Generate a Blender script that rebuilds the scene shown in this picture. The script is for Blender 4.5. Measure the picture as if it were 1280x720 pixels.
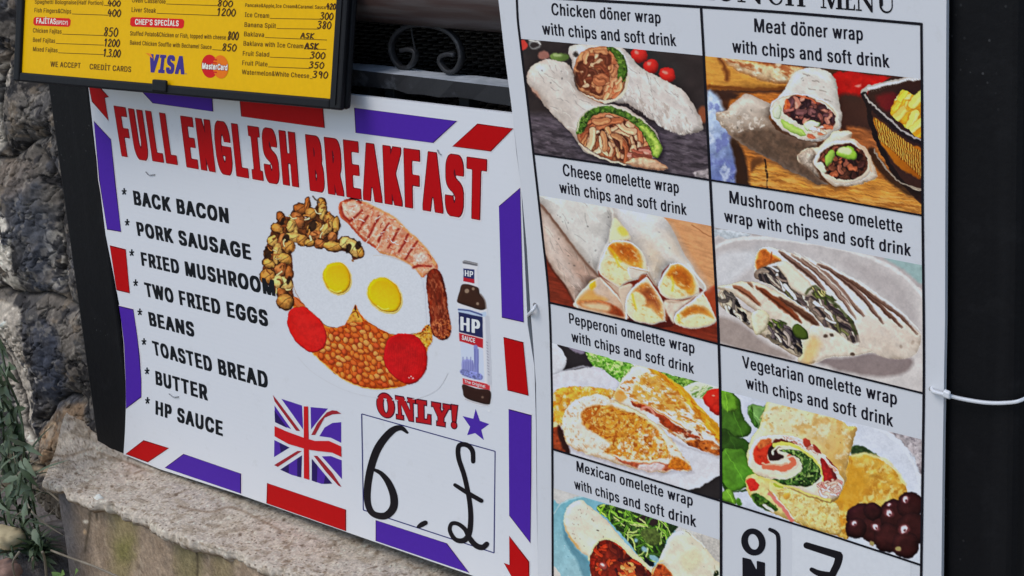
import bpy, math, random, os
import numpy as np

# ------------------------------------------------------------------ clear
for o in list(bpy.data.objects):
    bpy.data.objects.remove(o)
S = bpy.context.scene
COL = S.collection

# ------------------------------------------------------------------ camera
F = 2340.0                                     # focal length in photo pixels (1280 wide)
def unit(v):
    v = np.asarray(v, float)
    return v / np.linalg.norm(v)
AX = unit([2410, 530, -F])                     # along the boards, in camera axes (x right, y down, z forward)
dn = np.array([524, 7940, F], float)
AZ = -unit(dn - AX * (dn @ AX))                # up
AY = np.cross(AZ, AX)                          # into the boards
CAM = np.array([1.0, -1.0, 1.25])
R3 = np.array([AX, AY, AZ])                    # camera axes -> world

cam = bpy.data.cameras.new('camera')
cam.sensor_width = 36.0
cam.lens = 36.0 * F / 1280.0
cam.clip_start = 0.02
cam.clip_end = 500.0
camo = bpy.data.objects.new('camera', cam)
COL.objects.link(camo)
from mathutils import Matrix, Vector
right, up, back = R3[:, 0], -R3[:, 1], -R3[:, 2]
camo.matrix_world = Matrix([[right[i], up[i], back[i], CAM[i]] for i in range(3)] + [[0, 0, 0, 1]])
S.camera = camo

# ------------------------------------------------------------------ light: dull, even daylight
w = bpy.data.worlds.new('World')
S.world = w
w.use_nodes = True
nt = w.node_tree
bg = nt.nodes['Background']
sky = nt.nodes.new('ShaderNodeTexSky')
sky.sky_type = 'NISHITA'
sky.sun_disc = False
SUN_EL, SUN_AZ = math.radians(52), math.radians(200)    # azimuth of the sun, clockwise from +Y
sky.sun_elevation = SUN_EL
sky.sun_rotation = SUN_AZ
sky.air_density = 1.0
sky.dust_density = 1.0
nt.links.new(sky.outputs[0], bg.inputs[0])
bg.inputs[1].default_value = 0.11
sun = bpy.data.lights.new('sun', 'SUN')
sun.energy = 0.75
sun.angle = math.radians(30)
sun.color = (1.0, 0.965, 0.92)
suno = bpy.data.objects.new('sun', sun)
sd = Vector((math.sin(SUN_AZ) * math.cos(SUN_EL), math.cos(SUN_AZ) * math.cos(SUN_EL), math.sin(SUN_EL)))
suno.rotation_euler = (-sd).to_track_quat('-Z', 'Y').to_euler()
suno.location = (0, -3, 5)
COL.objects.link(suno)
vs = S.view_settings
vs.view_transform = 'Standard'
vs.look = 'None'
vs.gamma = 1.0
vs.use_curve_mapping = False
vs.exposure = 0.66
S.render.engine = 'CYCLES'

# ------------------------------------------------------------------ small maths
rng = np.random.RandomState(7)
def ray(px):
    px = np.asarray(px, float).reshape(-1, 2)
    d = np.stack([(px[:, 0] - 640) / F, (px[:, 1] - 360) / F, np.ones(len(px))], 1)
    return d @ R3.T
def project(P):
    q = (np.asarray(P, float).reshape(-1, 3) - CAM) @ R3
    return np.stack([q[:, 0] / q[:, 2] * F + 640, q[:, 1] / q[:, 2] * F + 360], 1)
class Plane:
    """a real flat surface in the place; .at() finds the point of it seen along a photo direction"""
    def __init__(s, n, d):
        s.n = unit(n); s.d = d                 # n points away from the camera, n.P = d (world)
    def at(s, px, lift=0.0):
        r = ray(px)
        t = (s.d - s.n @ CAM) / (r @ s.n)
        P = CAM + r * t[:, None]
        if np.ndim(lift): return P - s.n * np.asarray(lift)[:, None]
        return P - s.n * lift
def lin(c):
    c = np.asarray(c, float) / 255.0
    return np.where(c <= 0.04045, c / 12.92, ((c + 0.055) / 1.055) ** 2.4)
PAPER = np.array([0.78, 0.78, 0.78])
WHITE = lin([207, 215, 228])                   # how the white boards look in this daylight
def ink(c):
    """photo colour of a print -> reflectance of the ink"""
    return np.clip(lin(c) / WHITE * PAPER, 0.0, 0.86)

def hash2(i, j, seed):
    i = i.astype(np.int64); j = j.astype(np.int64)
    h = (i * 374761393 + j * 668265263 + seed * 1442695041) & 0xffffffff
    h = ((h ^ (h >> 13)) * 1274126177) & 0xffffffff
    return ((h ^ (h >> 16)) & 0xffff) / 65535.0
def vnoise(x, y, seed=0):
    xi = np.floor(x); yi = np.floor(y)
    fx = x - xi; fy = y - yi
    fx = fx * fx * (3 - 2 * fx); fy = fy * fy * (3 - 2 * fy)
    a = hash2(xi, yi, seed); b = hash2(xi + 1, yi, seed)
    c = hash2(xi, yi + 1, seed); d = hash2(xi + 1, yi + 1, seed)
    return a + (b - a) * fx + (c - a) * fy + (a - b - c + d) * fx * fy
def fbm(x, y, seed=0, oc=4):
    v = 0; a = 0.5; t = 0
    for k in range(oc):
        v = v + a * vnoise(x * 2 ** k + 17.3 * k, y * 2 ** k - 9.1 * k, seed + k); t += a; a *= 0.5
    return v / t                                # 0..1, mean .5
def voronoi(x, y, seed=0):
    """distance to nearest and second nearest jittered point, and a random id per cell"""
    xi = np.floor(x); yi = np.floor(y)
    d1 = np.full(x.shape, 9.0); d2 = np.full(x.shape, 9.0); cid = np.zeros(x.shape)
    for dx in (-1, 0, 1):
        for dy in (-1, 0, 1):
            cx = xi + dx; cy = yi + dy
            px = cx + 0.15 + 0.7 * hash2(cx, cy, seed); py = cy + 0.15 + 0.7 * hash2(cx, cy, seed + 5)
            d = np.hypot(px - x, py - y)
            near = d < d1
            d2 = np.where(near, d1, np.minimum(d2, d)); cid = np.where(near, hash2(cx, cy, seed + 9), cid)
            d1 = np.where(near, d, d1)
    return d1, d2, cid
def spline(pts, closed=True, n=6):
    p = np.asarray(pts, float)
    N = len(p); out = []
    for i in range(N if closed else N - 1):
        g = (lambda k: p[k % N]) if closed else (lambda k: p[min(max(k, 0), N - 1)])
        p0, p1, p2, p3 = g(i - 1), g(i), g(i + 1), g(i + 2)
        for t in np.linspace(0, 1, n, endpoint=False):
            out.append(0.5 * (2 * p1 + (p2 - p0) * t + (2 * p0 - 5 * p1 + 4 * p2 - p3) * t * t + (3 * p1 - p0 - 3 * p2 + p3) * t ** 3))
    if not closed: out.append(p[-1])
    return np.array(out)

# ------------------------------------------------------------------ object helpers
def link(name, me, mat=None, parent=None):
    o = bpy.data.objects.new(name, me)
    COL.objects.link(o)
    if mat is not None:
        for m in (mat if isinstance(mat, (list, tuple)) else [mat]):
            me.materials.append(m)
    if parent is not None:
        o.parent = parent
        o.matrix_parent_inverse = parent.matrix_basis.inverted()
    return o
def mesh(name, V, Fc, mat=None, parent=None, smooth=False, cols=None, mi=None):
    me = bpy.data.meshes.new(name)
    V = np.asarray(V, float)
    if isinstance(Fc, np.ndarray) and Fc.ndim == 2:
        k = Fc.shape[1]
        me.vertices.add(len(V)); me.vertices.foreach_set('co', V.ravel())
        me.loops.add(Fc.size); me.loops.foreach_set('vertex_index', Fc.ravel().astype(np.int32))
        me.polygons.add(len(Fc)); me.polygons.foreach_set('loop_start', np.arange(0, Fc.size, k, dtype=np.int32))
        me.update(calc_edges=True); me.validate()
    else:
        me.from_pydata([tuple(v) for v in V], [], [tuple(int(i) for i in f) for f in Fc])
    if cols is not None:
        at = me.color_attributes.new('print', 'FLOAT_COLOR', 'POINT')
        at.data.foreach_set('color', np.concatenate([cols, np.ones((len(cols), 1))], 1).astype(np.float32).ravel())
    if smooth:
        me.polygons.foreach_set('use_smooth', np.ones(len(me.polygons), bool))
    if mi is not None:
        me.polygons.foreach_set('material_index', np.asarray(mi, np.int32))
    me.update()
    return link(name, me, mat, parent)
def thing(name, label, cat, loc, group=None):
    o = bpy.data.objects.new(name, None)
    o.empty_display_size = 0.05
    COL.objects.link(o)
    o.location = loc
    return tag(o, label, cat, group)
def tag(o, label, cat, group=None, kind=None):
    if label: o['label'] = label
    if cat: o['category'] = cat
    if group: o['group'] = group
    if kind: o['kind'] = kind
    return o
class MB:
    """mesh builder"""
    def __init__(s): s.V = []; s.F = []; s.M = []
    def add(s, V, Fc, m=0):
        b = len(s.V); s.V += [tuple(v) for v in V]; s.F += [tuple(b + int(i) for i in f) for f in Fc]; s.M += [m] * len(Fc)
    def box(s, lo, hi, m=0, bev=0.0):
        (x0, y0, z0), (x1, y1, z1) = lo, hi
        s.hexa([(x0, y0, z0), (x1, y0, z0), (x1, y0, z1), (x0, y0, z1)], [(x0, y1, z0), (x1, y1, z0), (x1, y1, z1), (x0, y1, z1)], m)
    def hexa(s, A, B, m=0):
        s.add(list(A) + list(B), [(0, 1, 2, 3), (7, 6, 5, 4), (0, 4, 5, 1), (1, 5, 6, 2), (2, 6, 7, 3), (3, 7, 4, 0)], m)
    def tube(s, pts, r, k=10, m=0, flat=None):
        """sweep along pts; r number or list; flat=(half width a, half depth b, axis) for a flat bar"""
        P = np.asarray(pts, float); n = len(P); rr = np.broadcast_to(np.asarray(r, float), (n,))
        V = []
        prev = None
        for i in range(n):
            t = unit(P[min(i + 1, n - 1)] - P[max(i - 1, 0)])
            if flat: u = unit(np.asarray(flat[2], float)); v = unit(np.cross(t, u))
            else:
                u = prev if prev is not None else (np.array([0, 0, 1.]) if abs(t[2]) < .9 else np.array([1., 0, 0]))
                u = unit(u - t * (u @ t)); v = np.cross(t, u); prev = u
            for j in range(k):
                a = 2 * math.pi * j / k
                if flat:
                    ca, sa = math.cos(a), math.sin(a)
                    q = lambda c: math.copysign(abs(c) ** 0.35, c)
                    V.append(P[i] + u * q(ca) * flat[1] + v * q(sa) * flat[0])
                else: V.append(P[i] + (u * math.cos(a) + v * math.sin(a)) * rr[i])
        Fc = [(i * k + j, i * k + (j + 1) % k, (i + 1) * k + (j + 1) % k, (i + 1) * k + j) for i in range(n - 1) for j in range(k)]
        Fc += [tuple(range(k))[::-1], tuple((n - 1) * k + j for j in range(k))]
        s.add(V, Fc, m)
    def build(s, name, mat, parent=None, smooth=False):
        o = mesh(name, s.V, s.F, mat, parent, smooth, mi=s.M if isinstance(mat, (list, tuple)) else None)
        return o
def bevel(o, w, seg=2):
    m = o.modifiers.new('bevel', 'BEVEL'); m.width = w; m.segments = seg; m.limit_method = 'ANGLE'; m.angle_limit = 0.6
    return o

# ------------------------------------------------------------------ materials
def newmat(name, base=(.5, .5, .5), rough=.6, spec=.3, metal=0.0):
    m = bpy.data.materials.new(name); m.use_nodes = True
    b = m.node_tree.nodes['Principled BSDF']
    b.inputs['Base Color'].default_value = (*base, 1)
    b.inputs['Roughness'].default_value = rough
    b.inputs['Specular IOR Level'].default_value = spec
    b.inputs['Metallic'].default_value = metal
    return m
def N(m, t, **kw):
    n = m.node_tree.nodes.new(t)
    for k, v in kw.items():
        if k in n.inputs: n.inputs[k].default_value = v
        else: setattr(n, k, v)
    return n
def LK(m, a, b): m.node_tree.links.new(a, b)
def BS(m): return m.node_tree.nodes['Principled BSDF']
def ramp(m, src, stops):
    r = N(m, 'ShaderNodeValToRGB')
    e = r.color_ramp.elements
    while len(e) < len(stops): e.new(0.5)
    for k, (p, c) in enumerate(stops): e[k].position = p; e[k].color = (*c, 1)
    LK(m, src, r.inputs[0])
    return r.outputs[0]
def coords(m): return N(m, 'ShaderNodeNewGeometry').outputs['Position']
def noise(m, scale, detail=4, rough=.55, vec=None, dist=0.0):
    n = N(m, 'ShaderNodeTexNoise', Scale=scale, Detail=detail, Roughness=rough, Distortion=dist)
    LK(m, vec if vec is not None else coords(m), n.inputs['Vector'])
    return n.outputs['Fac']
def bump(m, src, strength=.3, dist=.002):
    b = N(m, 'ShaderNodeBump', Strength=strength, Distance=dist)
    LK(m, src, b.inputs['Height']); LK(m, b.outputs[0], BS(m).inputs['Normal'])
def mixc(m, fac, a, b):
    n = N(m, 'ShaderNodeMix', data_type='RGBA')
    if hasattr(fac, 'node'): LK(m, fac, n.inputs[0])
    else: n.inputs[0].default_value = fac
    for k, c in ((6, a), (7, b)):
        if hasattr(c, 'node'): LK(m, c, n.inputs[k])
        else: n.inputs[k].default_value = (*c, 1)
    return n.outputs[2]
INKS = {}
def inkmat(c, rough=.42):
    k = (tuple(c), rough)
    if k not in INKS:
        m = newmat('ink', ink(c), rough, .10)
        f = noise(m, 240, 2, .5)
        a = ink(c)
        LK(m, mixc(m, f, tuple(a * .93), tuple(np.minimum(a * 1.06, .9))), BS(m).inputs['Base Color'])
        INKS[k] = m
    return INKS[k]
def printmat(rough=.42):
    m = newmat('print', (.5, .5, .5), rough, .10)
    a = N(m, 'ShaderNodeVertexColor', layer_name='print')
    LK(m, a.outputs[0], BS(m).inputs['Base Color'])
    return m
PRINT = printmat()
def boardmat(name, flute, PAPER=PAPER):
    m = newmat(name, tuple(PAPER), .38, .25)
    p = coords(m)
    sp = N(m, 'ShaderNodeSeparateXYZ'); LK(m, p, sp.inputs[0])
    big = noise(m, 5.5, 3, .5); dirt = noise(m, 60, 5, .7)
    c = mixc(m, ramp(m, dirt, [(.60, (0, 0, 0)), (.86, (1, 1, 1))]), tuple(PAPER), tuple(PAPER * np.array([.86, .85, .82])))
    c = mixc(m, ramp(m, big, [(.35, (0, 0, 0)), (.75, (.5, .5, .5))]), c, tuple(PAPER * np.array([.955, .965, .975])))
    LK(m, c, BS(m).inputs['Base Color'])
    wv = N(m, 'ShaderNodeTexWave', Scale=flute, Distortion=.15, Detail=1.0); wv.bands_direction = 'Z'
    LK(m, p, wv.inputs['Vector'])
    bump(m, wv.outputs['Fac'], .05, .0004)
    return m
BOARD = boardmat('corrugated white board', 62.0)
SHEET = boardmat('white foam sheet', 9.0, PAPER * .915)
def steel(name, base, rough=.45, wear=(.3, .3, .3), amt=(.62, .75), spec=.3, dust=False):
    m = newmat(name, base, rough, spec)
    f = noise(m, 38, 6, .68); g = noise(m, 160, 3, .6)
    c = mixc(m, ramp(m, f, [(amt[0], (0, 0, 0)), (amt[1], (1, 1, 1))]), base, wear)
    if dust:
        v = N(m, 'ShaderNodeTexVoronoi', Scale=150.0); LK(m, coords(m), v.inputs['Vector'])
        k = N(m, 'ShaderNodeMath', operation='LESS_THAN'); k.inputs[1].default_value = .13; LK(m, v.outputs['Distance'], k.inputs[0])
        h = noise(m, 14, 3, .6); t = N(m, 'ShaderNodeMath', operation='MULTIPLY'); LK(m, k.outputs[0], t.inputs[0]); LK(m, ramp(m, h, [(.56, (0, 0, 0)), (.66, (1, 1, 1))]), t.inputs[1])
        c = mixc(m, t.outputs[0], c, (.05, .05, .05))
        st = N(m, 'ShaderNodeMapping'); st.inputs['Scale'].default_value = (30, 30, 2.2); LK(m, coords(m), st.inputs[0])
        c = mixc(m, ramp(m, noise(m, 1.0, 4, .6, st.outputs[0]), [(.5, (0, 0, 0)), (.8, (.6, .6, .6))]), c, (.014, .014, .015))
    LK(m, c, BS(m).inputs['Base Color'])
    bump(m, g, .35, .0008)
    return m
BLACK = steel('black painted steel', (.0040, .0040, .0048), .55, (.010, .010, .011), (.55, .8), .16, True)
BLACKW = steel('worn black iron', (.022, .022, .024), .5, (.085, .09, .10), (.56, .68))
GREYTOP = steel('grey rail top', (.36, .39, .42), .5, (.55, .58, .62), (.42, .6))  # top face of the lower rail, much lighter grey than its other faces
# ------------------------------------------------------------------ drawing on flat boards
from mathutils.geometry import tessellate_polygon
FONT = None
try:
    FONT = bpy.data.fonts.load(os.path.join(bpy.utils.resource_path('LOCAL'), 'datafiles', 'fonts', 'Inter.woff2'))
except Exception:
    FONT = None
_tc = {}
def glyphs(s, off=0.0, spacing=1.0):
    k = (s, off, spacing)
    if k in _tc: return _tc[k]
    cu = bpy.data.curves.new('t', 'FONT'); cu.body = s; cu.size = 1.0; cu.offset = off; cu.resolution_u = 4
    cu.space_character = spacing
    if FONT: cu.font = FONT
    o = bpy.data.objects.new('t', cu); COL.objects.link(o)
    dg = bpy.context.evaluated_depsgraph_get(); dg.update()
    me = bpy.data.meshes.new_from_object(o.evaluated_get(dg))
    V = np.array([v.co[:2] for v in me.vertices]).reshape(-1, 2); me.calc_loop_triangles(); Fc = [tuple(t.vertices) for t in me.loop_triangles]
    bpy.data.objects.remove(o); bpy.data.curves.remove(cu); bpy.data.meshes.remove(me)
    _tc[k] = (V, Fc)
    return V, Fc
CAP = None
def cap_h():
    global CAP
    if CAP is None: CAP = glyphs('H')[0][:, 1].max()
    return CAP
def homog(src, dst):
    A = []; b = []
    for (x, y), (u, v) in zip(src, dst):
        A.append([x, y, 1, 0, 0, 0, -u * x, -u * y]); b.append(u)
        A.append([0, 0, 0, x, y, 1, -v * x, -v * y]); b.append(v)
    h = np.append(np.linalg.solve(np.array(A, float), np.array(b, float)), 1).reshape(3, 3)
    def f(p):
        p = np.asarray(p, float)
        q = np.concatenate([p, np.ones((len(p), 1))], 1) @ h.T
        return q[:, :2] / q[:, 2:]
    return f
_bold = {}; _adv = {}
SS, DS = 192, 3
def advance(c):
    if c not in _adv:
        wd = lambda t: (lambda V: V[:, 0].max() - V[:, 0].min())(glyphs(t)[0])
        _adv[c] = wd('H' + c + 'H') - wd('HH')
    return _adv[c]
def march(D, x0, y0, st):
    """flat mesh of the region D > .5 of a sampled field, with smooth outline"""
    ny, nx = D.shape
    V, Fc, idx = [], [], {}
    def vert(key, p):
        if key not in idx: idx[key] = len(V); V.append((x0 + p[0] * st, y0 + p[1] * st))
        return idx[key]
    I = D > .5
    full = I[:-1, :-1] & I[:-1, 1:] & I[1:, 1:] & I[1:, :-1]
    some = (I[:-1, :-1] | I[:-1, 1:] | I[1:, 1:] | I[1:, :-1]) & ~full
    for j in range(ny - 1):
        row = full[j]; i = 0
        while i < nx - 1:
            if row[i]:
                k = i
                while k < nx - 1 and row[k]: k += 1
                Fc.append((vert((i, j), (i, j)), vert((k, j), (k, j)), vert((k, j + 1), (k, j + 1)), vert((i, j + 1), (i, j + 1)))); i = k
            else: i += 1
    for j, i in zip(*np.nonzero(some)):
        cs = [(i, j), (i + 1, j), (i + 1, j + 1), (i, j + 1)]
        poly = []
        for a_, b_ in zip(cs, cs[1:] + cs[:1]):
            da, db = D[a_[1], a_[0]] - .5, D[b_[1], b_[0]] - .5
            if da > 0: poly.append(vert(a_, a_))
            if (da > 0) != (db > 0):
                t = da / (da - db)
                poly.append(vert((min(a_, b_), max(a_, b_)), (a_[0] + (b_[0] - a_[0]) * t, a_[1] + (b_[1] - a_[1]) * t)))
        if len(poly) > 2: Fc.append(tuple(poly))
    return np.array(V), Fc
def outline(c):
    cu = bpy.data.curves.new('t', 'FONT'); cu.body = c; cu.size = 1.0; cu.resolution_u = 5; cu.fill_mode = 'NONE'
    if FONT: cu.font = FONT
    o = bpy.data.objects.new('t', cu); COL.objects.link(o)
    dg = bpy.context.evaluated_depsgraph_get(); dg.update()
    me = bpy.data.meshes.new_from_object(o.evaluated_get(dg))
    V = np.array([v.co[:2] for v in me.vertices]).reshape(-1, 2); E = [tuple(e.vertices) for e in me.edges]
    bpy.data.objects.remove(o); bpy.data.curves.remove(cu); bpy.data.meshes.remove(me)
    nxt = {}                                             # walk every loop so that all its edges run the same way
    for p, q in E: nxt.setdefault(p, []).append(q); nxt.setdefault(q, []).append(p)
    seen = set(); loops = []
    for st in range(len(V)):
        if st in seen or st not in nxt: continue
        lp = [st]; seen.add(st)
        cur = st + 1 if (st + 1) in nxt[st] else nxt[st][0]
        while cur not in seen:
            lp.append(cur); seen.add(cur)
            n_ = [k for k in nxt[cur] if k not in seen]
            if not n_: break
            cur = n_[0]
        loops.append(V[lp])
    return loops
def thick(c, X_, Y_):
    """one letter thickened by X_, Y_ em: drawn on a fine raster, widened, traced again"""
    k = (c, X_, Y_)
    if k in _bold: return _bold[k]
    loops = outline(c)
    if not loops: _bold[k] = (np.zeros((0, 2)), []); return _bold[k]
    V = np.concatenate(loops)
    pad = .06
    x0, y0 = V[:, 0].min() - abs(X_) - pad, V[:, 1].min() - abs(Y_) - pad
    nx = int((V[:, 0].max() + abs(X_) + pad - x0) * SS) // DS * DS + DS; ny = int((V[:, 1].max() + abs(Y_) + pad - y0) * SS) // DS * DS + DS
    W_ = np.zeros((ny, nx + 1), int); ys = np.arange(ny) + .5
    for lp in loops:
        Q = (lp - np.array([x0, y0])) * SS
        for p, q in zip(Q, np.roll(Q, -1, 0)):
            if p[1] == q[1]: continue
            lo_, hi_ = min(p[1], q[1]), max(p[1], q[1])
            r_ = np.nonzero((ys >= lo_) & (ys < hi_))[0]
            xc = p[0] + (ys[r_] - p[1]) / (q[1] - p[1]) * (q[0] - p[0])
            np.add.at(W_, (r_, np.clip(np.ceil(xc - .5), 0, nx).astype(int)), 1 if q[1] > p[1] else -1)
    M_ = np.cumsum(W_, 1)[:, :nx] != 0
    rx, ry = int(round(abs(X_) * SS)), int(round(abs(Y_) * SS))
    def spread(A, r, ax):
        out = A.copy()
        for d in range(1, r + 1): out |= np.roll(A, d, ax) | np.roll(A, -d, ax)
        return out
    M_ = spread(spread(M_, rx, 1), ry, 0)
    D = M_.reshape(ny // DS, DS, nx // DS, DS).mean((1, 3))
    D = np.pad(D, 1)
    D = (D + .25 * (np.roll(D, 1, 0) + np.roll(D, -1, 0) + np.roll(D, 1, 1) + np.roll(D, -1, 1))) / 2
    _bold[k] = march(D, x0 - DS / SS * .5, y0 - DS / SS * .5, DS / SS)
    return _bold[k]
def text_into(B, pl, s, quad, lift, xd=0.0, yd=0.0, m=0, grow=(0, 0), track=None):
    """quad: baseline-left, cap-left, cap-right, baseline-right in photo pixels; xd, yd thicken the strokes"""
    tr = xd * 1.9 if track is None else track
    pen = []; x = 0.0
    for c, d in zip(s, s[1:] + ' '): pen.append(x); x += advance(c) + tr + (.07 if (c, d) == ('L', 'I') and xd > .07 else 0)
    first, last = glyphs(s[0])[0], glyphs(s[-1])[0]
    x0 = first[:, 0].min() - xd; x1 = pen[-1] + last[:, 0].max() + xd; cp_ = cap_h()
    H = homog([(x0, -yd), (x0, cp_ + yd), (x1, cp_ + yd), (x1, -yd)], quad)
    for k, (c, p) in enumerate(zip(s, pen)):
        V, Fc = thick(c, round(xd + grow[0], 4), round(yd + grow[1], 4))
        if len(V): B.add(pl.at(H(V + np.array([p, 0])), lift + (k % 2) * 4e-5), Fc, m)
def poly_into(B, pl, pts, lift, m=0, smooth=False, n=6):
    P = spline(pts, True, n) if smooth else np.asarray(pts, float)
    tri = tessellate_polygon([[Vector((p[0], p[1], 0)) for p in P]])
    B.add(pl.at(P, lift), tri, m)
def ribbon_into(B, pl, pts, w, lift, m=0, n=8, smooth=True, cap=True, closed=False):
    p = np.asarray(pts, float)
    if smooth: P = spline(p, closed, n)
    else: P = p
    wv = np.broadcast_to(np.asarray(w, float), (len(p),)) if np.ndim(w) else np.full(len(p), float(w))
    W = np.interp(np.linspace(0, 1, len(P)), np.linspace(0, 1, len(p)), wv) / 2
    T = np.gradient(P, axis=0); T /= np.maximum(np.linalg.norm(T, axis=1, keepdims=True), 1e-9)
    Nn = np.stack([-T[:, 1], T[:, 0]], 1)
    lf = lift + np.linspace(0, 0.00012, len(P))
    a = pl.at(P + Nn * W[:, None], lf); b = pl.at(P - Nn * W[:, None], lf)
    k = len(P)
    B.add(np.concatenate([a, b]), [(i, i + 1, k + i + 1, k + i) for i in range(k - 1)], m)
    if cap:
        for e, s in ((0, -1), (k - 1, 1)):
            ang = np.linspace(-np.pi / 2, np.pi / 2, 7)
            c = P[e] + W[e] * (np.cos(ang)[:, None] * T[e] * s + np.sin(ang)[:, None] * Nn[e])
            B.add(pl.at(c, float(lf[e]) - 0.00001), [tuple(range(7))], m)
def slab(name, pl, outline, thick, mat, parent):
    """a board cut from sheet: front face on the plane, real thickness behind it"""
    P = np.asarray(outline, float)
    tri = tessellate_polygon([[Vector((p[0], p[1], 0)) for p in P]])
    f = pl.at(P); b = f + pl.n * thick; k = len(P)
    Fc = [tuple(t) for t in tri] + [tuple(k + i for i in t[::-1]) for t in tri] + [(i, (i + 1) % k, k + (i + 1) % k, k + i) for i in range(k)]
    return mesh(name, np.concatenate([f, b]), Fc, mat, parent)

RED, PURPLE, NAVY, INKBLACK = (174, 8, 14), (72, 38, 160), (44, 44, 104), (24, 26, 34)
L1, L2, L3, L4 = 0.00014, 0.00026, 0.00038, 0.00050

# ================================================================== full English breakfast board
PB = Plane((0, 1, 0), -0.004)
bo = [(105, 80), (111, 113), (118.4, 180), (125, 236), (132, 293), (141, 338), (149.4, 382), (154, 420), (156.2, 452), (157.2, 480), (157.3, 510), (156.2, 540), (154.4, 568),
      (200, 586.5), (301.7, 619), (433, 665), (589, 719), (673, 748), (671, 640), (670, 533), (668, 458), (659.5, 405), (651.7, 237), (645.5, 190), (640.6, 142), (443.7, 119)]
breakfast = thing('breakfast_sign', 'white corrugated breakfast board with red headline, plate of food and purple and red edge stripes', 'sign',
                  tuple(PB.at([(400, 654)])[0]))
board = slab('board', PB, bo, 0.004, BOARD, breakfast)
def stripe(pts, col):
    B = MB()
    P = np.asarray(pts, float); c = P.mean(0)
    d = (P - c); dl = np.linalg.norm(d, axis=1, keepdims=True)
    poly_into(B, PB, P + d / dl * 1.1, L1, 2)            # pale halo
    poly_into(B, PB, P, L2, 1)
    poly_into(B, PB, P - d / dl * 1.2, L3, 0)
    dark = tuple(int(v * .55) for v in col)
    o = B.build('border_stripe', [inkmat(col), inkmat(dark), inkmat((222, 214, 226))], breakfast)
    return o
for pts, col in [
    ([(106, 83), (119, 85), (127.5, 111), (136.5, 121.3), (131.5, 122.5), (136, 151), (115, 127)], RED),
    ([(163, 95), (178, 115), (191, 129), (267, 139.5), (265, 110)], PURPLE),
    ([(298.5, 112), (301.5, 145.5), (406.5, 160), (403.5, 126)], RED),
    ([(442.9, 134.6), (571.7, 151.2), (542, 178.7), (444.6, 166)], PURPLE),
    ([(597, 154.3), (642, 160.5), (614, 189.4), (565.5, 183)], RED),
    ([(650.4, 234.6), (655, 403), (627.5, 397), (623.8, 257.5)], PURPLE),
    ([(629.5, 421), (654.5, 427.5), (661, 494.7), (634.5, 488)], RED),
    ([(636, 511), (664.7, 518.7), (664.5, 600), (663.3, 679), (636.7, 644.5)], PURPLE),
    ([(636.7, 669.5), (662, 702), (662, 742), (646, 732), (630, 703.5), (637, 706)], RED),
    ([(117.5, 151), (124, 225), (134, 287), (151.7, 290), (145, 230), (139, 174)], PURPLE),
    ([(137.3, 306.4), (157.5, 311.5), (162.6, 366.7), (145.9, 362.8)], RED),
    ([(148.8, 382), (167, 386.5), (172, 420), (175, 445), (177, 475), (177, 496.5), (157.8, 511), (157.3, 475), (155.3, 430), (152, 402)], PURPLE),
    ([(157, 567.5), (179.7, 550), (211.6, 560), (185, 578)], RED),
    ([(206, 584.6), (229.5, 567.2), (301.7, 592), (301.7, 617)], PURPLE),
    ([(333.9, 603.6), (433, 637), (433, 664), (333.2, 629)], RED),
    ([(469.7, 650), (559, 679), (587, 716), (469.7, 676)], PURPLE)]:
    stripe(pts, col)
# headline
B = MB()
for s, q in [('FULL', [(152.5, 195), (142.5, 132.5), (214, 143.3), (222.5, 206)]),
             ('ENGLISH', [(233.7, 208.7), (225.7, 145), (368.7, 166), (373.9, 234)]),
             ('BREAKFAST', [(388, 238), (381.9, 168.3), (609, 199.8), (607, 276)])]:
    text_into(B, PB, s, q, L1, .086, .022, 2, (.045, .020), .180)
    text_into(B, PB, s, q, L2, .086, .022, 1, (.012, .006), .180)
    text_into(B, PB, s, q, L3, .086, .022, 0, (-.010, -.003), .180)
B.build('headline', [inkmat((174, 10, 18)), inkmat((92, 20, 34)), inkmat((232, 214, 222))], breakfast)
# list of what is on the plate
for s, q, st in [
    ('BACK BACON', [(168, 256), (166, 237.8), (285, 260), (286.4, 279.5)], (155.4, 239.4)),
    ('PORK SAUSAGE', [(172.5, 294.7), (170, 276.8), (312.5, 305.3), (314.3, 325.3)], (159.2, 278)),
    ('FRIED MUSHROOM', [(177.5, 332), (175.6, 314.6), (342.5, 350), (344.5, 370.5)], (164.9, 315.9)),
    ('TWO FRIED EGGS', [(182.5, 370.5), (179.8, 352.5), (334, 388), (335.5, 408.5)], (169.7, 353.5)),
    ('BEANS', [(187.5, 407), (185, 389.3), (242, 403), (243.3, 421.5)], (175, 390)),
    ('TOASTED BREAD', [(192.5, 443.5), (189.7, 425.5), (334, 465), (335.4, 486)], (180.2, 427)),
    ('BUTTER', [(195, 480.7), (194, 463.2), (258.7, 481.5), (260, 501)], (184, 463.7)),
    ('HP SAUCE', [(194.5, 518), (194.5, 500.3), (278.3, 526.5), (278.6, 545.5)], (184.6, 500.6))]:
    B = MB()
    text_into(B, PB, s, q, L1, .050, .022, 0)
    ax = np.array(st); k = 1.0
    for a in range(5):                                   # the asterisk
        an = math.radians(-90 + 72 * a)
        ribbon_into(B, PB, [ax, ax + np.array([math.cos(an) * 3.0, math.sin(an) * 4.4])], 1.7, L1 + a * 3e-5, smooth=False, cap=False)
    B.build('menu_line', inkmat((22, 26, 32)), breakfast)
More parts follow.
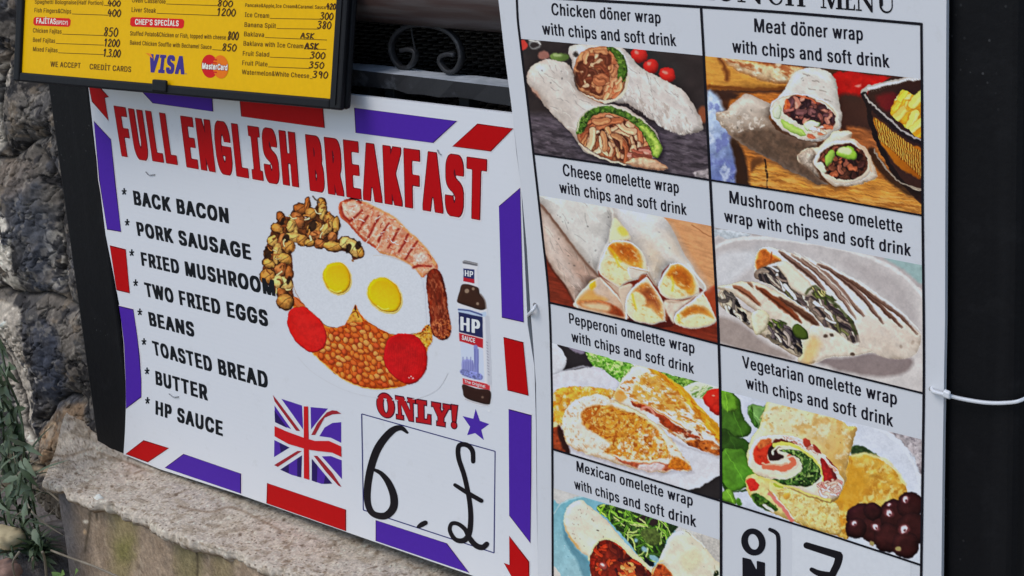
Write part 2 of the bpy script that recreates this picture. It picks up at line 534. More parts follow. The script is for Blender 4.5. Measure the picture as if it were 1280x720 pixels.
# flag
def zz(pts, ox, oy, s): return [(x / s + ox, y / s + oy) for x, y in pts]
B = MB()
fz = lambda p: zz(p, 330, 480, 5.144)
for p in ([(112, 95), (245, 138), (252, 292), (205, 225)], [(68, 138), (175, 290), (72, 245)], [(300, 148), (412, 158), (375, 200), (303, 292)],
          [(497, 245), (497, 378), (430, 345), (357, 335), (390, 280), (440, 250)], [(67, 360), (165, 408), (65, 470)],
          [(105, 550), (245, 458), (240, 600), (180, 585)], [(308, 480), (440, 640), (370, 642), (308, 620)], [(372, 465), (430, 463), (500, 490), (502, 612)]):
    poly_into(B, PB, fz(p), L1, 0)
for p in ([(100, 378), (165, 408), (110, 440)], [(105, 550), (160, 515), (160, 575)], [(215, 478), (245, 458), (240, 600), (215, 595)],
          [(308, 480), (345, 525), (340, 632), (308, 620)], [(395, 585), (440, 640), (385, 642)], [(68, 170), (150, 282), (72, 245)]):
    poly_into(B, PB, fz(p), L2, 2)
for p in ([(58, 70), (90, 110), (234, 302), (208, 300), (70, 112)], [(305, 327), (345, 250), (405, 182), (440, 168), (470, 172), (498, 190), (440, 195), (390, 217), (330, 327)],
          [(66, 521), (215, 430), (245, 430), (90, 532)], [(320, 460), (345, 462), (440, 570), (500, 662), (478, 652), (400, 565)]):
    poly_into(B, PB, fz(p), L2, 3)
poly_into(B, PB, fz([(257, 143), (285, 143), (293, 615), (258, 605)]), L3, 1)
poly_into(B, PB, fz([(70, 270), (150, 305), (260, 345), (330, 365), (420, 365), (498, 400), (500, 468), (440, 440), (350, 430), (280, 420), (160, 385), (70, 335)]), L4, 1)
B.build('flag_print', [inkmat((74, 42, 160)), inkmat((190, 24, 30)), inkmat((40, 26, 92)), inkmat((150, 36, 48))], breakfast)
# price box with the marker-pen price
B = MB()
bx = [(452.3, 517.3), (619, 564), (617.7, 691), (454.3, 637.3)]
for i in range(4): ribbon_into(B, PB, [bx[i], bx[(i + 1) % 4]], 1.25, L1 + i * 2e-5, smooth=False, cap=False)
B.build('price_box', inkmat((38, 40, 110)), breakfast)
pz = lambda p: zz(p, 440, 480, 3.0)
B = MB()
ribbon_into(B, PB, pz([(208, 182), (182, 164), (145, 180), (98, 240), (70, 320), (58, 400), (62, 455), (82, 487), (125, 494), (155, 465), (157, 420), (138, 370), (110, 335), (82, 320)]),
            [3, 6.5, 9, 10, 9.5, 9, 8, 7.5, 9, 10, 9.5, 8, 5.5, 3.5], L2)
ribbon_into(B, PB, pz([(250, 535), (262, 527), (276, 520)]), [4.5, 6.5, 6], L2)
ribbon_into(B, PB, pz([(455, 290), (452, 250), (430, 228), (402, 232), (400, 275), (422, 345), (440, 430), (446, 500), (440, 560), (420, 586), (388, 582), (368, 550), (374, 524), (398, 524), (425, 545), (442, 578), (466, 605), (490, 612), (506, 600)]),
            [5.5, 6, 6, 6, 6, 6, 6, 6.5, 7, 7, 5.5, 5, 5, 5, 5.5, 6.5, 7, 7, 6.5], L2)
ribbon_into(B, PB, pz([(387, 378), (435, 408), (486, 437)]), [4.5, 5.5, 5.5], L3)
B.build('handwritten_price', inkmat((27, 25, 30), .3), breakfast)
B = MB()
st = pz([(464, 93), (480, 138), (515, 150), (485, 172), (495, 210), (462, 184), (432, 192), (443, 160), (415, 120), (455, 130)])
poly_into(B, PB, st, L1)
B.build('star_print', inkmat((72, 44, 164)), breakfast)
# ONLY! in slab serif letters
def slab_letters():
    s, t, v = .16, .13, .30            # slab height, thin stroke, thick stem (unit: cap height 1)
    L = {}
    L['N'] = (1.02, [[(0, 0), (.36, 0), (.36, s), (.26, s), (.26, .70), (.68, 0), (.90, 0), (.90, 1 - s), (1.02, 1 - s), (1.02, 1), (.64, 1), (.64, 1 - s), (.76, 1 - s), (.76, .42), (.40, 1), (0, 1), (0, 1 - s), (.12, 1 - s), (.12, s), (0, s)]])
    L['L'] = (.78, [[(0, 0), (.78, 0), (.78, .40), (.64, .40), (.60, s), (.40, s), (.40, 1 - s), (.54, 1 - s), (.54, 1), (0, 1), (0, 1 - s), (.11, 1 - s), (.11, s), (0, s)]])
    L['Y'] = (1.0, [[(.28, 0), (.72, 0), (.72, s), (.64, s), (.64, .38), (.90, 1 - s), (1.0, 1 - s), (1.0, 1), (.62, 1), (.62, 1 - s), (.71, 1 - s), (.55, .60), (.39, 1 - s), (.46, 1 - s), (.46, 1), (0, 1), (0, 1 - s), (.09, 1 - s), (.35, .38), (.35, s), (.28, s)]])
    return L
SL = slab_letters()
B = MB()
H = homog([(0, 0), (0, 1), (4.42, 1), (4.42, 0)], [(472.5, 519), (470.5, 491), (573.3, 508.5), (572.5, 535.5)])
def lets(grow, lift, m):
    x = 0.0
    a = np.linspace(0, 2 * np.pi, 28, endpoint=False)
    o1 = np.stack([.46 + (.46 + grow) * np.cos(a), .5 + (.53 + grow) * np.sin(a)], 1); o2 = np.stack([.46 + (.15 - grow) * np.cos(a), .5 + (.36 - grow) * np.sin(a)], 1)
    B.add(PB.at(H(np.concatenate([o1, o2])), lift), [(i, (i + 1) % 28, 28 + (i + 1) % 28, 28 + i) for i in range(28)], m)
    x = 1.03
    for ch in 'NLY':
        wd, ps = SL[ch]
        for p in ps:
            p = np.array(p)
            if grow:
                q = np.roll(p, 1, 0); r = np.roll(p, -1, 0); d1 = p - q; d2 = r - p
                n1 = np.stack([d1[:, 1], -d1[:, 0]], 1) / np.linalg.norm(d1, axis=1, keepdims=True); n2 = np.stack([d2[:, 1], -d2[:, 0]], 1) / np.linalg.norm(d2, axis=1, keepdims=True)
                bb = n1 + n2; p = p + grow * bb / np.maximum((bb * n1).sum(1, keepdims=True), .5)
            poly_into(B, PB, H(p + np.array([x, 0])), lift, m)
        x += wd + .07
    x += .16
    ex = np.array([(x - .16 - grow, 1.03 + grow), (x + .16 + grow, 1.03 + grow), (x + .08 + grow, .30 - grow), (x - .08 - grow, .30 - grow)])
    poly_into(B, PB, H(ex), lift, m)
    b = np.stack([x + (.14 + grow) * np.cos(a), .12 + (.14 + grow) * np.sin(a)], 1)
    B.add(PB.at(H(b), lift), [tuple(range(28))], m)
lets(.055, L1, 1); lets(0.0, L2, 0)
B.build('price_word', [inkmat((176, 24, 32)), inkmat((84, 22, 44))], breakfast)
# staples pressed through the board
for pts in ([(547.5, 187), (549.5, 191), (552, 193)], [(183, 214.5), (187, 218.5), (194, 218)], [(212, 492), (218, 496), (224, 495.5)]):
    B = MB()
    P3 = PB.at(spline(pts, False, 5), 0.0008)
    B.tube(P3, 0.00055, 6)
    B.build('staple', steel('staple wire', (.28, .28, .29), .35), breakfast, True)

# ================================================================== lunch menu board
PL = Plane((0, 1, 0), -0.0125)
def below(xy):                                   # the sheet ends where it stands, below the picture
    return xy
lo = [(608, -120), (616, -60), (623, 0), (631, 70), (639, 130), (646, 190), (653, 250), (658.5, 310), (663, 387), (666.5, 430), (670, 480), (671, 560), (671.5, 640), (672, 700), (673.5, 752),
      (800, 797), (1000, 868), (1173, 930), (1176.7, 720), (1178.5, 560), (1181.2, 400), (1181.6, 260), (1182.3, 130), (1183, 0), (1184, -80), (1185, -120), (900, -123)]
lunch = thing('lunch_menu_sign', 'tall white menu board with black ruled boxes and photographs of wraps', 'sign', tuple(PL.at([(920, 840)])[0]))
slab('board', PL, lo, 0.003, SHEET, lunch)
gl = inkmat((22, 22, 30))
TOPL = [(646, -6), (734, 0), (876.5, 8.6), (1000, 17), (1152, 30)]
LEFTL = [(646, -6), (647.5, 25), (650.6, 52), (660, 130), (667, 192), (678, 290), (686.7, 377), (690, 480), (690.7, 561), (691, 640), (691.3, 760)]
MIDL = [(876.5, 8.6), (880, 70), (884, 150), (888, 225), (892.5, 310), (896.5, 380), (898.8, 430), (901, 520), (901.6, 628), (901.5, 790)]
RIGHTL = [(1152, 30), (1153, 150), (1153.6, 268), (1155, 400), (1155, 491), (1153.5, 600), (1152, 706), (1151, 800)]
ROWS = {'r1l': [(667, 192), (776, 207.5), (888, 225)], 'r1r': [(888, 225), (1020, 245.5), (1153.6, 269.2)],
        'r2l': [(687, 378), (790, 402), (899, 430)], 'r2r': [(899, 430), (1030, 461), (1155, 491.5)],
        'r3l': [(690.7, 561), (800, 594.5), (901.6, 626)], 'r3r': [(901.6, 626), (1025, 664.5), (1152, 706)]}
B = MB()
for k, (L_, wd) in enumerate([(TOPL, 3.6), (LEFTL, 2.6), (MIDL, 3.2), (RIGHTL, 3.2)] + [(v, 2.5) for v in ROWS.values()]):
    ribbon_into(B, PL, L_, wd, L2 + k * 3e-5, cap=True)
B.build('ruled_lines', gl, lunch)
for lines in [
    [('Chicken döner wrap', [(689.7, 18.7), (688.9, 3.6), (825.4, 14.6), (826.2, 29.4)]), ('with chips and soft drink', [(678.5, 43), (677, 28), (844.4, 42.8), (845.9, 58)])],
    [('Meat döner wrap', [(943, 40), (942.6, 22.7), (1078.4, 34), (1079, 50.8)]), ('with chips and soft drink', [(915.6, 65.5), (915, 49.4), (1111.3, 68), (1112.5, 85)])],
    [('Cheese omelette wrap', [(704, 219.5), (703, 204.4), (848.2, 227), (849, 241.7)]), ('with chips and soft drink', [(699.8, 240.8), (698.4, 226.6), (858, 254.8), (858.8, 269.2)])],
    [('Mushroom cheese omelette', [(912, 253.9), (911.5, 238), (1127.7, 275.2), (1128.3, 291)]), ('wrap with chips and soft drink', [(905.8, 277), (904.6, 262), (1138.9, 304.9), (1139, 320.5)])],
    [('Pepperoni omelette wrap', [(711.8, 404.2), (711, 390.8), (868, 428), (868.5, 442.3)]), ('with chips and soft drink', [(714.7, 426.7), (713.8, 413.6), (867.7, 453.8), (867.7, 467.4)])],
    [('Vegetarian omelette wrap', [(928.4, 459.5), (927.4, 444.3), (1121.3, 490), (1121.4, 506.4)]), ('with chips and soft drink', [(932.8, 485.3), (931.7, 470.3), (1116.7, 517.5), (1116.7, 533.8)])],
    [('Mexican omelette wrap', [(720.8, 588.7), (720.6, 575.8), (866, 619), (866.2, 632.8)]), ('with chips and soft drink', [(718.4, 610.8), (717.3, 598.3), (870.5, 644.8), (870.5, 659.2)])]]:
    B = MB()
    for s, q in lines: text_into(B, PL, s, q, L1, .027, .006, 0)
    B.build('dish_name', inkmat((27, 28, 38)), lunch)
# the serif title, its feet just inside the picture
def serif(ch):
    s, t, v = .07, .06, .20
    if ch == 'L': return .80, [[(0, 0), (.80, 0), (.80, .30), (.75, .30), (.66, s), (.36, s), (.36, 1 - s), (.48, 1 - s), (.48, 1), (0, 1), (0, 1 - s), (.14, 1 - s), (.14, s), (0, s)]]
    if ch == 'N': return 1.0, [[(0, 0), (.30, 0), (.30, s), (.19, s), (.19, .80), (.78, -.03), (.86, -.03), (.86, 1 - s), (1.0, 1 - s), (1.0, 1), (.68, 1), (.68, 1 - s), (.80, 1 - s), (.80, .26), (.26, 1), (0, 1), (0, 1 - s), (.12, 1 - s), (.12, s), (0, s)]]
    if ch == 'H':
        return 1.0, [[(0, 0), (.42, 0), (.42, s), (.32, s), (.32, .47), (.68, .47), (.68, s), (.58, s), (.58, 0), (1, 0), (1, s), (.89, s), (.89, 1 - s), (1, 1 - s), (1, 1), (.58, 1), (.58, 1 - s), (.68, 1 - s), (.68, .54), (.32, .54), (.32, 1 - s), (.42, 1 - s), (.42, 1), (0, 1), (0, 1 - s), (.11, 1 - s), (.11, s), (0, s)]]
    if ch == 'M':
        return 1.22, [[(0, 0), (.30, 0), (.30, s), (.19, s), (.19, .82), (.52, 0), (.60, 0), (.90, .82), (.90, s), (.80, s), (.80, 0), (1.22, 0), (1.22, s), (1.11, s), (1.11, 1 - s), (1.22, 1 - s), (1.22, 1), (.90, 1), (.62, .28), (.32, 1), (0, 1), (0, 1 - s), (.12, 1 - s), (.12, s), (0, s)]]
    if ch == 'E': return .82, [[(0, 0), (.82, 0), (.82, .28), (.77, .28), (.70, s), (.36, s), (.36, .48), (.60, .48), (.60, .55), (.36, .55), (.36, 1 - s), (.68, 1 - s), (.74, .76), (.79, .76), (.79, 1), (0, 1), (0, 1 - s), (.14, 1 - s), (.14, s), (0, s)]]
    if ch == 'U':
        a = np.linspace(np.pi, 2 * np.pi, 14)
        o = [(.50 + .38 * math.cos(t_), .34 + .36 * math.sin(t_)) for t_ in a]; i_ = [(.53 + .29 * math.cos(t_), .34 + .27 * math.sin(t_)) for t_ in a[::-1]]
        i_[-1] = (.33, .34)
        return 1.0, [[(0, 1), (0, 1 - s), (.12, 1 - s)] + o + [(.88, 1 - s), (1, 1 - s), (1, 1), (.68, 1), (.68, 1 - s), (.82, 1 - s)] + i_ + [(.33, 1 - s), (.43, 1 - s), (.43, 1)]]
    if ch == 'C':
        a = np.radians(np.linspace(42, 318, 26))
        o = [(.47 + .47 * math.cos(t_), .5 + .52 * math.sin(t_)) for t_ in a]; i_ = [(.50 + .30 * math.cos(t_) , .5 + .45 * math.sin(t_)) for t_ in a[::-1]]
        return .90, [o + [(.86, .30)] + i_ + [(.80, .66), (.85, .66), (.85, .98)]]
B = MB()
TITLE = [(860, 883), ('U', 895, 927), ('N', 927.5, 957), ('C', 962, 981), ('H', 982.5, 1007), ('M', 1027, 1057), ('E', 1054, 1070), ('N', 1071.5, 1097), ('U', 1099, 1120)]
TITLE = [('L', 874, 893), ('U', 894, 920), ('N', 922, 955.5), ('C', 959.5, 979.5), ('H', 982, 1007), ('M', 1026, 1055), ('E', 1055.5, 1069), ('N', 1070, 1094.5), ('U', 1097, 1119)]
for k, (ch, xa, xb) in enumerate(TITLE):
    wd, ps = serif(ch)
    by = lambda x: 3.6 + (x - 940) * .0735
    Hh = homog([(0, 0), (0, 1), (wd, 1), (wd, 0)], [(xa, by(xa)), (xa - .8, by(xa) - 27), (xb - .8, by(xb) - 27), (xb, by(xb))])
    for p in ps: poly_into(B, PL, Hh(np.array(p)), L1 + k * 2e-5)
B.build('title', inkmat((20, 20, 26)), lunch)
# pasted price strip: ONLY written downwards, a bracket and a pen figure
B = MB()
ph = [(990.5, 655.5), (1138.5, 702), (1137.5, 830), (990, 780)]
B.add(PL.at(ph, L1), [(0, 1, 2, 3)])
B.build('price_sticker', inkmat((205, 213, 225)), lunch)
B = MB()
oz = lambda p: zz(p, 900, 640, 4.741)
a = np.linspace(0, 2 * np.pi, 32, endpoint=False)
def oval(cx, cy, rx, ry, tilt, n=32):
    c, s_ = math.cos(tilt), math.sin(tilt)
    return [(cx + rx * math.cos(t) * c - ry * math.sin(t) * s_, cy + rx * math.cos(t) * s_ + ry * math.sin(t) * c) for t in a]
o1, o2 = oz(oval(199, 177, 71, 82, -.35)), oz(oval(199, 176, 31, 47, -.25))
B.add(PL.at(o1 + o2, L2), [(i, (i + 1) % 32, 32 + (i + 1) % 32, 32 + i) for i in range(32)])
text_into(B, PL, 'N', [oz([(135, 425)])[0], oz([(134, 268)])[0], oz([(268, 300)])[0], oz([(268, 462)])[0]], L2, .06, .045)
text_into(B, PL, 'L', [oz([(135, 640)])[0], oz([(135, 490)])[0], oz([(262, 525)])[0], oz([(262, 680)])[0]], L2, .06, .045)
B.build('price_word', inkmat((24, 24, 32)), lunch)
B = MB()
ribbon_into(B, PL, oz([(297, 103), (330, 120), (346, 152), (348, 260), (348, 500)]), [4.6, 5, 5.2, 5.2, 5.2], L2, smooth=True)
B.build('bracket', inkmat((24, 24, 32)), lunch)
B = MB()
ribbon_into(B, PL, oz([(514, 197), (600, 224), (690, 252), (706, 262), (696, 310), (672, 360), (640, 440), (600, 540)]), [8, 8.6, 9.6, 10, 9.4, 9, 8.5, 8], L2, n=5)
ribbon_into(B, PL, oz([(545, 340), (590, 362), (660, 372)]), [5.5, 7.5, 7], L3)
B.build('handwritten_price', inkmat((26, 25, 30), .3), lunch)
# ------------------------------------------------------------------ paint: colours of prints, stains and stones
class Paint:
    """colours for a set of points given in photo pixels; shapes are written in enlarged units (o, s)"""
    def __init__(p, XY, o=(0, 0), s=1.0, base=(200, 200, 200), warp=None):
        p.XY = np.asarray(XY, float); p.s = s
        p.U = (p.XY - np.array(o)) * s
        p.C = np.tile(np.array(base, float), (len(p.U), 1)); p.id = np.zeros(len(p.U), int); p.cov = np.zeros(len(p.U)); p.cur = 0
        p.x, p.y = p.U[:, 0].copy(), p.U[:, 1].copy()
        for sc, am, sd in (warp or ()):
            dx, dy = fbm(p.U[:, 0] / sc, p.U[:, 1] / sc, sd, 2) - .5, fbm(p.U[:, 0] / sc + 40, p.U[:, 1] / sc, sd + 50, 2) - .5
            p.x += dx * 2 * am; p.y += dy * 2 * am
    def _sel(p, pts, pad):
        lo = pts.min(0) - pad; hi = pts.max(0) + pad
        return np.nonzero((p.x > lo[0]) & (p.x < hi[0]) & (p.y > lo[1]) & (p.y < hi[1]))[0]
    def sdf(p, pts, pad):
        i = p._sel(pts, pad)
        if len(i) == 0: return i, np.zeros(0)
        X, Y = p.x[i], p.y[i]
        d2 = np.full(len(i), 1e12); gx = np.zeros(len(i)); gy = np.zeros(len(i)); ins = np.zeros(len(i), bool)
        for a, b in zip(pts, np.roll(pts, -1, 0)):
            e = b - a; L = e @ e
            if L < 1e-12: continue
            t = np.clip(((X - a[0]) * e[0] + (Y - a[1]) * e[1]) / L, 0, 1)
            vx, vy = X - a[0] - t * e[0], Y - a[1] - t * e[1]; q = vx ** 2 + vy ** 2; near = q < d2
            d2 = np.where(near, q, d2); gx = np.where(near, vx, gx); gy = np.where(near, vy, gy)
            c = (a[1] > Y) != (b[1] > Y)
            if c.any(): ins ^= c & (X < (b[0] - a[0]) * (Y - a[1]) / (b[1] - a[1] + 1e-15) + a[0])
        d = np.sqrt(d2); p.g = (gx / np.maximum(d, 1e-6), gy / np.maximum(d, 1e-6))
        return i, np.where(ins, d, -d)
    def _mix(p, i, a, col):
        p.C[i] = p.C[i] * (1 - a[:, None]) + np.asarray(col, float) * a[:, None]
        p.cov[i] = np.maximum(p.cov[i], a)
        if p.cur: p.id[i[a > .5]] = p.cur
    def fill(p, pts, col, soft=3.5, smooth=True, rim=None, lin=None, tex=None, alpha=1.0, bev=None, rag=0.0):
        """rim=(colour, width) towards the outline; lin=((x,y),(x,y),colour); tex=(scale, amount[, stretch angle, ratio]); rag roughens the outline"""
        P = spline(pts, True, 5) if smooth else np.asarray(pts, float)
        i, d = p.sdf(P, soft + 2 + rag)
        if len(i) == 0: return
        if rag: d = d + rag * 2 * (fbm(p.x[i] / (rag * 3), p.y[i] / (rag * 3), 3, 3) - .5)
        a = np.clip(.5 + d / soft, 0, 1) * alpha
        c = np.tile(np.asarray(col, float), (len(i), 1))
        if lin:
            q0, q1 = np.array(lin[0], float), np.array(lin[1], float); e = q1 - q0
            t = np.clip(((p.x[i] - q0[0]) * e[0] + (p.y[i] - q0[1]) * e[1]) / (e @ e), 0, 1)[:, None]
            c = c * (1 - t) + np.array(lin[2], float) * t
        if rim:
            t = (np.clip(1 - d / rim[1], 0, 1) ** 1.5)[:, None]
            c = c * (1 - t * .8) + np.array(rim[0], float) * t * .8
        if tex: c = c * (1 + p._tex(i, *tex))[:, None]
        if bev is None: bev = .30 if rim else (.16 if soft < 12 and alpha > .9 and smooth else 0)
        if bev:                                          # round modelling of the photographed food, lit from the upper left
            bw = max(rim[1] * 1.8 if rim else 14, 10); k = np.clip(1 - d / bw, 0, 1) ** 1.3 * -(.55 * p.g[0] + .83 * p.g[1])
            c = np.clip(c * (1 - bev * k)[:, None], 0, 250)
        p._mix(i, a, c)
    def _tex(p, i, sc, am, ang=0.0, ratio=1.0, seed=0, oc=4):
        ca, sa = math.cos(ang), math.sin(ang)
        u = (p.x[i] * ca + p.y[i] * sa) / (sc * ratio); v = (-p.x[i] * sa + p.y[i] * ca) / sc
        return am * 2 * (fbm(u, v, seed, oc) - .5)
    def stroke(p, pts, wd, col, soft=3.0, alpha=1.0, smooth=True, taper=False):
        q = spline(pts, False, 4) if smooth and len(pts) > 2 else np.asarray(pts, float)
        i = p._sel(q, wd + soft)
        if len(i) == 0: return
        X, Y = p.x[i], p.y[i]; best = np.full(len(i), 1e9)
        n = len(q) - 1
        for k, (a, b) in enumerate(zip(q[:-1], q[1:])):
            e = b - a; L = e @ e
            if L < 1e-12: continue
            t = np.clip(((X - a[0]) * e[0] + (Y - a[1]) * e[1]) / L, 0, 1)
            d = np.hypot(X - a[0] - t * e[0], Y - a[1] - t * e[1])
            hw = wd / 2 * (1 - .8 * abs(2 * (k + t) / n - 1) ** 2 if taper else 1.0)
            best = np.minimum(best, d - hw)
        p._mix(i, np.clip(.5 - best / soft, 0, 1) * alpha, col)
    def oval(p, cx, cy, rx, ry, col, ang=0.0, **k):
        t = np.linspace(0, 2 * np.pi, 20, endpoint=False); c, s_ = math.cos(ang), math.sin(ang)
        p.fill(np.stack([cx + rx * np.cos(t) * c - ry * np.sin(t) * s_, cy + rx * np.cos(t) * s_ + ry * np.sin(t) * c], 1), col, smooth=False, **k)
    def patches(p, poly, cols, sc, thr=.5, seed=0, alpha=.8, ang=0.0, ratio=1.0, soft=.16, smooth=True):
        """irregular patches of the given colours inside a polygon"""
        P = spline(poly, True, 5) if smooth else np.asarray(poly, float)
        i, d = p.sdf(P, 3)
        if len(i) == 0: return
        for k, c in enumerate(cols):
            ca, sa = math.cos(ang), math.sin(ang)
            u = (p.x[i] * ca + p.y[i] * sa) / (sc * ratio); v = (-p.x[i] * sa + p.y[i] * ca) / sc
            f = fbm(u + 31 * k, v - 13 * k, seed + 11 * k, 4)
            a = np.clip((f - thr) / soft, 0, 1) * alpha * np.clip(.5 + d / 3.5, 0, 1)
            p._mix(i, a, c)
    def shreds(p, poly, n, ln, wd, cols, seed, ang=None, spread=math.pi, curl=.5, edge=None, ew=2.5, smooth=True):
        """many short curved pieces inside a polygon, each with a dark edge"""
        r = random.Random(seed); P = spline(poly, True, 5) if smooth else np.asarray(poly, float)
        lo, hi = P.min(0), P.max(0)
        from_idx, d = p.sdf(P, 0)
        if len(from_idx) == 0: return
        ok = from_idx[d > wd * .35]
        if len(ok) == 0: return
        keepC, keepI = p.C.copy(), p.id.copy()
        for _ in range(n):
            k = ok[r.randrange(len(ok))]; c = np.array([p.x[k], p.y[k]])
            a = (ang(c) if callable(ang) else (ang or 0)) + r.uniform(-spread, spread) * .5
            L = ln * r.uniform(.6, 1.3); q = r.uniform(-curl, curl) * L
            t = np.array([math.cos(a), math.sin(a)]); nn = np.array([-t[1], t[0]])
            pts = [c - t * L / 2, c + nn * q * .5, c + t * L / 2]
            w_ = wd * r.uniform(.6, 1.3); col = np.array(r.choice(cols), float) * r.uniform(.88, 1.1)
            if edge is not None: p.stroke(pts, w_ + ew * 2, edge, alpha=.6, soft=5)
            p.stroke(pts, w_, col)
            p.stroke([pts[0] + nn * w_ * .2, pts[1] + nn * w_ * .2, pts[2] + nn * w_ * .2], w_ * .3, np.minimum(col * 1.25 + 12, 250), alpha=.6)
        out = np.ones(len(p.C), bool); out[from_idx[d > -1.5]] = False
        p.C[out] = keepC[out]; p.id[out] = keepI[out]
    def grain(p, am, sc=3.0, seed=1):
        p.C *= (1 + am * 2 * (fbm(p.XY[:, 0] / sc, p.XY[:, 1] / sc, seed, 3) - .5))[:, None]
    def finish(p, nu, nv, amount=.16, radius=3, contrast=.10, keep=None):
        """the over-sharpened, contrasty look of a printed stock photograph"""
        I = p.C.reshape(nv, nu, 3)
        def blur(A, r):
            for ax in (0, 1):
                pad = [(0, 0)] * 3; pad[ax] = (r, r); B_ = np.pad(A, pad, mode='edge'); c = np.cumsum(np.insert(B_, 0, 0, ax), ax)
                n = A.shape[ax]; hi = np.take(c, np.arange(2 * r + 1, 2 * r + 1 + n), ax); lo = np.take(c, np.arange(n), ax); A = (hi - lo) / (2 * r + 1)
            return A
        lo_ = blur(blur(I, radius), radius); I2 = I + amount * (I - lo_)
        wide = blur(blur(I, 14), 14); I2 = I2 + .12 * (I - wide)
        t = np.clip(I2 / 255, 0, 1); t = t + contrast * (t - .5) * (1 - np.abs(2 * t - 1)) * 1.6
        out = np.clip(t * 255, 2, 250).reshape(-1, 3)
        p.C = out if keep is None else np.where(keep[:, None], p.C, out)
    def inks(p): return ink(np.clip(p.C, 3, 250))
def quadgrid(top, bottom, left, right, step):
    """grid of photo points between four edge polylines (Coons patch); returns XY, nu, nv"""
    def samp(L_, t):
        L_ = np.asarray(L_, float); s_ = np.concatenate([[0], np.cumsum(np.hypot(*np.diff(L_, axis=0).T))]); s_ /= s_[-1]
        return np.stack([np.interp(t, s_, L_[:, 0]), np.interp(t, s_, L_[:, 1])], -1)
    ln = lambda L_: np.hypot(*np.diff(np.asarray(L_, float), axis=0).T).sum()
    nu = int(max(ln(top), ln(bottom)) / step) + 2; nv = int(max(ln(left), ln(right)) / step) + 2
    u = np.linspace(0, 1, nu); v = np.linspace(0, 1, nv)
    T, Bm, Lf, Rt = samp(top, u), samp(bottom, u), samp(left, v), samp(right, v)
    U, Vv = np.meshgrid(u, v)
    U = U[..., None]; Vv = Vv[..., None]
    P = (1 - Vv) * T[None] + Vv * Bm[None] + (1 - U) * Lf[:, None] + U * Rt[:, None] - ((1 - U) * (1 - Vv) * T[0] + U * (1 - Vv) * T[-1] + (1 - U) * Vv * Bm[0] + U * Vv * Bm[-1])
    return P.reshape(-1, 2), nu, nv
def gridfaces(nu, nv):
    i = np.arange(nu * nv).reshape(nv, nu)
    return np.stack([i[:-1, :-1], i[:-1, 1:], i[1:, 1:], i[1:, :-1]], -1).reshape(-1, 4)

# ================================================================== yellow menu in a black case
yaw, pit = math.radians(-5.5), math.radians(-13)
nC = np.array([math.sin(yaw) * math.cos(pit), math.cos(yaw) * math.cos(pit), math.sin(pit)])
PC = Plane(nC, nC @ CAM + 1.118)
bl, br = PC.at([(27.3, 90.5), (415.2, 123.5)])
cu = unit(br - bl); cw = float(np.linalg.norm(br - bl)); cn = -PC.n; cv = unit(np.cross(cn, cu)); ch = 0.285
if cv[2] < 0: cv = -cv
def cp(a, b, c): return bl + cu * a + cv * b + cn * c
case = thing('menu_display_case', 'yellow printed price list in a black case, hung over the top of the breakfast board', 'menu case', tuple(cp(cw / 2, 0, -.01)))
def cbox(B, a0, a1, b0, b1, c0, c1, m=0):
    B.hexa([cp(a0, b0, c1), cp(a1, b0, c1), cp(a1, b1, c1), cp(a0, b1, c1)], [cp(a0, b0, c0), cp(a1, b0, c0), cp(a1, b1, c0), cp(a0, b1, c0)], m)
PLASTIC = steel('black plastic', (.009, .009, .010), .5, (.014, .014, .016), (.55, .8), .16)
B = MB()
fl, fr, fb, ft = .0095, .0135, .0088, .012
cbox(B, -fl, 0, -fb, ch + ft, -.002, .0035); cbox(B, cw, cw + fr, -fb, ch + ft, -.002, .0035)
cbox(B, 0, cw, -fb, 0, -.002, .0033); cbox(B, 0, cw, ch, ch + ft, -.002, .0033)
bevel(B.build('frame', PLASTIC, case), .0018)
B = MB()
cbox(B, -fl + .001, cw + fr + .0015, -fb + .001, ch + ft, -.0085, -.0025)
bevel(B.build('back_tray', PLASTIC, case), .003)
B = MB(); cbox(B, cw + fr * .45, cw + fr * .60, -fb + .004, ch, .0035, .0045); B.build('hinge_line', PLASTIC, case)
k_ = PC.at([(195, 104), (213, 105)]); a0, a1 = [(q - bl) @ cu for q in k_]
B = MB(); cbox(B, a0, a1, -fb + .002, .0040, .0025, .0052); bevel(B.build('latch', PLASTIC, case), .0015)
YEL = inkmat((248, 172, 0), .45)
B = MB(); B.add([cp(0, 0, 0), cp(cw, 0, 0), cp(cw, ch, 0), cp(0, ch, 0)], [(0, 1, 2, 3)]); B.build('menu_sheet', YEL, case)
OL = (92, 62, 14); HW = (62, 34, 16)
DIG = {'0': [[(.5, .02), (.15, .3), (.15, .75), (.5, .98), (.85, .7), (.85, .3), (.5, .02)]], '1': [[(.25, .25), (.55, .02), (.55, .98)]],
       '2': [[(.15, .25), (.45, .02), (.8, .25), (.5, .6), (.15, .95), (.9, .93)]], '3': [[(.15, .1), (.6, .03), (.75, .25), (.4, .45), (.8, .65), (.6, .95), (.12, .9)]],
       '4': [[(.35, .05), (.12, .6), (.9, .58)], [(.65, .3), (.62, 1.0)]], '5': [[(.8, .05), (.3, .06), (.22, .42), (.65, .42), (.78, .72), (.5, .97), (.12, .9)]],
       '8': [[(.75, .15), (.4, .02), (.25, .25), (.75, .65), (.55, .98), (.2, .78), (.75, .3), (.75, .15)]], '9': [[(.75, .2), (.4, .03), (.2, .3), (.5, .5), (.78, .2), (.7, .98)]],
       'A': [[(.05, 1), (.45, 0), (.85, 1)], [(.2, .62), (.75, .62)]], 'S': [[(.8, .12), (.4, .02), (.2, .28), (.75, .62), (.6, .96), (.12, .88)]], 'K': [[(.15, 0), (.18, 1)], [(.8, .02), (.2, .52), (.85, 1)]],
       '.': [[(.4, .93), (.5, .98)]]}
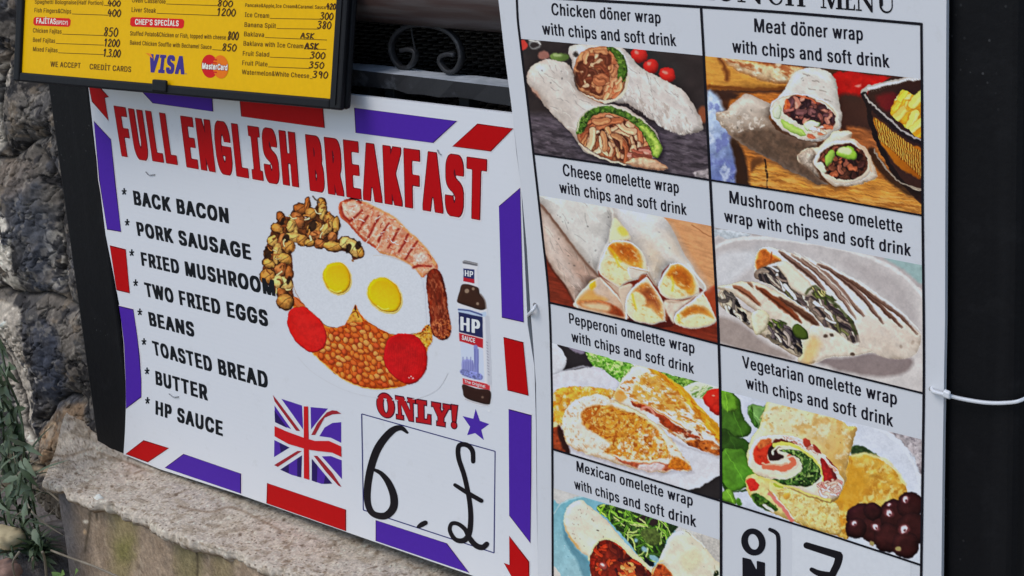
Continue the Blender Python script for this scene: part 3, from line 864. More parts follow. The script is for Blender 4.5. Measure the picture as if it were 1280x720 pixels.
def price(txt, x0, y0, x1, y1, slope=.06, wd=1.35):
    B = MB(); wds = [.35 if c == '.' else 1.0 for c in txt]; tot = sum(wds); x = x0
    for c, q in zip(txt, wds):
        cwid = (x1 - x0) * q / tot
        for st_ in DIG[c]:
            ribbon_into(B, PC, [(x + cwid * .92 * a + (.5 - b) * 1.2, y0 + (x - x0) * slope + (y1 - y0) * b) for a, b in st_], wd, L2, n=4, smooth=len(st_) > 2)
        x += cwid
    B.build('handwritten_price', inkmat(HW, .3), case)
def mline(txt, x0, b0, x1, b1, h, upto=None, col=OL, off=.006, dil=.022):
    B = MB(); sl = (b1 - b0) / (x1 - x0)
    text_into(B, PC, txt, [(x0, b0), (x0 + .25, b0 - h), (x1 + .3, b1 - h), (x1, b1)], L1, dil, off)
    if upto: ribbon_into(B, PC, [(x1 + 1, b1 + .4), (upto[0], upto[1])], .75, L1, smooth=False, cap=False)
    return B.build('menu_line', inkmat(col), case)
def pill(x0, y0, x1, y1, h, txt, tx0, tx1, small=None):
    B = MB(); sl = (y1 - y0) / (x1 - x0); r = 2.2
    pts = [(x0 + r, y0), (x1 - r, y1 - sl * r), (x1, y1 + r), (x1 - .7, y1 + h - r), (x1 - .7 - r, y1 + h), (x0 - .3 + r, y0 + h), (x0 - .3, y0 + h - r), (x0, y0 + r)]
    poly_into(B, PC, pts, L1)
    o = B.build('heading_tab', inkmat((200, 24, 26)), case)
    B = MB()
    bb = lambda x: y0 + (x - x0) * sl + h - 2.6
    text_into(B, PC, txt, [(tx0, bb(tx0)), (tx0 + .2, bb(tx0) - 7), (tx1 + .2, bb(tx1) - 7), (tx1, bb(tx1))], L2, .03, .012)
    if small: text_into(B, PC, small[0], [(small[1], bb(small[1])), (small[1], bb(small[1]) - 4.6), (small[2], bb(small[2]) - 4.6), (small[2], bb(small[2]))], L2, .02, .008)
    B.build('heading_text', inkmat((238, 222, 214)), o)
mline('Spaghetti Bolognaise(Half Portion)', 43.5, 4.6, 129, 6.2, 5.2, (136, 6.8)); price('400', 135, 0, 151.5, 7.5)
mline('Fish Fingers&Chips', 43, 15.4, 89, 17, 5.6, (136, 19)); price('400', 135, 11.3, 152, 20.3)
pill(42, 21.2, 88.7, 23, 10.6, 'FAJİTAS', 45.5, 70, ('(SPICY)', 70.5, 85))
mline('Chicken Fajitas', 41.2, 40.6, 77, 42.2, 5.6, (130, 44.4)); price('850', 130, 34, 148.5, 45.2)
mline('Beef Fajitas', 41.2, 52.4, 69, 53.8, 5.6, (130, 56.4)); price('1200', 130, 48.4, 150.5, 57.8)
mline('Mixed Fajitas', 41.2, 64, 72, 65.6, 5.6, (130, 68.2)); price('1.3.00', 129, 61, 151.5, 70.5)
mline('WE ACCEPT', 63, 83.4, 100.8, 85.4, 6.8, off=.012, dil=.03); mline('CREDİT CARDS', 112, 86.6, 164, 90.2, 7.0, off=.012, dil=.03)
mline('Oven Casserole', 165, 3, 207, 4.6, 5.6, (272, 7)); price('800', 272, 0, 292, 8)
mline('Liver Steak', 164.5, 15, 195, 16.2, 6.0, (274, 19.5)); price('1200', 271, 10, 295.5, 19.4)
pill(163, 21.3, 230.5, 23.8, 11.8, "CHEF'S SPECİALS", 169, 223.5)
mline('Stuffed Potato&Chicken or Fish, topped with cheese', 162.5, 44.3, 282.5, 49.6, 5.6, (286, 50)); price('800', 285, 39.3, 299, 49.5)
mline('Baked Chicken Souffle with Bechamel Sauce', 162.5, 55.8, 264.5, 61.6, 5.6, (278, 62.8)); price('850', 278, 54.4, 296.5, 63.5)
mline('Pancake&Apple,Ice Cream&Caramel Sauce', 306.5, 8.6, 407.5, 11.4, 4.6); price('420', 408.5, 4, 420.5, 11.5)
mline('Ice Cream', 306, 21.2, 336.5, 22.6, 6, (403, 24)); price('300', 400.5, 15.4, 417.5, 24.4)
mline('Banana Split', 305.6, 33.6, 345, 35.3, 6, (399, 36.3)); price('380', 397, 26.2, 415, 35.6)
mline('Baklava', 305, 45.4, 330, 46.4, 6, (409, 50)); price('ASK', 376.5, 41.2, 393.5, 47.4)
mline('Baklava with Ice Cream', 304.3, 57, 379, 60.6, 6, (408, 61.8)); price('ASK', 381.5, 53.8, 399, 60.8, wd=1.7)
mline('Fruit Salad', 303.5, 69.6, 336.5, 71, 6, (389, 73.4)); price('300', 388, 64.6, 407.5, 73)
mline('Fruit Plate', 302.8, 81.4, 334.5, 83.2, 6, (388, 85.6)); price('350', 386.6, 77, 406, 85)
mline('Watermelon&White Cheese', 302.3, 92.8, 386.5, 97.8, 6, (391, 98.4)); price('390', 391, 88.6, 411, 97.2)
B = MB()                                                     # card logos
bq = [(186.5, 90.6), (184.6, 67.2), (230, 70.2), (231.5, 93)]
text_into(B, PC, 'VISA', [(184.5, 90.2), (187.6, 67.4), (232.2, 70.4), (230.6, 93)], L1, .075, .02, 0)
poly_into(B, PC, [(181.8, 66.2), (188.5, 66.8), (191.4, 73.4), (187, 70.2)], L2, 1)
poly_into(B, PC, [(232, 91.6), (233.2, 91.7), (233.1, 92.9), (231.9, 92.8)], L1, 0)
B.build('card_logo', [inkmat((58, 46, 128)), inkmat((226, 132, 26))], case)
B = MB()
cxl, cyl, cxr, cyr = 262.3, 82.8, 276, 83.6
B.add(PC.at([(cxl + 10.4 * math.cos(t), cyl + .07 * 10.4 * math.cos(t) + 14.6 * math.sin(t)) for t in a], L1), [tuple(range(32))], 0)
B.add(PC.at([(cxr + 9.9 * math.cos(t), cyr + .07 * 9.9 * math.cos(t) + 14.6 * math.sin(t)) for t in a], L2), [tuple(range(32))], 1)
for k in range(5): ribbon_into(B, PC, [(266.2 + .2 * k, 74.5 + 3.9 * k), (271.6, 74.9 + 3.9 * k)], 1.7, L2 + 6e-5, 0, smooth=False, cap=False)
text_into(B, PC, 'MasterCard', [(253, 86), (253.6, 78.6), (285, 80.8), (284.6, 88)], L3, .035, .02, 3, (.06, .04))
text_into(B, PC, 'MasterCard', [(253, 86), (253.6, 78.6), (285, 80.8), (284.6, 88)], L4, .035, .02, 2)
B.build('card_logo', [inkmat((192, 24, 28)), inkmat((226, 112, 20)), inkmat((238, 228, 222)), inkmat((150, 40, 40))], case)
# ================================================================== printed photographs on the lunch board
STEP = 0.8
def dish(name_label, top, bottom, left, right, o, s, base, draw, wk=1.0):
    XY, nu, nv = quadgrid(top, bottom, left, right, STEP)
    p = Paint(XY, o, s, base, warp=((34, 5.5 * wk, 201), (11, 3.2 * wk, 203)))
    draw(p)
    p.grain(.05, 6); p.grain(.035, 1.6, 5)
    p.finish(nu, nv)
    ob = mesh('dish_picture', PL.at(XY, L1), gridfaces(nu, nv), PRINT, lunch, False, cols=p.inks())
    ob['label'] = name_label
def cut(L_, y0, y1):
    """the piece of a ruled line between two heights"""
    L_ = np.asarray(L_, float); ys = np.linspace(y0, y1, 6)
    return np.stack([np.interp(ys, L_[:, 1], L_[:, 0]), ys], 1)
MEAT = [(206, 146, 108), (182, 112, 76), (216, 166, 132), (150, 86, 56), (196, 132, 92), (222, 178, 146)]
def tortilla(p, pts, col, rim, rw, seed=0, spots=12, am=.10, sc=26, lin=None, wr=0, ang=.6):
    p.fill(pts, col, rim=(rim, rw), lin=lin, tex=(sc, am, ang, 2.2, seed))
    p.patches(pts, [tuple(np.clip(np.array(col) * 1.07, 0, 245)), tuple(np.array(col) * .88)], sc * 1.2, .50, seed + 3, .5, ang=ang, ratio=2.0, soft=.3)
    r = random.Random(seed + 1); P = spline(pts, True, 4); i, d = p.sdf(P, 0)
    ok = i[d > rw * .4]
    for _ in range(spots):
        k = ok[r.randrange(len(ok))]; q = r.uniform(1.5, 4)
        p.oval(p.x[k], p.y[k], q * 1.3, q, tuple(np.array(col) * r.uniform(.45, .75)), r.uniform(0, 3), soft=3, alpha=.75)
    for _ in range(wr):
        k = ok[r.randrange(len(ok))]; a_ = ang + r.uniform(-.5, .5); L_ = r.uniform(10, 34)
        pts_ = [(p.x[k] - math.cos(a_) * L_, p.y[k] - math.sin(a_) * L_), (p.x[k] + r.uniform(-4, 4), p.y[k] + r.uniform(-4, 4)), (p.x[k] + math.cos(a_) * L_, p.y[k] + math.sin(a_) * L_)]
        dk = r.random() < .6
        p.stroke(pts_, 2.4, tuple(np.array(col) * (.62 if dk else 1.14)), alpha=.55, soft=3)

# ---- two chicken wraps on dark slate
def draw1(p):
    p.fill([(0, 0), (1000, 0), (1000, 480), (0, 380)], (56, 48, 48), smooth=False, tex=(60, .12), soft=40)
    p.fill([(0, 375), (1000, 470), (1000, 900), (0, 900)], (84, 76, 84), smooth=False, soft=40, tex=(10, .35, .2, 4))
    p.patches([(0, 400), (1000, 480), (1000, 800), (0, 800)], [(112, 104, 112), (54, 48, 54)], 14, .56, 5, .7, ang=.15, ratio=4)
    p.oval(50, 62, 24, 26, (184, 66, 58), soft=6); p.oval(110, 58, 30, 26, (128, 126, 126), soft=8); p.oval(108, 62, 22, 14, (60, 52, 52), soft=6); p.stroke([(82, 40), (120, 44), (138, 60)], 4, (200, 198, 196))
    p.oval(150, 110, 26, 22, (150, 108, 98), soft=10); p.oval(225, 118, 48, 22, (122, 142, 82), soft=10, lin=((180, 110), (270, 120), (88, 108, 58)))
    p.oval(215, 108, 20, 8, (176, 190, 142), soft=8, alpha=.7)
    p.oval(906, 392, 26, 40, (138, 84, 58), soft=14)
    for cx, cy, rr_ in ((600, 108, 40), (658, 162, 38), (735, 202, 40)):
        p.oval(cx, cy, rr_, rr_ * .92, (204, 52, 44), .4, rim=((140, 28, 28), 22), soft=4); p.oval(cx - 10, cy - 14, 12, 7, (240, 150, 138), .5, soft=8, alpha=.8)
    backw = [(268, 92), (292, 62), (380, 52), (520, 72), (600, 160), (700, 215), (800, 268), (856, 335), (906, 440), (896, 468), (820, 487), (755, 472), (700, 444), (640, 402), (560, 345), (500, 335), (420, 335), (330, 290), (292, 220), (286, 150)]
    tortilla(p, backw, (212, 205, 201), (150, 138, 130), 34, 11, 6, .10, 22, wr=70, ang=1.05)
    p.patches([(500, 290), (640, 300), (800, 380), (860, 470), (760, 478), (640, 405), (540, 345)], [(176, 164, 156), (226, 220, 216)], 11, .52, 21, .75, ang=1.2, ratio=2.5)
    p.oval(305, 104, 13, 15, (70, 62, 58), soft=8)
    cutb = [(300, 150), (330, 95), (390, 68), (460, 70), (515, 110), (545, 175), (545, 235), (515, 295), (460, 325), (400, 315), (330, 285), (292, 225)]
    p.fill(cutb, (196, 140, 102), rim=((120, 70, 44), 14), tex=(18, .3))
    p.shreds([(310, 150), (340, 100), (440, 80), (500, 130), (505, 220), (480, 300), (410, 300), (330, 270), (300, 210)], 52, 46, 25, MEAT + [(104, 56, 38), (120, 64, 42)], 5, ang=lambda c: math.atan2(c[1] - 190, c[0] - 410) + 1.3, spread=1.6, curl=.7, edge=(96, 50, 32), ew=3.5)
    p.fill([(446, 72), (490, 74), (535, 122), (548, 190), (530, 240), (508, 236), (500, 190), (505, 150), (478, 104)], (84, 112, 44), rim=((48, 66, 26), 10), tex=(12, .5))
    p.patches([(446, 72), (535, 122), (545, 230), (505, 230), (500, 150)], [(132, 158, 72), (44, 62, 26)], 9, .55, 8, .8)
    p.stroke([(296, 262), (340, 300), (430, 332), (500, 318), (540, 262), (552, 210)], 13, (226, 200, 180)); p.stroke([(300, 276), (350, 308), (430, 338)], 5, (168, 118, 88))
    p.shreds([(420, 240), (520, 215), (500, 310), (430, 318)], 9, 60, 15, [(226, 150, 112), (214, 130, 92), (238, 190, 160)], 9, ang=-1.0, spread=.4, edge=(140, 74, 46))
    front = [(70, 222), (98, 162), (160, 132), (250, 142), (288, 182), (300, 250), (340, 300), (430, 342), (520, 350), (600, 400), (680, 470), (708, 545), (694, 592), (660, 604), (734, 638), (690, 657), (560, 634), (440, 604), (340, 564), (284, 486), (205, 405), (132, 316)]
    p.fill([(q[0] + 14, q[1] + 16) for q in front], (40, 34, 38), soft=22, alpha=.75)
    tortilla(p, front, (213, 206, 201), (140, 124, 114), 40, 31, 14, .09, 30, lin=((330, 200), (150, 420), (196, 186, 178)), wr=46, ang=.75)
    p.fill([(92, 262), (118, 280), (136, 318), (120, 306)], (182, 130, 110), soft=14, alpha=.7)
    cutf = [(304, 478), (326, 402), (390, 360), (470, 352), (560, 388), (640, 440), (690, 500), (707, 552), (690, 592), (650, 590), (724, 636), (690, 650), (560, 628), (440, 596), (370, 560), (318, 522)]
    p.fill(cutf, (176, 118, 84), rim=((96, 56, 36), 12), tex=(18, .3))
    p.shreds([(322, 500), (345, 430), (440, 390), (560, 430), (640, 520), (650, 590), (560, 615), (440, 590), (360, 550)], 52, 84, 24, MEAT + [(104, 56, 38), (92, 48, 34)], 7, ang=lambda c: math.atan2(c[1] - 560, c[0] - 470) + 1.57, spread=.6, curl=.35, edge=(74, 40, 28), ew=4)
    p.shreds([(410, 470), (500, 460), (520, 560), (430, 580)], 9, 90, 18, [(84, 44, 34), (222, 172, 136), (200, 140, 100), (70, 38, 30)], 17, ang=1.2, spread=.6, edge=(60, 34, 24))
    p.shreds([(560, 560), (650, 540), (660, 600), (560, 620)], 9, 70, 22, [(190, 128, 112), (150, 84, 66), (122, 66, 52)], 19, ang=.3, spread=.7, edge=(90, 46, 36))
    lett = [(300, 480), (324, 404), (388, 358), (470, 350), (560, 386), (640, 436), (692, 500), (708, 552), (694, 594), (664, 585), (650, 540), (620, 486), (570, 432), (500, 394), (430, 384), (372, 410), (344, 468), (318, 484)]
    p.fill(lett, (82, 112, 46), rim=((40, 58, 24), 9), tex=(12, .4), lin=((560, 400), (700, 560), (148, 176, 72)))
    p.patches(lett, [(128, 154, 74), (46, 62, 28)], 10, .56, 13, .85)
    p.fill([(600, 452), (640, 452), (690, 510), (706, 556), (690, 592), (664, 580), (668, 530), (640, 490)], (170, 196, 96), rim=((108, 140, 50), 12), tex=(14, .25))
    p.stroke([(306, 470), (328, 402), (390, 357), (470, 349), (562, 386), (642, 437)], 6, (214, 206, 188), alpha=.85)
    p.stroke([(320, 530), (370, 570), (440, 602), (540, 628)], 8, (214, 190, 170)); p.fill([(540, 612), (640, 596), (734, 638), (690, 656), (600, 642)], (206, 168, 140), rim=((150, 100, 74), 14), tex=(16, .3))
    p.fill([(860, 668), (940, 650), (960, 692), (890, 690)], (150, 142, 146), soft=10, tex=(10, .4))
dish('photo of two halved chicken wraps with lettuce on dark slate', [(649.4, 48.4), (764, 58.6), (879, 69.6)], ROWS['r1l'], cut(LEFTL, 48.4, 192), cut(MIDL, 69.6, 225), (640, 40), 3.789, (60, 54, 54), draw1)

# ---- two meat wraps on a wooden board with a basket of chips
def draw2(p):
    p.fill([(-50, -50), (1000, -50), (1000, 800), (-50, 800)], (84, 54, 38), smooth=False, tex=(40, .2))
    p.fill([(120, 190), (600, 180), (760, 380), (930, 560), (950, 720), (100, 720), (90, 300)], (172, 108, 50), smooth=False, soft=14, tex=(7, .35, .12, 9))
    p.fill([(0, 20), (140, 30), (330, 90), (390, 150), (340, 168), (60, 175), (10, 150)], (206, 146, 68), soft=8, rim=((150, 92, 34), 24), tex=(8, .15, .1, 6)); p.stroke([(20, 160), (180, 172), (340, 168)], 12, (120, 72, 32), soft=8)
    p.stroke([(66, 40), (92, 90), (100, 130)], 18, (126, 76, 36), soft=14)
    p.fill([(80, 40), (160, 50), (300, 70), (420, 80), (400, 130), (310, 150), (200, 120), (110, 80)], (222, 190, 150), soft=14, rim=((176, 116, 70), 24), tex=(20, .25))
    p.patches([(80, 40), (420, 80), (400, 130), (310, 150), (200, 120)], [(156, 88, 48), (240, 226, 200)], 20, .55, 3, .8, ang=.3, ratio=2)
    p.fill([(20, 180), (140, 190), (120, 210), (30, 220)], (70, 46, 36), soft=14)
    p.fill([(10, 200), (70, 220), (110, 330), (140, 470), (146, 580), (20, 560)], (176, 196, 226), soft=18, lin=((20, 300), (150, 520), (96, 108, 160)), tex=(26, .2))
    p.patches([(10, 200), (110, 330), (140, 560), (20, 560)], [(214, 226, 244), (100, 106, 166)], 30, .54, 5, .6)
    p.fill([(110, 380), (150, 400), (180, 480), (200, 560), (270, 600), (150, 600), (128, 470)], (60, 40, 30), soft=14)
    p.fill([(200, 470), (262, 480), (270, 600), (220, 600)], (104, 66, 36), soft=10)
    p.fill([(250, 480), (500, 560), (720, 540), (930, 620), (930, 720), (250, 620)], (196, 134, 62), soft=14, tex=(6, .35, .18, 12))
    p.stroke([(255, 470), (262, 530), (268, 600)], 7, (30, 22, 20))
    p.patches([(250, 480), (500, 560), (930, 620), (930, 720), (250, 620)], [(150, 92, 36), (226, 170, 96)], 7, .55, 9, .6, ang=.15, ratio=8)
    p.fill([(540, 110), (600, 96), (700, 112), (910, 135), (910, 190), (700, 220), (640, 224), (560, 200)], (176, 28, 22), soft=8, rim=((120, 18, 18), 30), tex=(30, .15)); p.oval(646, 156, 14, 6, (230, 130, 120), soft=8)
    p.fill([(570, 200), (680, 220), (720, 380), (700, 420), (600, 360), (560, 320)], (70, 44, 36), soft=20)
    p.fill([(600, 330), (720, 360), (710, 440), (620, 400)], (150, 92, 52), soft=16, tex=(8, .3, .2, 8))
    # chips basket
    p.fill([(690, 180), (930, 120), (930, 620), (860, 600), (760, 480), (712, 330)], (64, 40, 34), soft=6)
    p.fill([(720, 200), (800, 190), (830, 240), (760, 260)], (110, 34, 34), soft=18)
    chips = [(780, 270), (820, 190), (850, 176), (880, 200), (912, 190), (915, 380), (860, 340), (820, 310)]
    p.fill(chips, (232, 178, 52), rim=((190, 120, 24), 20), tex=(20, .2))
    p.shreds(chips, 14, 70, 30, [(240, 192, 70), (248, 214, 110), (226, 160, 40)], 3, ang=-.6, spread=1.2, curl=.15, edge=(178, 112, 26))
    p.fill([(712, 290), (780, 340), (860, 400), (915, 430), (915, 540), (870, 530), (800, 480), (740, 390)], (196, 128, 34), soft=6, lin=((720, 300), (900, 540), (150, 86, 20)))
    for k in range(20):
        t = k / 19; p.stroke([(716 + t * 198, 292 + t * 148), (735 + t * 178, 382 + t * 165)], 4.2, (98, 54, 18), alpha=.85); p.stroke([(722 + t * 196, 296 + t * 148), (739 + t * 178, 382 + t * 165)], 2.4, (248, 206, 112), alpha=.8)
    p.stroke([(668, 190), (690, 168), (790, 142), (915, 118)], 20, (176, 168, 162)); p.stroke([(690, 170), (790, 145), (915, 122)], 9, (226, 224, 222))
    for k in range(22): p.stroke([(700 + k * 10, 172 - k * 2.4), (704 + k * 10, 180 - k * 2.4)], 2.5, (120, 108, 100), alpha=.7)
    p.stroke([(668, 195), (700, 240), (780, 312), (850, 365), (920, 402)], 24, (44, 32, 32)); p.stroke([(672, 196), (704, 236), (784, 306), (852, 358), (920, 392)], 7, (168, 160, 156))
    p.stroke([(690, 240), (705, 330), (740, 420), (790, 510), (850, 580), (920, 610)], 20, (40, 28, 26)); p.stroke([(716, 430), (760, 500), (840, 572), (920, 596)], 4, (180, 168, 150))
    p.stroke([(700, 430), (750, 510), (840, 590), (920, 624)], 30, (46, 30, 24), soft=14, alpha=.8); p.stroke([(714, 424), (752, 492), (830, 566), (916, 590)], 5, (150, 136, 122))
    # back wrap
    bw = [(330, 180), (360, 130), (400, 90), (450, 82), (520, 96), (556, 140), (564, 200), (576, 290), (560, 350), (500, 386), (440, 390), (340, 350), (285, 290), (276, 240)]
    p.fill([(70, 270), (130, 340), (260, 440), (400, 500), (480, 560), (600, 580), (520, 400), (300, 300)], (70, 46, 34), soft=26, alpha=.8)
    tortilla(p, bw, (216, 210, 204), (160, 148, 138), 24, 3, 14, .1, 20)
    for q in ((470, 140), (500, 180), (430, 112), (520, 220), (455, 170)): p.stroke([(q[0] - 14, q[1] - 4), (q[0] + 14, q[1] + 5)], 5, (150, 140, 132), alpha=.7)
    lw = [(50, 286), (90, 262), (150, 205), (185, 192), (240, 215), (285, 240), (276, 290), (310, 345), (400, 385), (470, 400), (440, 440), (390, 445), (460, 520), (520, 575), (440, 552), (300, 480), (180, 415), (110, 365)]
    tortilla(p, lw, (206, 194, 182), (130, 112, 98), 30, 13, 10, .12, 22, lin=((200, 230), (280, 440), (104, 84, 70)))
    p.fill([(110, 360), (250, 335), (330, 352), (440, 400), (400, 450), (460, 520), (510, 572), (430, 552), (300, 482), (180, 418)], (96, 76, 62), soft=34, alpha=.85, tex=(14, .25))
    p.patches([(50, 286), (90, 262), (270, 300), (250, 330), (110, 350)], [(166, 146, 128), (226, 216, 206)], 12, .54, 15, .7)
    cb = [(278, 250), (300, 212), (350, 192), (440, 196), (520, 226), (560, 276), (562, 330), (520, 362), (450, 388), (380, 370), (310, 322), (284, 286)]
    p.fill(cb, (222, 208, 190), rim=((238, 232, 224), 10), tex=(14, .1)); p.stroke([(284, 250), (308, 216), (360, 200), (440, 204), (514, 234), (552, 280)], 4, (176, 150, 124), alpha=.7)
    p.fill([(332, 262), (350, 215), (400, 198), (480, 222), (550, 285), (545, 330), (500, 340), (420, 325), (370, 300)], (120, 66, 56), tex=(14, .5))
    p.shreds([(335, 262), (355, 215), (410, 198), (490, 225), (550, 290), (540, 335), (440, 330), (370, 300)], 50, 26, 22, [(98, 64, 68), (74, 48, 52), (142, 88, 80), (182, 124, 108), (120, 80, 80), (60, 38, 42)], 4, spread=3, curl=.9, edge=(46, 28, 30), ew=3)
    p.fill([(336, 226), (352, 212), (358, 250), (340, 262)], (214, 104, 62), tex=(9, .4)); p.stroke([(392, 200), (440, 210), (470, 228)], 8, (206, 112, 72), alpha=.8)
    p.fill([(290, 262), (312, 240), (326, 260), (318, 300), (296, 292)], (206, 214, 190), rim=((150, 170, 120), 8))
    p.fill([(324, 300), (360, 318), (412, 345), (428, 366), (390, 362), (340, 336)], (176, 204, 112), rim=((120, 160, 60), 9)); p.fill([(415, 318), (450, 304), (488, 318), (470, 344), (430, 346)], (216, 228, 200), rim=((150, 190, 100), 9))
    p.shreds([(440, 340), (550, 320), (500, 370), (440, 380)], 10, 34, 10, [(224, 200, 176), (196, 110, 80), (240, 232, 220)], 6, spread=1, edge=(150, 96, 70))
    fw = [(392, 450), (420, 425), (480, 412), (520, 372), (560, 345), (620, 352), (612, 378), (640, 390), (690, 440), (724, 520), (712, 545), (650, 572), (570, 582), (520, 560), (470, 500), (400, 480)]
    tortilla(p, fw, (222, 206, 188), (170, 142, 116), 18, 9, 5, .1, 16)
    p.fill([(395, 450), (450, 425), (470, 450), (455, 480), (490, 540), (430, 500)], (190, 176, 162), soft=8, rim=((110, 94, 82), 20), tex=(8, .3))
    cf = [(462, 478), (490, 425), (540, 392), (610, 392), (660, 420), (694, 470), (700, 515), (660, 552), (590, 570), (530, 555), (490, 520)]
    p.fill(cf, (224, 204, 182), rim=((240, 230, 218), 10))
    p.fill([(478, 476), (505, 428), (560, 402), (620, 404), (670, 440), (686, 500), (650, 540), (580, 550), (520, 530), (494, 510)], (92, 56, 42), tex=(12, .5))
    p.shreds([(485, 476), (520, 428), (600, 405), (660, 440), (680, 500), (640, 540), (560, 550), (500, 510)], 46, 22, 18, [(74, 44, 38), (118, 70, 50), (140, 86, 66), (46, 30, 26), (160, 92, 62)], 8, spread=3, curl=.9, edge=(36, 22, 20), ew=3)
    p.fill([(556, 440), (580, 412), (620, 420), (642, 448), (625, 468), (580, 462)], (150, 190, 70), rim=((96, 130, 40), 10)); p.oval(590, 432, 30, 16, (214, 228, 186), .3, soft=8, alpha=.8)
    p.fill([(505, 470), (530, 430), (552, 440), (540, 470), (515, 496)], (150, 182, 84), rim=((100, 130, 50), 8)); p.fill([(470, 486), (490, 478), (510, 510), (490, 518)], (208, 216, 190))
    p.stroke([(645, 405), (684, 450), (702, 512)], 10, (214, 168, 138), alpha=.8)
dish('photo of two halved meat wraps on a wooden board beside a wire basket of chips', [(881.3, 70), (1015, 83.5), (1153, 98.6)], ROWS['r1r'], cut(MIDL, 70, 225), cut(RIGHTL, 98.6, 269.2), (880, 60), 3.35, (120, 80, 50), draw2)

# ---- five cheese wraps on a wooden board
def draw3(p):
    p.fill([(-50, -50), (950, -50), (950, 800), (-50, 800)], (124, 52, 34), smooth=False, tex=(9, .2, .25, 6))
    p.fill([(560, 110), (900, 170), (900, 520), (700, 420)], (206, 150, 108), smooth=False, soft=6, tex=(9, .12, .3, 8)); p.stroke([(720, 165), (780, 205), (830, 230)], 5, (150, 96, 62), alpha=.6); p.fill([(780, 470), (860, 440), (860, 640), (800, 560)], (160, 74, 44), soft=10)
    p.fill([(420, 560), (620, 500), (640, 620), (480, 620)], (90, 34, 26), soft=10)
    W_ = (214, 208, 202)
    # middle wrap (large, top left)
    tortilla(p, [(20, 20), (150, 30), (360, 70), (372, 140), (350, 250), (300, 350), (296, 400), (230, 330), (150, 210), (60, 90), (30, 60)], (208, 206, 202), (176, 170, 166), 40, 2, 12, .10, 40, wr=12, ang=.9)
    tortilla(p, [(352, 60), (480, 90), (590, 130), (640, 200), (690, 300), (780, 440), (772, 462), (700, 400), (640, 340), (590, 372), (566, 440), (540, 420), (516, 380), (520, 340), (480, 270), (420, 220), (372, 130)], (216, 216, 218), (186, 180, 174), 34, 4, 6, .06, 40, lin=((420, 150), (480, 350), (208, 190, 168)))
    # left roll
    lr = [(30, 70), (60, 92), (150, 210), (240, 330), (306, 402), (262, 430), (220, 470), (196, 520), (150, 440), (90, 360), (56, 290), (44, 180)]
    tortilla(p, lr, (198, 180, 170), (150, 124, 110), 34, 6, 8, .14, 22, lin=((80, 300), (230, 330), (176, 148, 134)), wr=26, ang=.9)
    p.stroke([(34, 72), (70, 110), (160, 230), (250, 345), (304, 402)], 9, (96, 62, 46), soft=10, alpha=.9)
    p.stroke([(56, 296), (92, 366), (152, 446), (198, 524)], 8, (84, 44, 32), soft=8, alpha=.8)
    def mouth(poly, hollow, cheese, streaks, orange=(212, 132, 44), dark=(164, 84, 28), pale=(238, 216, 168), rimw=10, to=None):
        q = spline(poly, True, 5)
        p.fill(poly, (230, 212, 182), rim=((234, 228, 220), rimw), soft=4, tex=(20, .05))
        keep = np.ones(len(p.C), bool); i, d = p.sdf(q, 0); keep[i[d > rimw * .6]] = False; sv = p.C.copy()
        h = np.array(hollow, float); c0 = h.mean(0)
        p.fill(h, orange, soft=14, lin=(tuple(h[0]), tuple(to or h[len(h) // 2]), tuple(np.array(orange) * .9 + (34, 40, 30))), tex=(14, .14), bev=0)
        p.fill(c0 + (h - c0) * .62 + np.array([6, -10]), dark, soft=30, alpha=.75, tex=(12, .2), bev=0)
        for pl_ in cheese: p.fill(pl_, pale, soft=12, tex=(14, .10), alpha=.92, bev=.12)
        for st_ in streaks: p.stroke(st_, 9, (238, 190, 48), soft=10, alpha=.85)
        p.patches(poly, [(242, 226, 186), (206, 134, 50)], 11, .62, int(c0[0]), .45, ang=.6, ratio=1.8)
        p.C[keep] = sv[keep]
    # left roll: flap and hollow
    p.fill([(306, 402), (262, 430), (222, 468), (198, 505), (206, 540), (420, 588), (424, 560), (400, 510), (356, 460)], (214, 196, 180), soft=4, tex=(20, .10), lin=((250, 430), (390, 560), (196, 160, 134)))
    p.fill([(206, 506), (240, 470), (270, 452), (290, 480), (340, 500), (300, 512), (230, 516)], (214, 160, 96), soft=18); p.fill([(206, 510), (260, 504), (330, 510), (392, 542), (412, 580), (330, 560), (230, 538)], (190, 126, 80), soft=10, lin=((230, 520), (400, 560), (146, 66, 34)), tex=(12, .25))
    p.fill([(226, 522), (300, 518), (350, 530), (340, 556), (270, 546)], (220, 184, 146), soft=18); p.fill([(258, 430), (282, 414), (288, 440), (268, 458)], (236, 180, 50), soft=10)
    p.stroke([(306, 404), (360, 462), (404, 512), (424, 562), (424, 590)], 8, (238, 228, 216)); p.stroke([(304, 404), (262, 430), (222, 468), (198, 506), (204, 536)], 5, (232, 216, 198))
    p.fill([(318, 408), (350, 420), (420, 446), (430, 500), (420, 560), (390, 490)], (196, 172, 152), soft=14)
    # creases and the round backs of the rolls
    p.stroke([(356, 60), (380, 130), (440, 226), (520, 330), (548, 410)], 26, (176, 168, 160), soft=40, alpha=.55)
    p.stroke([(40, 84), (150, 216), (240, 332), (304, 404)], 34, (150, 132, 120), soft=40, alpha=.45)
    p.stroke([(120, 60), (220, 190), (320, 300)], 40, (226, 225, 222), soft=60, alpha=.55); p.stroke([(480, 110), (580, 240), (690, 360)], 40, (230, 230, 230), soft=60, alpha=.6)
    p.stroke([(620, 170), (700, 310), (790, 450)], 22, (178, 170, 164), soft=36, alpha=.6)
    p.stroke([(60, 150), (110, 290), (190, 420)], 30, (216, 204, 196), soft=40, alpha=.5)
    # middle roll
    p.stroke([(352, 80), (366, 130), (352, 220), (318, 300), (298, 366)], 9, (236, 230, 222), soft=9, alpha=.8); p.stroke([(372, 120), (420, 190), (450, 232)], 8, (168, 158, 150), soft=12, alpha=.7)
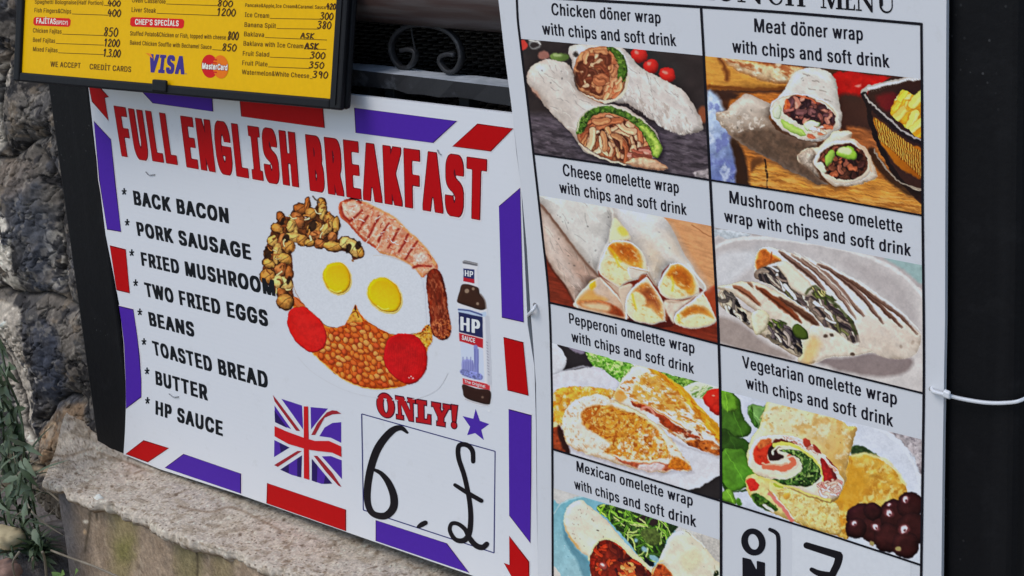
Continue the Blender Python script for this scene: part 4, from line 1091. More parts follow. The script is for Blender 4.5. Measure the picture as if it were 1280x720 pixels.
    p.fill([(362, 146), (384, 140), (430, 200), (440, 230), (400, 240), (350, 254)], (232, 216, 176), soft=10); p.fill([(384, 184), (408, 172), (434, 208), (404, 214)], (240, 204, 104), soft=12)
    mouth([(298, 362), (298, 363), (316, 310), (340, 262), (362, 236), (362, 235), (430, 238), (480, 268), (514, 322), (524, 378), (524, 379), (470, 412), (420, 430), (396, 450), (396, 451), (350, 420), (310, 390)], [(345, 264), (365, 247), (430, 248), (475, 277), (498, 330), (492, 364), (444, 350), (402, 330), (362, 308)], [[(318, 340), (356, 318), (402, 336), (446, 356), (470, 380), (420, 416), (392, 436), (345, 408)]], [[(350, 272), (372, 298), (398, 332)], [(372, 310), (392, 350)]])
    p.fill([(436, 356), (524, 372), (474, 410), (440, 400)], (216, 204, 190), soft=5, rim=((240, 236, 230), 8)); p.stroke([(440, 360), (480, 368), (520, 374)], 4, (160, 120, 84), alpha=.6)
    p.stroke([(524, 380), (546, 420), (566, 446)], 8, (160, 132, 112), soft=10, alpha=.8)
    # right roll
    mouth([(568, 442), (584, 396), (622, 343), (622, 342), (670, 338), (716, 370), (748, 430), (752, 478), (752, 479), (690, 498), (620, 500), (580, 476)], [(590, 424), (625, 354), (670, 348), (712, 380), (736, 440), (724, 480), (690, 470), (655, 440), (620, 412)], [[(584, 436), (600, 396), (636, 418), (656, 446), (690, 462), (688, 488), (630, 490), (594, 472)]], [[(628, 400), (636, 430), (632, 460)]])
    p.stroke([(700, 342), (744, 396), (780, 444), (772, 468), (740, 486)], 8, (228, 222, 214), soft=6)
    # lower middle
    p.fill([(480, 424), (516, 394), (604, 540), (600, 600), (556, 500)], (150, 84, 54), soft=10)
    p.fill([(392, 450), (452, 434), (430, 500), (418, 560), (404, 510)], (206, 186, 166), soft=8)
    mouth([(420, 540), (430, 480), (462, 440), (516, 398), (516, 397), (560, 460), (596, 524), (600, 600), (600, 601), (540, 612), (470, 600), (436, 574)], [(450, 482), (476, 447), (520, 428), (562, 482), (586, 540), (588, 594), (544, 552), (500, 530)], [[(438, 520), (452, 472), (482, 470), (512, 500), (500, 530), (470, 550)], [(456, 556), (500, 530), (540, 552), (580, 596), (530, 608), (470, 594)]], [[(452, 480), (458, 510), (470, 540)]], orange=(196, 128, 70), dark=(140, 70, 38))
    # lower right
    p.fill([(598, 504), (690, 504), (760, 470), (650, 560), (640, 610), (606, 560)], (218, 200, 182), soft=8, tex=(14, .1)); p.stroke([(600, 506), (650, 512), (740, 490)], 7, (158, 130, 108), soft=10, alpha=.7)
    mouth([(640, 600), (650, 560), (690, 528), (770, 468), (770, 467), (800, 520), (832, 596), (832, 597), (810, 616), (740, 632), (680, 628)], [(650, 592), (682, 548), (730, 530), (790, 545), (818, 588), (764, 566), (704, 574)], [[(668, 616), (704, 578), (764, 570), (820, 596), (770, 622), (710, 626)], [(646, 594), (664, 566), (680, 584), (662, 612)]], [[(656, 572), (664, 596)]], orange=(204, 136, 56), dark=(164, 92, 40))
dish('photo of five rolled cheese wraps stacked on a reddish board', [(674.7, 244), (784, 262.5), (892.6, 282.8)], ROWS['r2l'], cut(LEFTL, 244, 378), cut(MIDL, 282.8, 430), (665, 235), 3.6, (130, 60, 40), draw3, .45)

# ---- grilled mushroom wraps on a plate
def draw4(p):
    p.fill([(-50, -50), (1000, -50), (1000, 800), (-50, 800)], (176, 170, 172), smooth=False, tex=(60, .06))
    p.fill([(20, 20), (180, 45), (60, 75), (20, 90)], (186, 196, 206), soft=10, tex=(14, .2)); p.fill([(740, 140), (900, 150), (900, 250), (820, 190)], (150, 176, 178), soft=14)
    plate = [(20, 100), (90, 68), (200, 55), (350, 65), (520, 90), (660, 130), (780, 185), (860, 250), (920, 330), (940, 700), (20, 700)]
    p.fill(plate, (188, 184, 186), soft=5, lin=((400, 80), (500, 560), (204, 200, 200)), tex=(60, .05))
    p.stroke([(20, 104), (90, 72), (200, 58), (350, 68), (520, 93), (660, 133), (780, 188), (860, 254), (915, 330)], 15, (214, 214, 216), soft=8)
    p.fill([(30, 140), (150, 110), (200, 150), (100, 240), (30, 250)], (202, 204, 210), soft=30); p.fill([(560, 150), (720, 190), (840, 290), (880, 440), (760, 330), (640, 230)], (172, 166, 168), soft=40, alpha=.7)
    p.fill([(440, 560), (560, 560), (690, 540), (850, 560), (830, 620), (700, 640), (540, 610)], (132, 120, 120), soft=20, alpha=.9); p.fill([(40, 390), (140, 420), (250, 500), (360, 560), (300, 560), (40, 490)], (158, 146, 142), soft=20)
    # rear half
    body = [(196, 150), (212, 106), (240, 92), (290, 104), (380, 130), (480, 166), (560, 200), (640, 250), (720, 310), (800, 380), (880, 450), (894, 478), (860, 552), (760, 562), (690, 540), (600, 545), (500, 560), (440, 572), (420, 480), (330, 330), (230, 240), (200, 230)]
    tortilla(p, body, (236, 230, 222), (190, 172, 156), 22, 5, 4, .04, 30, lin=((520, 300), (640, 560), (204, 190, 178)))
    for pts, w_, c_ in [([(300, 112), (360, 160), (430, 215), (490, 275)], 22, (132, 104, 92)), ([(395, 140), (450, 180), (520, 235), (600, 330), (655, 385)], 20, (140, 112, 100)), ([(460, 165), (540, 210), (640, 300), (735, 415)], 18, (128, 100, 90)),
                        ([(545, 205), (640, 270), (740, 360), (812, 432)], 16, (110, 80, 68)), ([(620, 245), (720, 320), (800, 380), (880, 462)], 12, (120, 92, 80)), ([(350, 125), (410, 165), (470, 215), (560, 310), (620, 400)], 13, (150, 124, 112))]:
        p.stroke(pts, w_ * 1.25, c_, soft=6, alpha=.95, taper=True); p.stroke([(a_ - 3, b_ + 4) for a_, b_ in pts], w_ * .45, (84, 58, 48), soft=5, alpha=.85, taper=True); p.stroke([(a_ + 12, b_ - 9) for a_, b_ in pts], 7, (246, 242, 236), soft=6, alpha=.8, taper=True)
    p.fill([(198, 152), (214, 110), (242, 100), (268, 125), (310, 150), (270, 165), (230, 185), (204, 190)], (196, 112, 52), rim=((226, 190, 150), 10), tex=(14, .3)); p.stroke([(268, 118), (262, 160)], 6, (150, 70, 30), alpha=.7)
    fil = [(200, 230), (206, 192), (270, 175), (310, 185), (340, 240), (400, 280), (460, 270), (540, 340), (600, 400), (636, 480), (622, 514), (570, 480), (490, 430), (420, 360), (330, 300), (260, 250)]
    p.fill(fil, (150, 134, 122), rim=((80, 66, 58), 12), tex=(12, .35))
    p.shreds(fil, 62, 62, 11, [(66, 56, 58), (92, 80, 80), (196, 184, 170), (220, 210, 196), (52, 46, 48), (132, 116, 108), (104, 104, 70)], 4, ang=.8, spread=.8, curl=.2, edge=(40, 34, 34), ew=2)
    p.fill([(290, 170), (330, 160), (420, 240), (440, 290), (400, 300), (350, 270), (320, 215)], (222, 212, 196), soft=6, rim=((180, 160, 140), 12)); p.stroke([(410, 290), (450, 262), (490, 300), (545, 345), (590, 400), (620, 460)], 12, (70, 78, 44), soft=6, alpha=.8); p.stroke([(560, 480), (605, 505), (630, 500)], 14, (228, 220, 208), soft=6)
    p.shreds([(430, 260), (520, 300), (560, 350), (520, 350), (450, 310)], 12, 34, 7, [(104, 112, 60), (70, 82, 40), (190, 180, 120)], 14, ang=.8, spread=1, edge=(50, 52, 32))
    # front half
    fb_ = [(40, 270), (70, 255), (150, 240), (220, 250), (320, 300), (420, 370), (450, 430), (520, 440), (600, 500), (690, 530), (600, 550), (480, 560), (436, 584), (380, 580), (380, 520), (330, 440), (250, 400), (180, 350), (110, 300)]
    p.fill(fb_, (216, 204, 188), rim=((170, 146, 124), 16), tex=(20, .1))
    for pts, w_, c_ in [([(105, 255), (160, 290), (222, 340)], 24, (150, 96, 70)), ([(200, 260), (270, 310), (340, 365), (392, 412)], 30, (124, 62, 34)), ([(300, 310), (370, 355), (440, 405), (465, 430)], 30, (96, 62, 46)), ([(165, 240), (190, 262)], 14, (146, 110, 90))]:
        p.stroke(pts, w_, c_, soft=7, alpha=.92, taper=True); p.stroke([(a_, b_ + 6) for a_, b_ in pts], w_ * .3, (72, 40, 26), soft=5, alpha=.6, taper=True)
    p.fill([(430, 430), (520, 440), (600, 500), (690, 530), (600, 550), (500, 558), (450, 575), (432, 500)], (218, 206, 192), soft=8, tex=(20, .1)); p.fill([(392, 560), (424, 480), (446, 470), (470, 500), (446, 560), (420, 588)], (222, 180, 112), soft=34, alpha=.7)
    for q in ((518, 466), (492, 470), (606, 543)): p.oval(q[0], q[1], 9, 8, (96, 80, 70), soft=5)
    f2_ = [(40, 300), (60, 278), (100, 285), (130, 330), (180, 370), (250, 395), (330, 425), (380, 470), (394, 540), (372, 556), (310, 520), (250, 480), (180, 440), (120, 390), (60, 350)]
    p.fill(f2_, (196, 184, 164), rim=((130, 112, 96), 12), tex=(14, .25))
    p.shreds([(40, 300), (60, 278), (100, 285), (140, 350), (180, 430), (120, 390), (60, 350)], 22, 44, 11, [(58, 52, 54), (196, 182, 166), (100, 92, 88), (224, 214, 198), (40, 36, 38)], 6, ang=.9, spread=1.2, edge=(36, 32, 32), ew=2)
    p.shreds([(240, 420), (330, 425), (386, 480), (390, 548), (310, 516), (250, 475)], 36, 48, 12, [(60, 54, 60), (40, 36, 40), (176, 164, 156), (98, 88, 90), (120, 110, 96)], 8, ang=.8, spread=.9, edge=(28, 24, 26), ew=2)
    p.shreds([(245, 400), (320, 405), (330, 430), (250, 432)], 10, 26, 7, [(96, 110, 52), (66, 80, 36)], 18, ang=.6, spread=1.2, edge=(44, 50, 28))
    p.fill([(352, 440), (372, 418), (412, 444), (420, 476), (395, 486), (366, 470)], (84, 100, 40), rim=((40, 52, 18), 10)); p.fill([(186, 372), (230, 362), (260, 390), (240, 440), (205, 464), (186, 430)], (222, 214, 188), rim=((186, 176, 140), 12), tex=(14, .12))
    for q in ((808, 512), (858, 496)): p.oval(q[0], q[1], 7, 8, (142, 124, 112), soft=5)
    p.fill([(640, 460), (760, 480), (880, 480), (860, 550), (760, 560), (690, 538), (630, 520)], (204, 192, 180), soft=20, alpha=.6, tex=(18, .1))
dish('photo of grill striped mushroom wraps cut open on a pale plate', [(894, 284), (1023, 306), (1153.8, 331.8)], ROWS['r2r'], cut(MIDL, 284, 430), cut(RIGHTL, 331.8, 491.5), (885, 280), 3.35, (180, 176, 178), draw4, .7)

# ---- toasted pepperoni wrap on a white plate
def draw5(p):
    p.fill([(-50, -50), (1000, -50), (1000, 800), (-50, 800)], (208, 210, 220), smooth=False, tex=(70, .03))
    p.fill([(40, 26), (200, 60), (230, 130), (80, 156), (96, 110), (84, 70)], (52, 48, 52), smooth=True, soft=4); p.oval(150, 62, 36, 14, (130, 122, 140), .3, soft=8)
    p.fill([(30, 20), (70, 50), (100, 100), (90, 150), (30, 165)], (210, 214, 224), soft=4)
    p.fill([(620, 700), (700, 680), (800, 620), (800, 740), (620, 740)], (50, 46, 48), soft=4, smooth=False)
    p.stroke([(80, 158), (200, 140), (320, 170), (330, 240)], 6, (188, 190, 202), soft=10)
    lt = [(190, 70), (260, 86), (330, 110), (410, 130), (380, 170), (345, 205), (310, 180), (260, 145), (215, 125)]
    p.fill(lt, (120, 178, 70), rim=((80, 136, 44), 10), tex=(14, .4)); p.patches(lt, [(176, 216, 120), (70, 120, 40), (206, 230, 160)], 10, .54, 3, .85)
    lt2 = [(520, 160), (600, 180), (700, 205), (690, 215), (640, 235), (560, 200)]
    p.fill(lt2, (110, 150, 60), tex=(12, .4)); p.patches(lt2, [(168, 200, 110), (60, 90, 36)], 10, .54, 5, .85)
    p.fill([(620, 240), (690, 206), (760, 216), (792, 226), (792, 300), (730, 290), (660, 270)], (214, 222, 196), soft=5); p.shreds([(660, 262), (690, 225), (760, 228), (740, 280)], 14, 34, 7, [(140, 176, 70), (206, 222, 160), (96, 130, 50)], 3, ang=-.7, spread=.6, edge=(110, 140, 70))
    p.fill([(720, 290), (735, 250), (795, 238), (800, 340), (770, 350)], (200, 50, 36), rim=((150, 30, 22), 16), tex=(16, .15)); p.oval(762, 268, 8, 5, (240, 150, 130), soft=5)
    # piece behind left
    lb = [(40, 300), (46, 255), (80, 230), (180, 228), (300, 240), (320, 270), (200, 330), (100, 380), (60, 430), (40, 440)]
    p.fill(lb, (222, 170, 70), rim=((190, 130, 60), 16), tex=(18, .2)); p.patches(lb, [(240, 200, 96), (190, 118, 40), (236, 222, 200)], 16, .54, 9, .7)
    p.fill([(38, 420), (70, 410), (90, 450), (110, 520), (60, 520), (38, 500)], (150, 70, 40), tex=(12, .3), soft=5); p.fill([(60, 400), (90, 440), (120, 530), (96, 520), (70, 470)], (60, 34, 28), soft=10)
    # right triangle
    rt = [(312, 280), (330, 230), (380, 160), (408, 134), (450, 136), (520, 160), (620, 230), (700, 320), (790, 420), (790, 535), (740, 520), (640, 480), (560, 430), (480, 380), (400, 335), (330, 300)]
    p.fill(rt, (232, 222, 208), rim=((206, 168, 120), 14), tex=(18, .08))
    p.fill([(470, 148), (530, 165), (640, 245), (720, 335), (790, 410), (790, 480), (700, 370), (600, 260)], (222, 160, 44), soft=6, tex=(14, .25, .8, 3)); p.patches([(470, 148), (530, 165), (790, 410), (790, 480), (600, 260)], [(188, 112, 26), (240, 190, 84)], 12, .54, 13, .8, ang=.8, ratio=3)
    mot = [(400, 240), (440, 180), (500, 180), (560, 230), (640, 310), (620, 330), (540, 330), (470, 290), (420, 275)]
    p.fill(mot, (214, 158, 70), soft=16, tex=(14, .2), alpha=.9); p.patches([(330, 240), (430, 170), (520, 180), (660, 310), (760, 450), (640, 400), (520, 330), (400, 290)], [(198, 136, 48), (228, 178, 96), (242, 234, 222), (186, 116, 40)], 13, .55, 21, .85, ang=.4, ratio=1.8)
    p.fill([(316, 265), (345, 240), (370, 280), (340, 300)], (214, 150, 70), soft=10, alpha=.8)
    p.fill([(390, 292), (450, 310), (540, 360), (620, 420), (720, 462), (640, 452), (560, 420), (470, 345), (410, 318)], (158, 70, 38), soft=5, tex=(12, .3)); p.stroke([(440, 330), (470, 322), (500, 350)], 12, (206, 140, 120), soft=5)
    p.stroke([(400, 296), (480, 318), (560, 368), (640, 424)], 6, (214, 150, 90), soft=4)
    p.fill([(640, 470), (740, 470), (790, 500), (790, 540), (720, 515)], (190, 110, 50), soft=6, tex=(14, .3)); p.patches([(560, 420), (790, 440), (790, 535), (640, 480)], [(236, 220, 196), (180, 100, 40), (110, 50, 26)], 13, .56, 23, .8, ang=.5, ratio=2)
    p.fill([(460, 360), (490, 350), (520, 380), (495, 400)], (226, 222, 226), soft=6)
    p.stroke([(560, 460), (600, 480), (680, 510), (790, 545)], 8, (170, 160, 164), soft=12, alpha=.7)
    # left half moon
    hm = [(82, 400), (90, 350), (130, 300), (190, 268), (260, 262), (330, 300), (420, 340), (500, 390), (560, 450), (620, 530), (668, 606), (600, 604), (500, 612), (380, 590), (280, 558), (180, 525), (110, 490), (90, 440)]
    p.fill([(q[0] + 6, q[1] + 12) for q in hm], (160, 150, 156), soft=16, alpha=.6)
    p.fill(hm, (230, 218, 204), rim=((206, 164, 112), 12), tex=(18, .08))
    gold = [(168, 370), (190, 325), (250, 312), (340, 325), (430, 360), (500, 410), (540, 470), (560, 540), (480, 565), (400, 560), (330, 545), (270, 520), (300, 490), (250, 450), (190, 410)]
    p.fill(gold, (208, 138, 44), soft=16, tex=(16, .22), alpha=.95)
    p.fill([(172, 368), (195, 325), (250, 318), (240, 370), (250, 430), (190, 408)], (170, 88, 28), soft=22, alpha=.7)
    p.patches(gold, [(176, 100, 30), (228, 174, 84), (238, 206, 140), (160, 84, 24)], 13, .555, 27, .8)
    for k in range(5):
        t = np.linspace(.3, 5.2, 12); rad = 14 + 13 * k
        p.stroke([(290 + rad * 1.25 * math.cos(a_), 385 + rad * .85 * math.sin(a_)) for a_ in t], 4, (232, 188, 104) if k % 2 else (176, 104, 34), soft=5, alpha=.6)
    p.patches([(90, 350), (190, 270), (330, 300), (180, 330), (160, 420), (300, 500), (250, 540), (110, 490)], [(206, 168, 124), (244, 238, 228), (176, 128, 84)], 12, .585, 31, .6)
    p.patches([(420, 420), (560, 450), (660, 600), (500, 600), (380, 580), (300, 540)], [(238, 222, 200), (196, 118, 40), (244, 232, 216)], 16, .55, 33, .75)
    p.fill([(320, 545), (380, 566), (470, 568), (540, 572), (660, 600), (560, 604), (440, 596), (360, 575)], (176, 96, 66), soft=7, tex=(12, .35)); p.fill([(440, 574), (540, 578), (520, 606), (430, 600)], (214, 190, 190), soft=10, tex=(10, .2)); p.stroke([(316, 540), (380, 560), (470, 560), (540, 556)], 7, (236, 222, 200), soft=5)
    p.fill([(560, 590), (590, 540), (640, 570), (660, 600), (610, 604)], (200, 120, 44), soft=9, tex=(10, .35))
dish('photo of a toasted golden pepperoni wrap cut in two on a white plate', [(691.2, 428.3), (795, 455.5), (899.8, 484.4)], ROWS['r3l'], cut(LEFTL, 428.3, 561), cut(MIDL, 484.4, 626), (680, 420), 3.6, (206, 208, 218), draw5)

# ---- vegetable wrap with spinach and grapes
def draw6(p):
    p.fill([(-50, -50), (1000, -50), (1000, 800), (-50, 800)], (196, 206, 222), smooth=False, tex=(60, .04))
    p.fill([(740, 200), (900, 236), (900, 400), (860, 300)], (172, 166, 172), soft=10, tex=(14, .3)); p.patches([(740, 200), (900, 236), (900, 400)], [(110, 104, 112), (210, 206, 212)], 16, .55, 3, .7)
    p.fill([(560, 120), (740, 190), (830, 270), (880, 360), (900, 500), (800, 480), (640, 300), (580, 200)], (204, 212, 228), soft=5); p.stroke([(600, 150), (740, 205), (830, 285), (880, 380), (892, 470)], 8, (222, 228, 238), soft=8)
    SP = [((20, 10), [(36, 20), (80, 24), (118, 70), (134, 140), (170, 200), (130, 230), (60, 210), (36, 200)], (70, 110, 38)), (0, [(36, 20), (70, 20), (104, 60), (106, 110), (70, 120), (40, 90)], (112, 164, 52)), (0, [(36, 190), (100, 220), (160, 250), (176, 290), (120, 310), (60, 290), (36, 280)], (52, 84, 30)),
          (0, [(40, 300), (80, 278), (140, 285), (160, 340), (190, 385), (150, 440), (90, 462), (44, 430)], (86, 134, 44)), (0, [(44, 420), (90, 462), (150, 450), (140, 464), (60, 462)], (50, 86, 28)), (0, [(44, 462), (80, 450), (100, 490), (96, 515), (44, 496)], (112, 158, 60)), (0, [(150, 130), (165, 86), (220, 92), (246, 80), (214, 160), (196, 190)], (120, 160, 96)), (0, [(156, 120), (172, 92), (176, 140), (200, 170), (185, 185), (160, 150)], (76, 120, 50))]
    for _, pts, c_ in SP:
        p.fill(pts, c_, rim=(tuple(np.array(c_) * .62), 12), tex=(30, .25), soft=4)
        q = np.array(pts); c0 = q[0] * .5 + q[1] * .5; c1 = q[len(q) // 2 + 1]; p.stroke([c0, (c0 + c1) / 2 + 4, c1], 3, tuple(np.minimum(np.array(c_) * 1.5, 240)), alpha=.55)
    p.fill([(100, 500), (115, 490), (125, 515), (110, 518)], (84, 130, 50), soft=4); p.fill([(595, 270), (640, 262), (700, 295), (720, 310), (660, 300), (600, 306)], (62, 80, 48), soft=5, tex=(10, .3))
    # lower omelette mass
    om = [(560, 330), (600, 305), (680, 300), (760, 345), (820, 420), (830, 500), (700, 560), (600, 640), (560, 660), (340, 580), (380, 480), (520, 480)]
    p.fill(om, (206, 164, 74), rim=((176, 124, 40), 26), tex=(22, .18), lin=((620, 320), (560, 640), (200, 140, 50))); p.patches(om, [(226, 196, 112), (176, 122, 40), (232, 208, 140)], 22, .55, 5, .7)
    p.stroke([(600, 306), (690, 302), (770, 345), (826, 430)], 12, (232, 214, 156), soft=8, alpha=.8); p.fill([(560, 340), (640, 360), (660, 440), (600, 520), (520, 500), (570, 430)], (204, 150, 48), soft=26, alpha=.8)
    lowr = [(146, 420), (156, 396), (190, 386), (250, 420), (360, 460), (520, 505), (545, 560), (540, 650), (340, 585), (240, 545), (180, 500), (150, 460)]
    p.fill(lowr, (224, 204, 140), rim=((196, 160, 84), 18), tex=(18, .16)); p.patches([(300, 450), (520, 505), (540, 640), (350, 585), (280, 500)], [(206, 172, 92), (236, 222, 170), (180, 140, 70)], 12, .56, 7, .75)
    p.fill([(148, 420), (170, 404), (200, 430), (190, 455), (165, 460)], (206, 60, 46), soft=5, tex=(10, .2)); p.fill([(170, 480), (200, 468), (245, 500), (280, 540), (240, 545), (190, 515)], (60, 92, 36), soft=5, tex=(10, .5)); p.patches([(170, 480), (245, 500), (280, 540), (190, 515)], [(120, 150, 70), (34, 52, 24)], 10, .54, 9, .8)
    p.stroke([(250, 470), (300, 530), (345, 585)], 16, (214, 128, 116), soft=5); p.stroke([(262, 470), (312, 530), (352, 578)], 5, (240, 214, 200)); p.stroke([(225, 520), (260, 545)], 12, (226, 206, 200)); p.stroke([(238, 455), (262, 480)], 5, (190, 140, 80))
    p.fill([(300, 480), (325, 466), (336, 480), (316, 498)], (214, 164, 74), soft=6)
    # big roll
    roll = [(150, 310), (166, 240), (200, 190), (222, 120), (246, 72), (350, 88), (480, 130), (560, 158), (590, 180), (622, 186), (600, 260), (580, 340), (572, 420), (548, 480), (510, 506), (430, 490), (330, 450), (250, 410), (190, 390), (160, 350)]
    p.fill(roll, (228, 214, 176), rim=((196, 164, 104), 22), tex=(28, .10), lin=((380, 120), (600, 300), (206, 164, 92)))
    p.patches([(222, 120), (350, 90), (560, 160), (600, 260), (570, 400), (480, 260), (330, 210), (210, 200)], [(238, 230, 204), (214, 180, 116), (196, 152, 84)], 26, .54, 11, .6)
    r_ = random.Random(4)
    for _ in range(26): p.oval(r_.uniform(240, 590), r_.uniform(100, 260), r_.uniform(1.5, 4), r_.uniform(1.5, 3), (150, 118, 70), soft=3, alpha=.6)
    face = [(156, 320), (172, 260), (214, 226), (280, 216), (360, 228), (430, 262), (500, 320), (550, 390), (566, 430), (545, 476), (505, 496), (440, 484), (340, 446), (250, 408), (196, 388), (164, 355)]
    p.fill(face, (232, 212, 190), rim=((238, 226, 190), 12), tex=(16, .08))
    p.fill([(176, 300), (190, 262), (240, 240), (262, 262), (236, 310), (250, 340), (214, 350), (184, 330)], (202, 62, 40), soft=6, tex=(14, .3)); p.fill([(196, 255), (236, 232), (262, 240), (240, 262), (205, 275)], (206, 110, 62), soft=5, tex=(10, .3))
    p.fill([(262, 250), (280, 232), (340, 240), (352, 262), (300, 266), (268, 290), (246, 310), (240, 280)], (92, 42, 34), soft=5, tex=(10, .4)); p.fill([(240, 280), (262, 262), (290, 300), (312, 320), (270, 332), (244, 322)], (58, 34, 34), soft=5)
    p.stroke([(228, 355), (280, 362), (330, 355), (350, 330), (336, 312)], 24, (214, 116, 88), soft=5); p.stroke([(220, 340), (280, 350), (326, 340)], 7, (236, 168, 140)); p.stroke([(320, 318), (350, 310), (366, 340), (350, 366), (300, 378)], 7, (226, 196, 176))
    p.stroke([(262, 300), (268, 275), (300, 262), (340, 280), (380, 330), (370, 370), (320, 392), (250, 396)], 10, (232, 218, 186)); p.stroke([(264, 262), (310, 254), (370, 276), (430, 320), (470, 370), (478, 412)], 14, (206, 204, 104), soft=4)
    gr = [(290, 284), (340, 282), (400, 300), (450, 345), (466, 390), (440, 430), (380, 440), (300, 430), (260, 412), (330, 405), (385, 370), (370, 320)]
    p.fill(gr, (56, 86, 40), rim=((28, 44, 22), 10), tex=(12, .4)); p.patches(gr, [(112, 150, 70), (28, 40, 24), (160, 186, 110)], 11, .555, 13, .85)
    p.fill([(466, 320), (500, 318), (530, 352), (542, 396), (520, 420), (480, 418), (474, 370)], (160, 44, 40), rim=((100, 28, 28), 12), tex=(12, .25)); p.fill([(508, 345), (536, 372), (540, 402), (518, 400)], (110, 40, 40), soft=8)
    p.stroke([(270, 225), (350, 240), (420, 275), (480, 315), (530, 370), (556, 425)], 13, (236, 218, 200)); p.shreds([(280, 222), (360, 236), (450, 290), (540, 380), (556, 430), (520, 370), (430, 290), (340, 250)], 20, 26, 8, [(240, 226, 210), (206, 150, 130), (250, 240, 228)], 5, ang=.7, spread=1.4, edge=(150, 84, 66))
    p.fill([(386, 240), (404, 232), (424, 262), (404, 272)], (170, 70, 52), soft=4); p.fill([(430, 262), (460, 280), (470, 300), (440, 290)], (150, 60, 48), soft=5)
    p.shreds([(460, 425), (556, 410), (545, 476), (505, 492), (450, 470)], 26, 30, 9, [(236, 214, 202), (216, 176, 162), (190, 130, 120), (244, 232, 222)], 7, ang=.3, spread=1.6, edge=(150, 90, 78)); p.stroke([(200, 400), (280, 425), (360, 452), (440, 480), (505, 496)], 9, (222, 204, 120), soft=4); p.stroke([(270, 432), (300, 440)], 10, (170, 180, 60))
    # grapes
    for cx, cy, rr_ in ((640, 570, 62), (700, 620, 66), (780, 560, 66), (850, 520, 58), (860, 620, 70), (620, 620, 46), (760, 660, 66), (690, 545, 40), (830, 690, 60)):
        p.oval(cx, cy, rr_, rr_, (62, 30, 30), rim=((34, 18, 20), 26), soft=5, tex=(30, .2))
    for cx, cy, q in ((608, 600, 14), (702, 614, 17), (762, 554, 18), (826, 622, 22), (830, 494, 14), (762, 516, 9), (684, 684, 9), (800, 710, 8)):
        p.oval(cx, cy, q * 1.2, q, (120, 66, 70), soft=10, alpha=.8); p.oval(cx, cy, q * .62, q * .75, (232, 206, 212), .4, soft=6); p.oval(cx + 4, cy + 5, q * .25, q * .3, (90, 40, 44), soft=4)
    for q in ((684, 684), (800, 708)): p.oval(q[0], q[1], 11, 9, (150, 140, 96), soft=5)
dish('photo of a rolled vegetable wrap with spinach leaves and dark grapes', [(901.3, 487.4), (1025, 518), (1154.3, 549.8)], ROWS['r3r'], cut(MIDL, 487.4, 626), cut(RIGHTL, 549.8, 706), (890, 480), 3.43, (196, 206, 222), draw6)

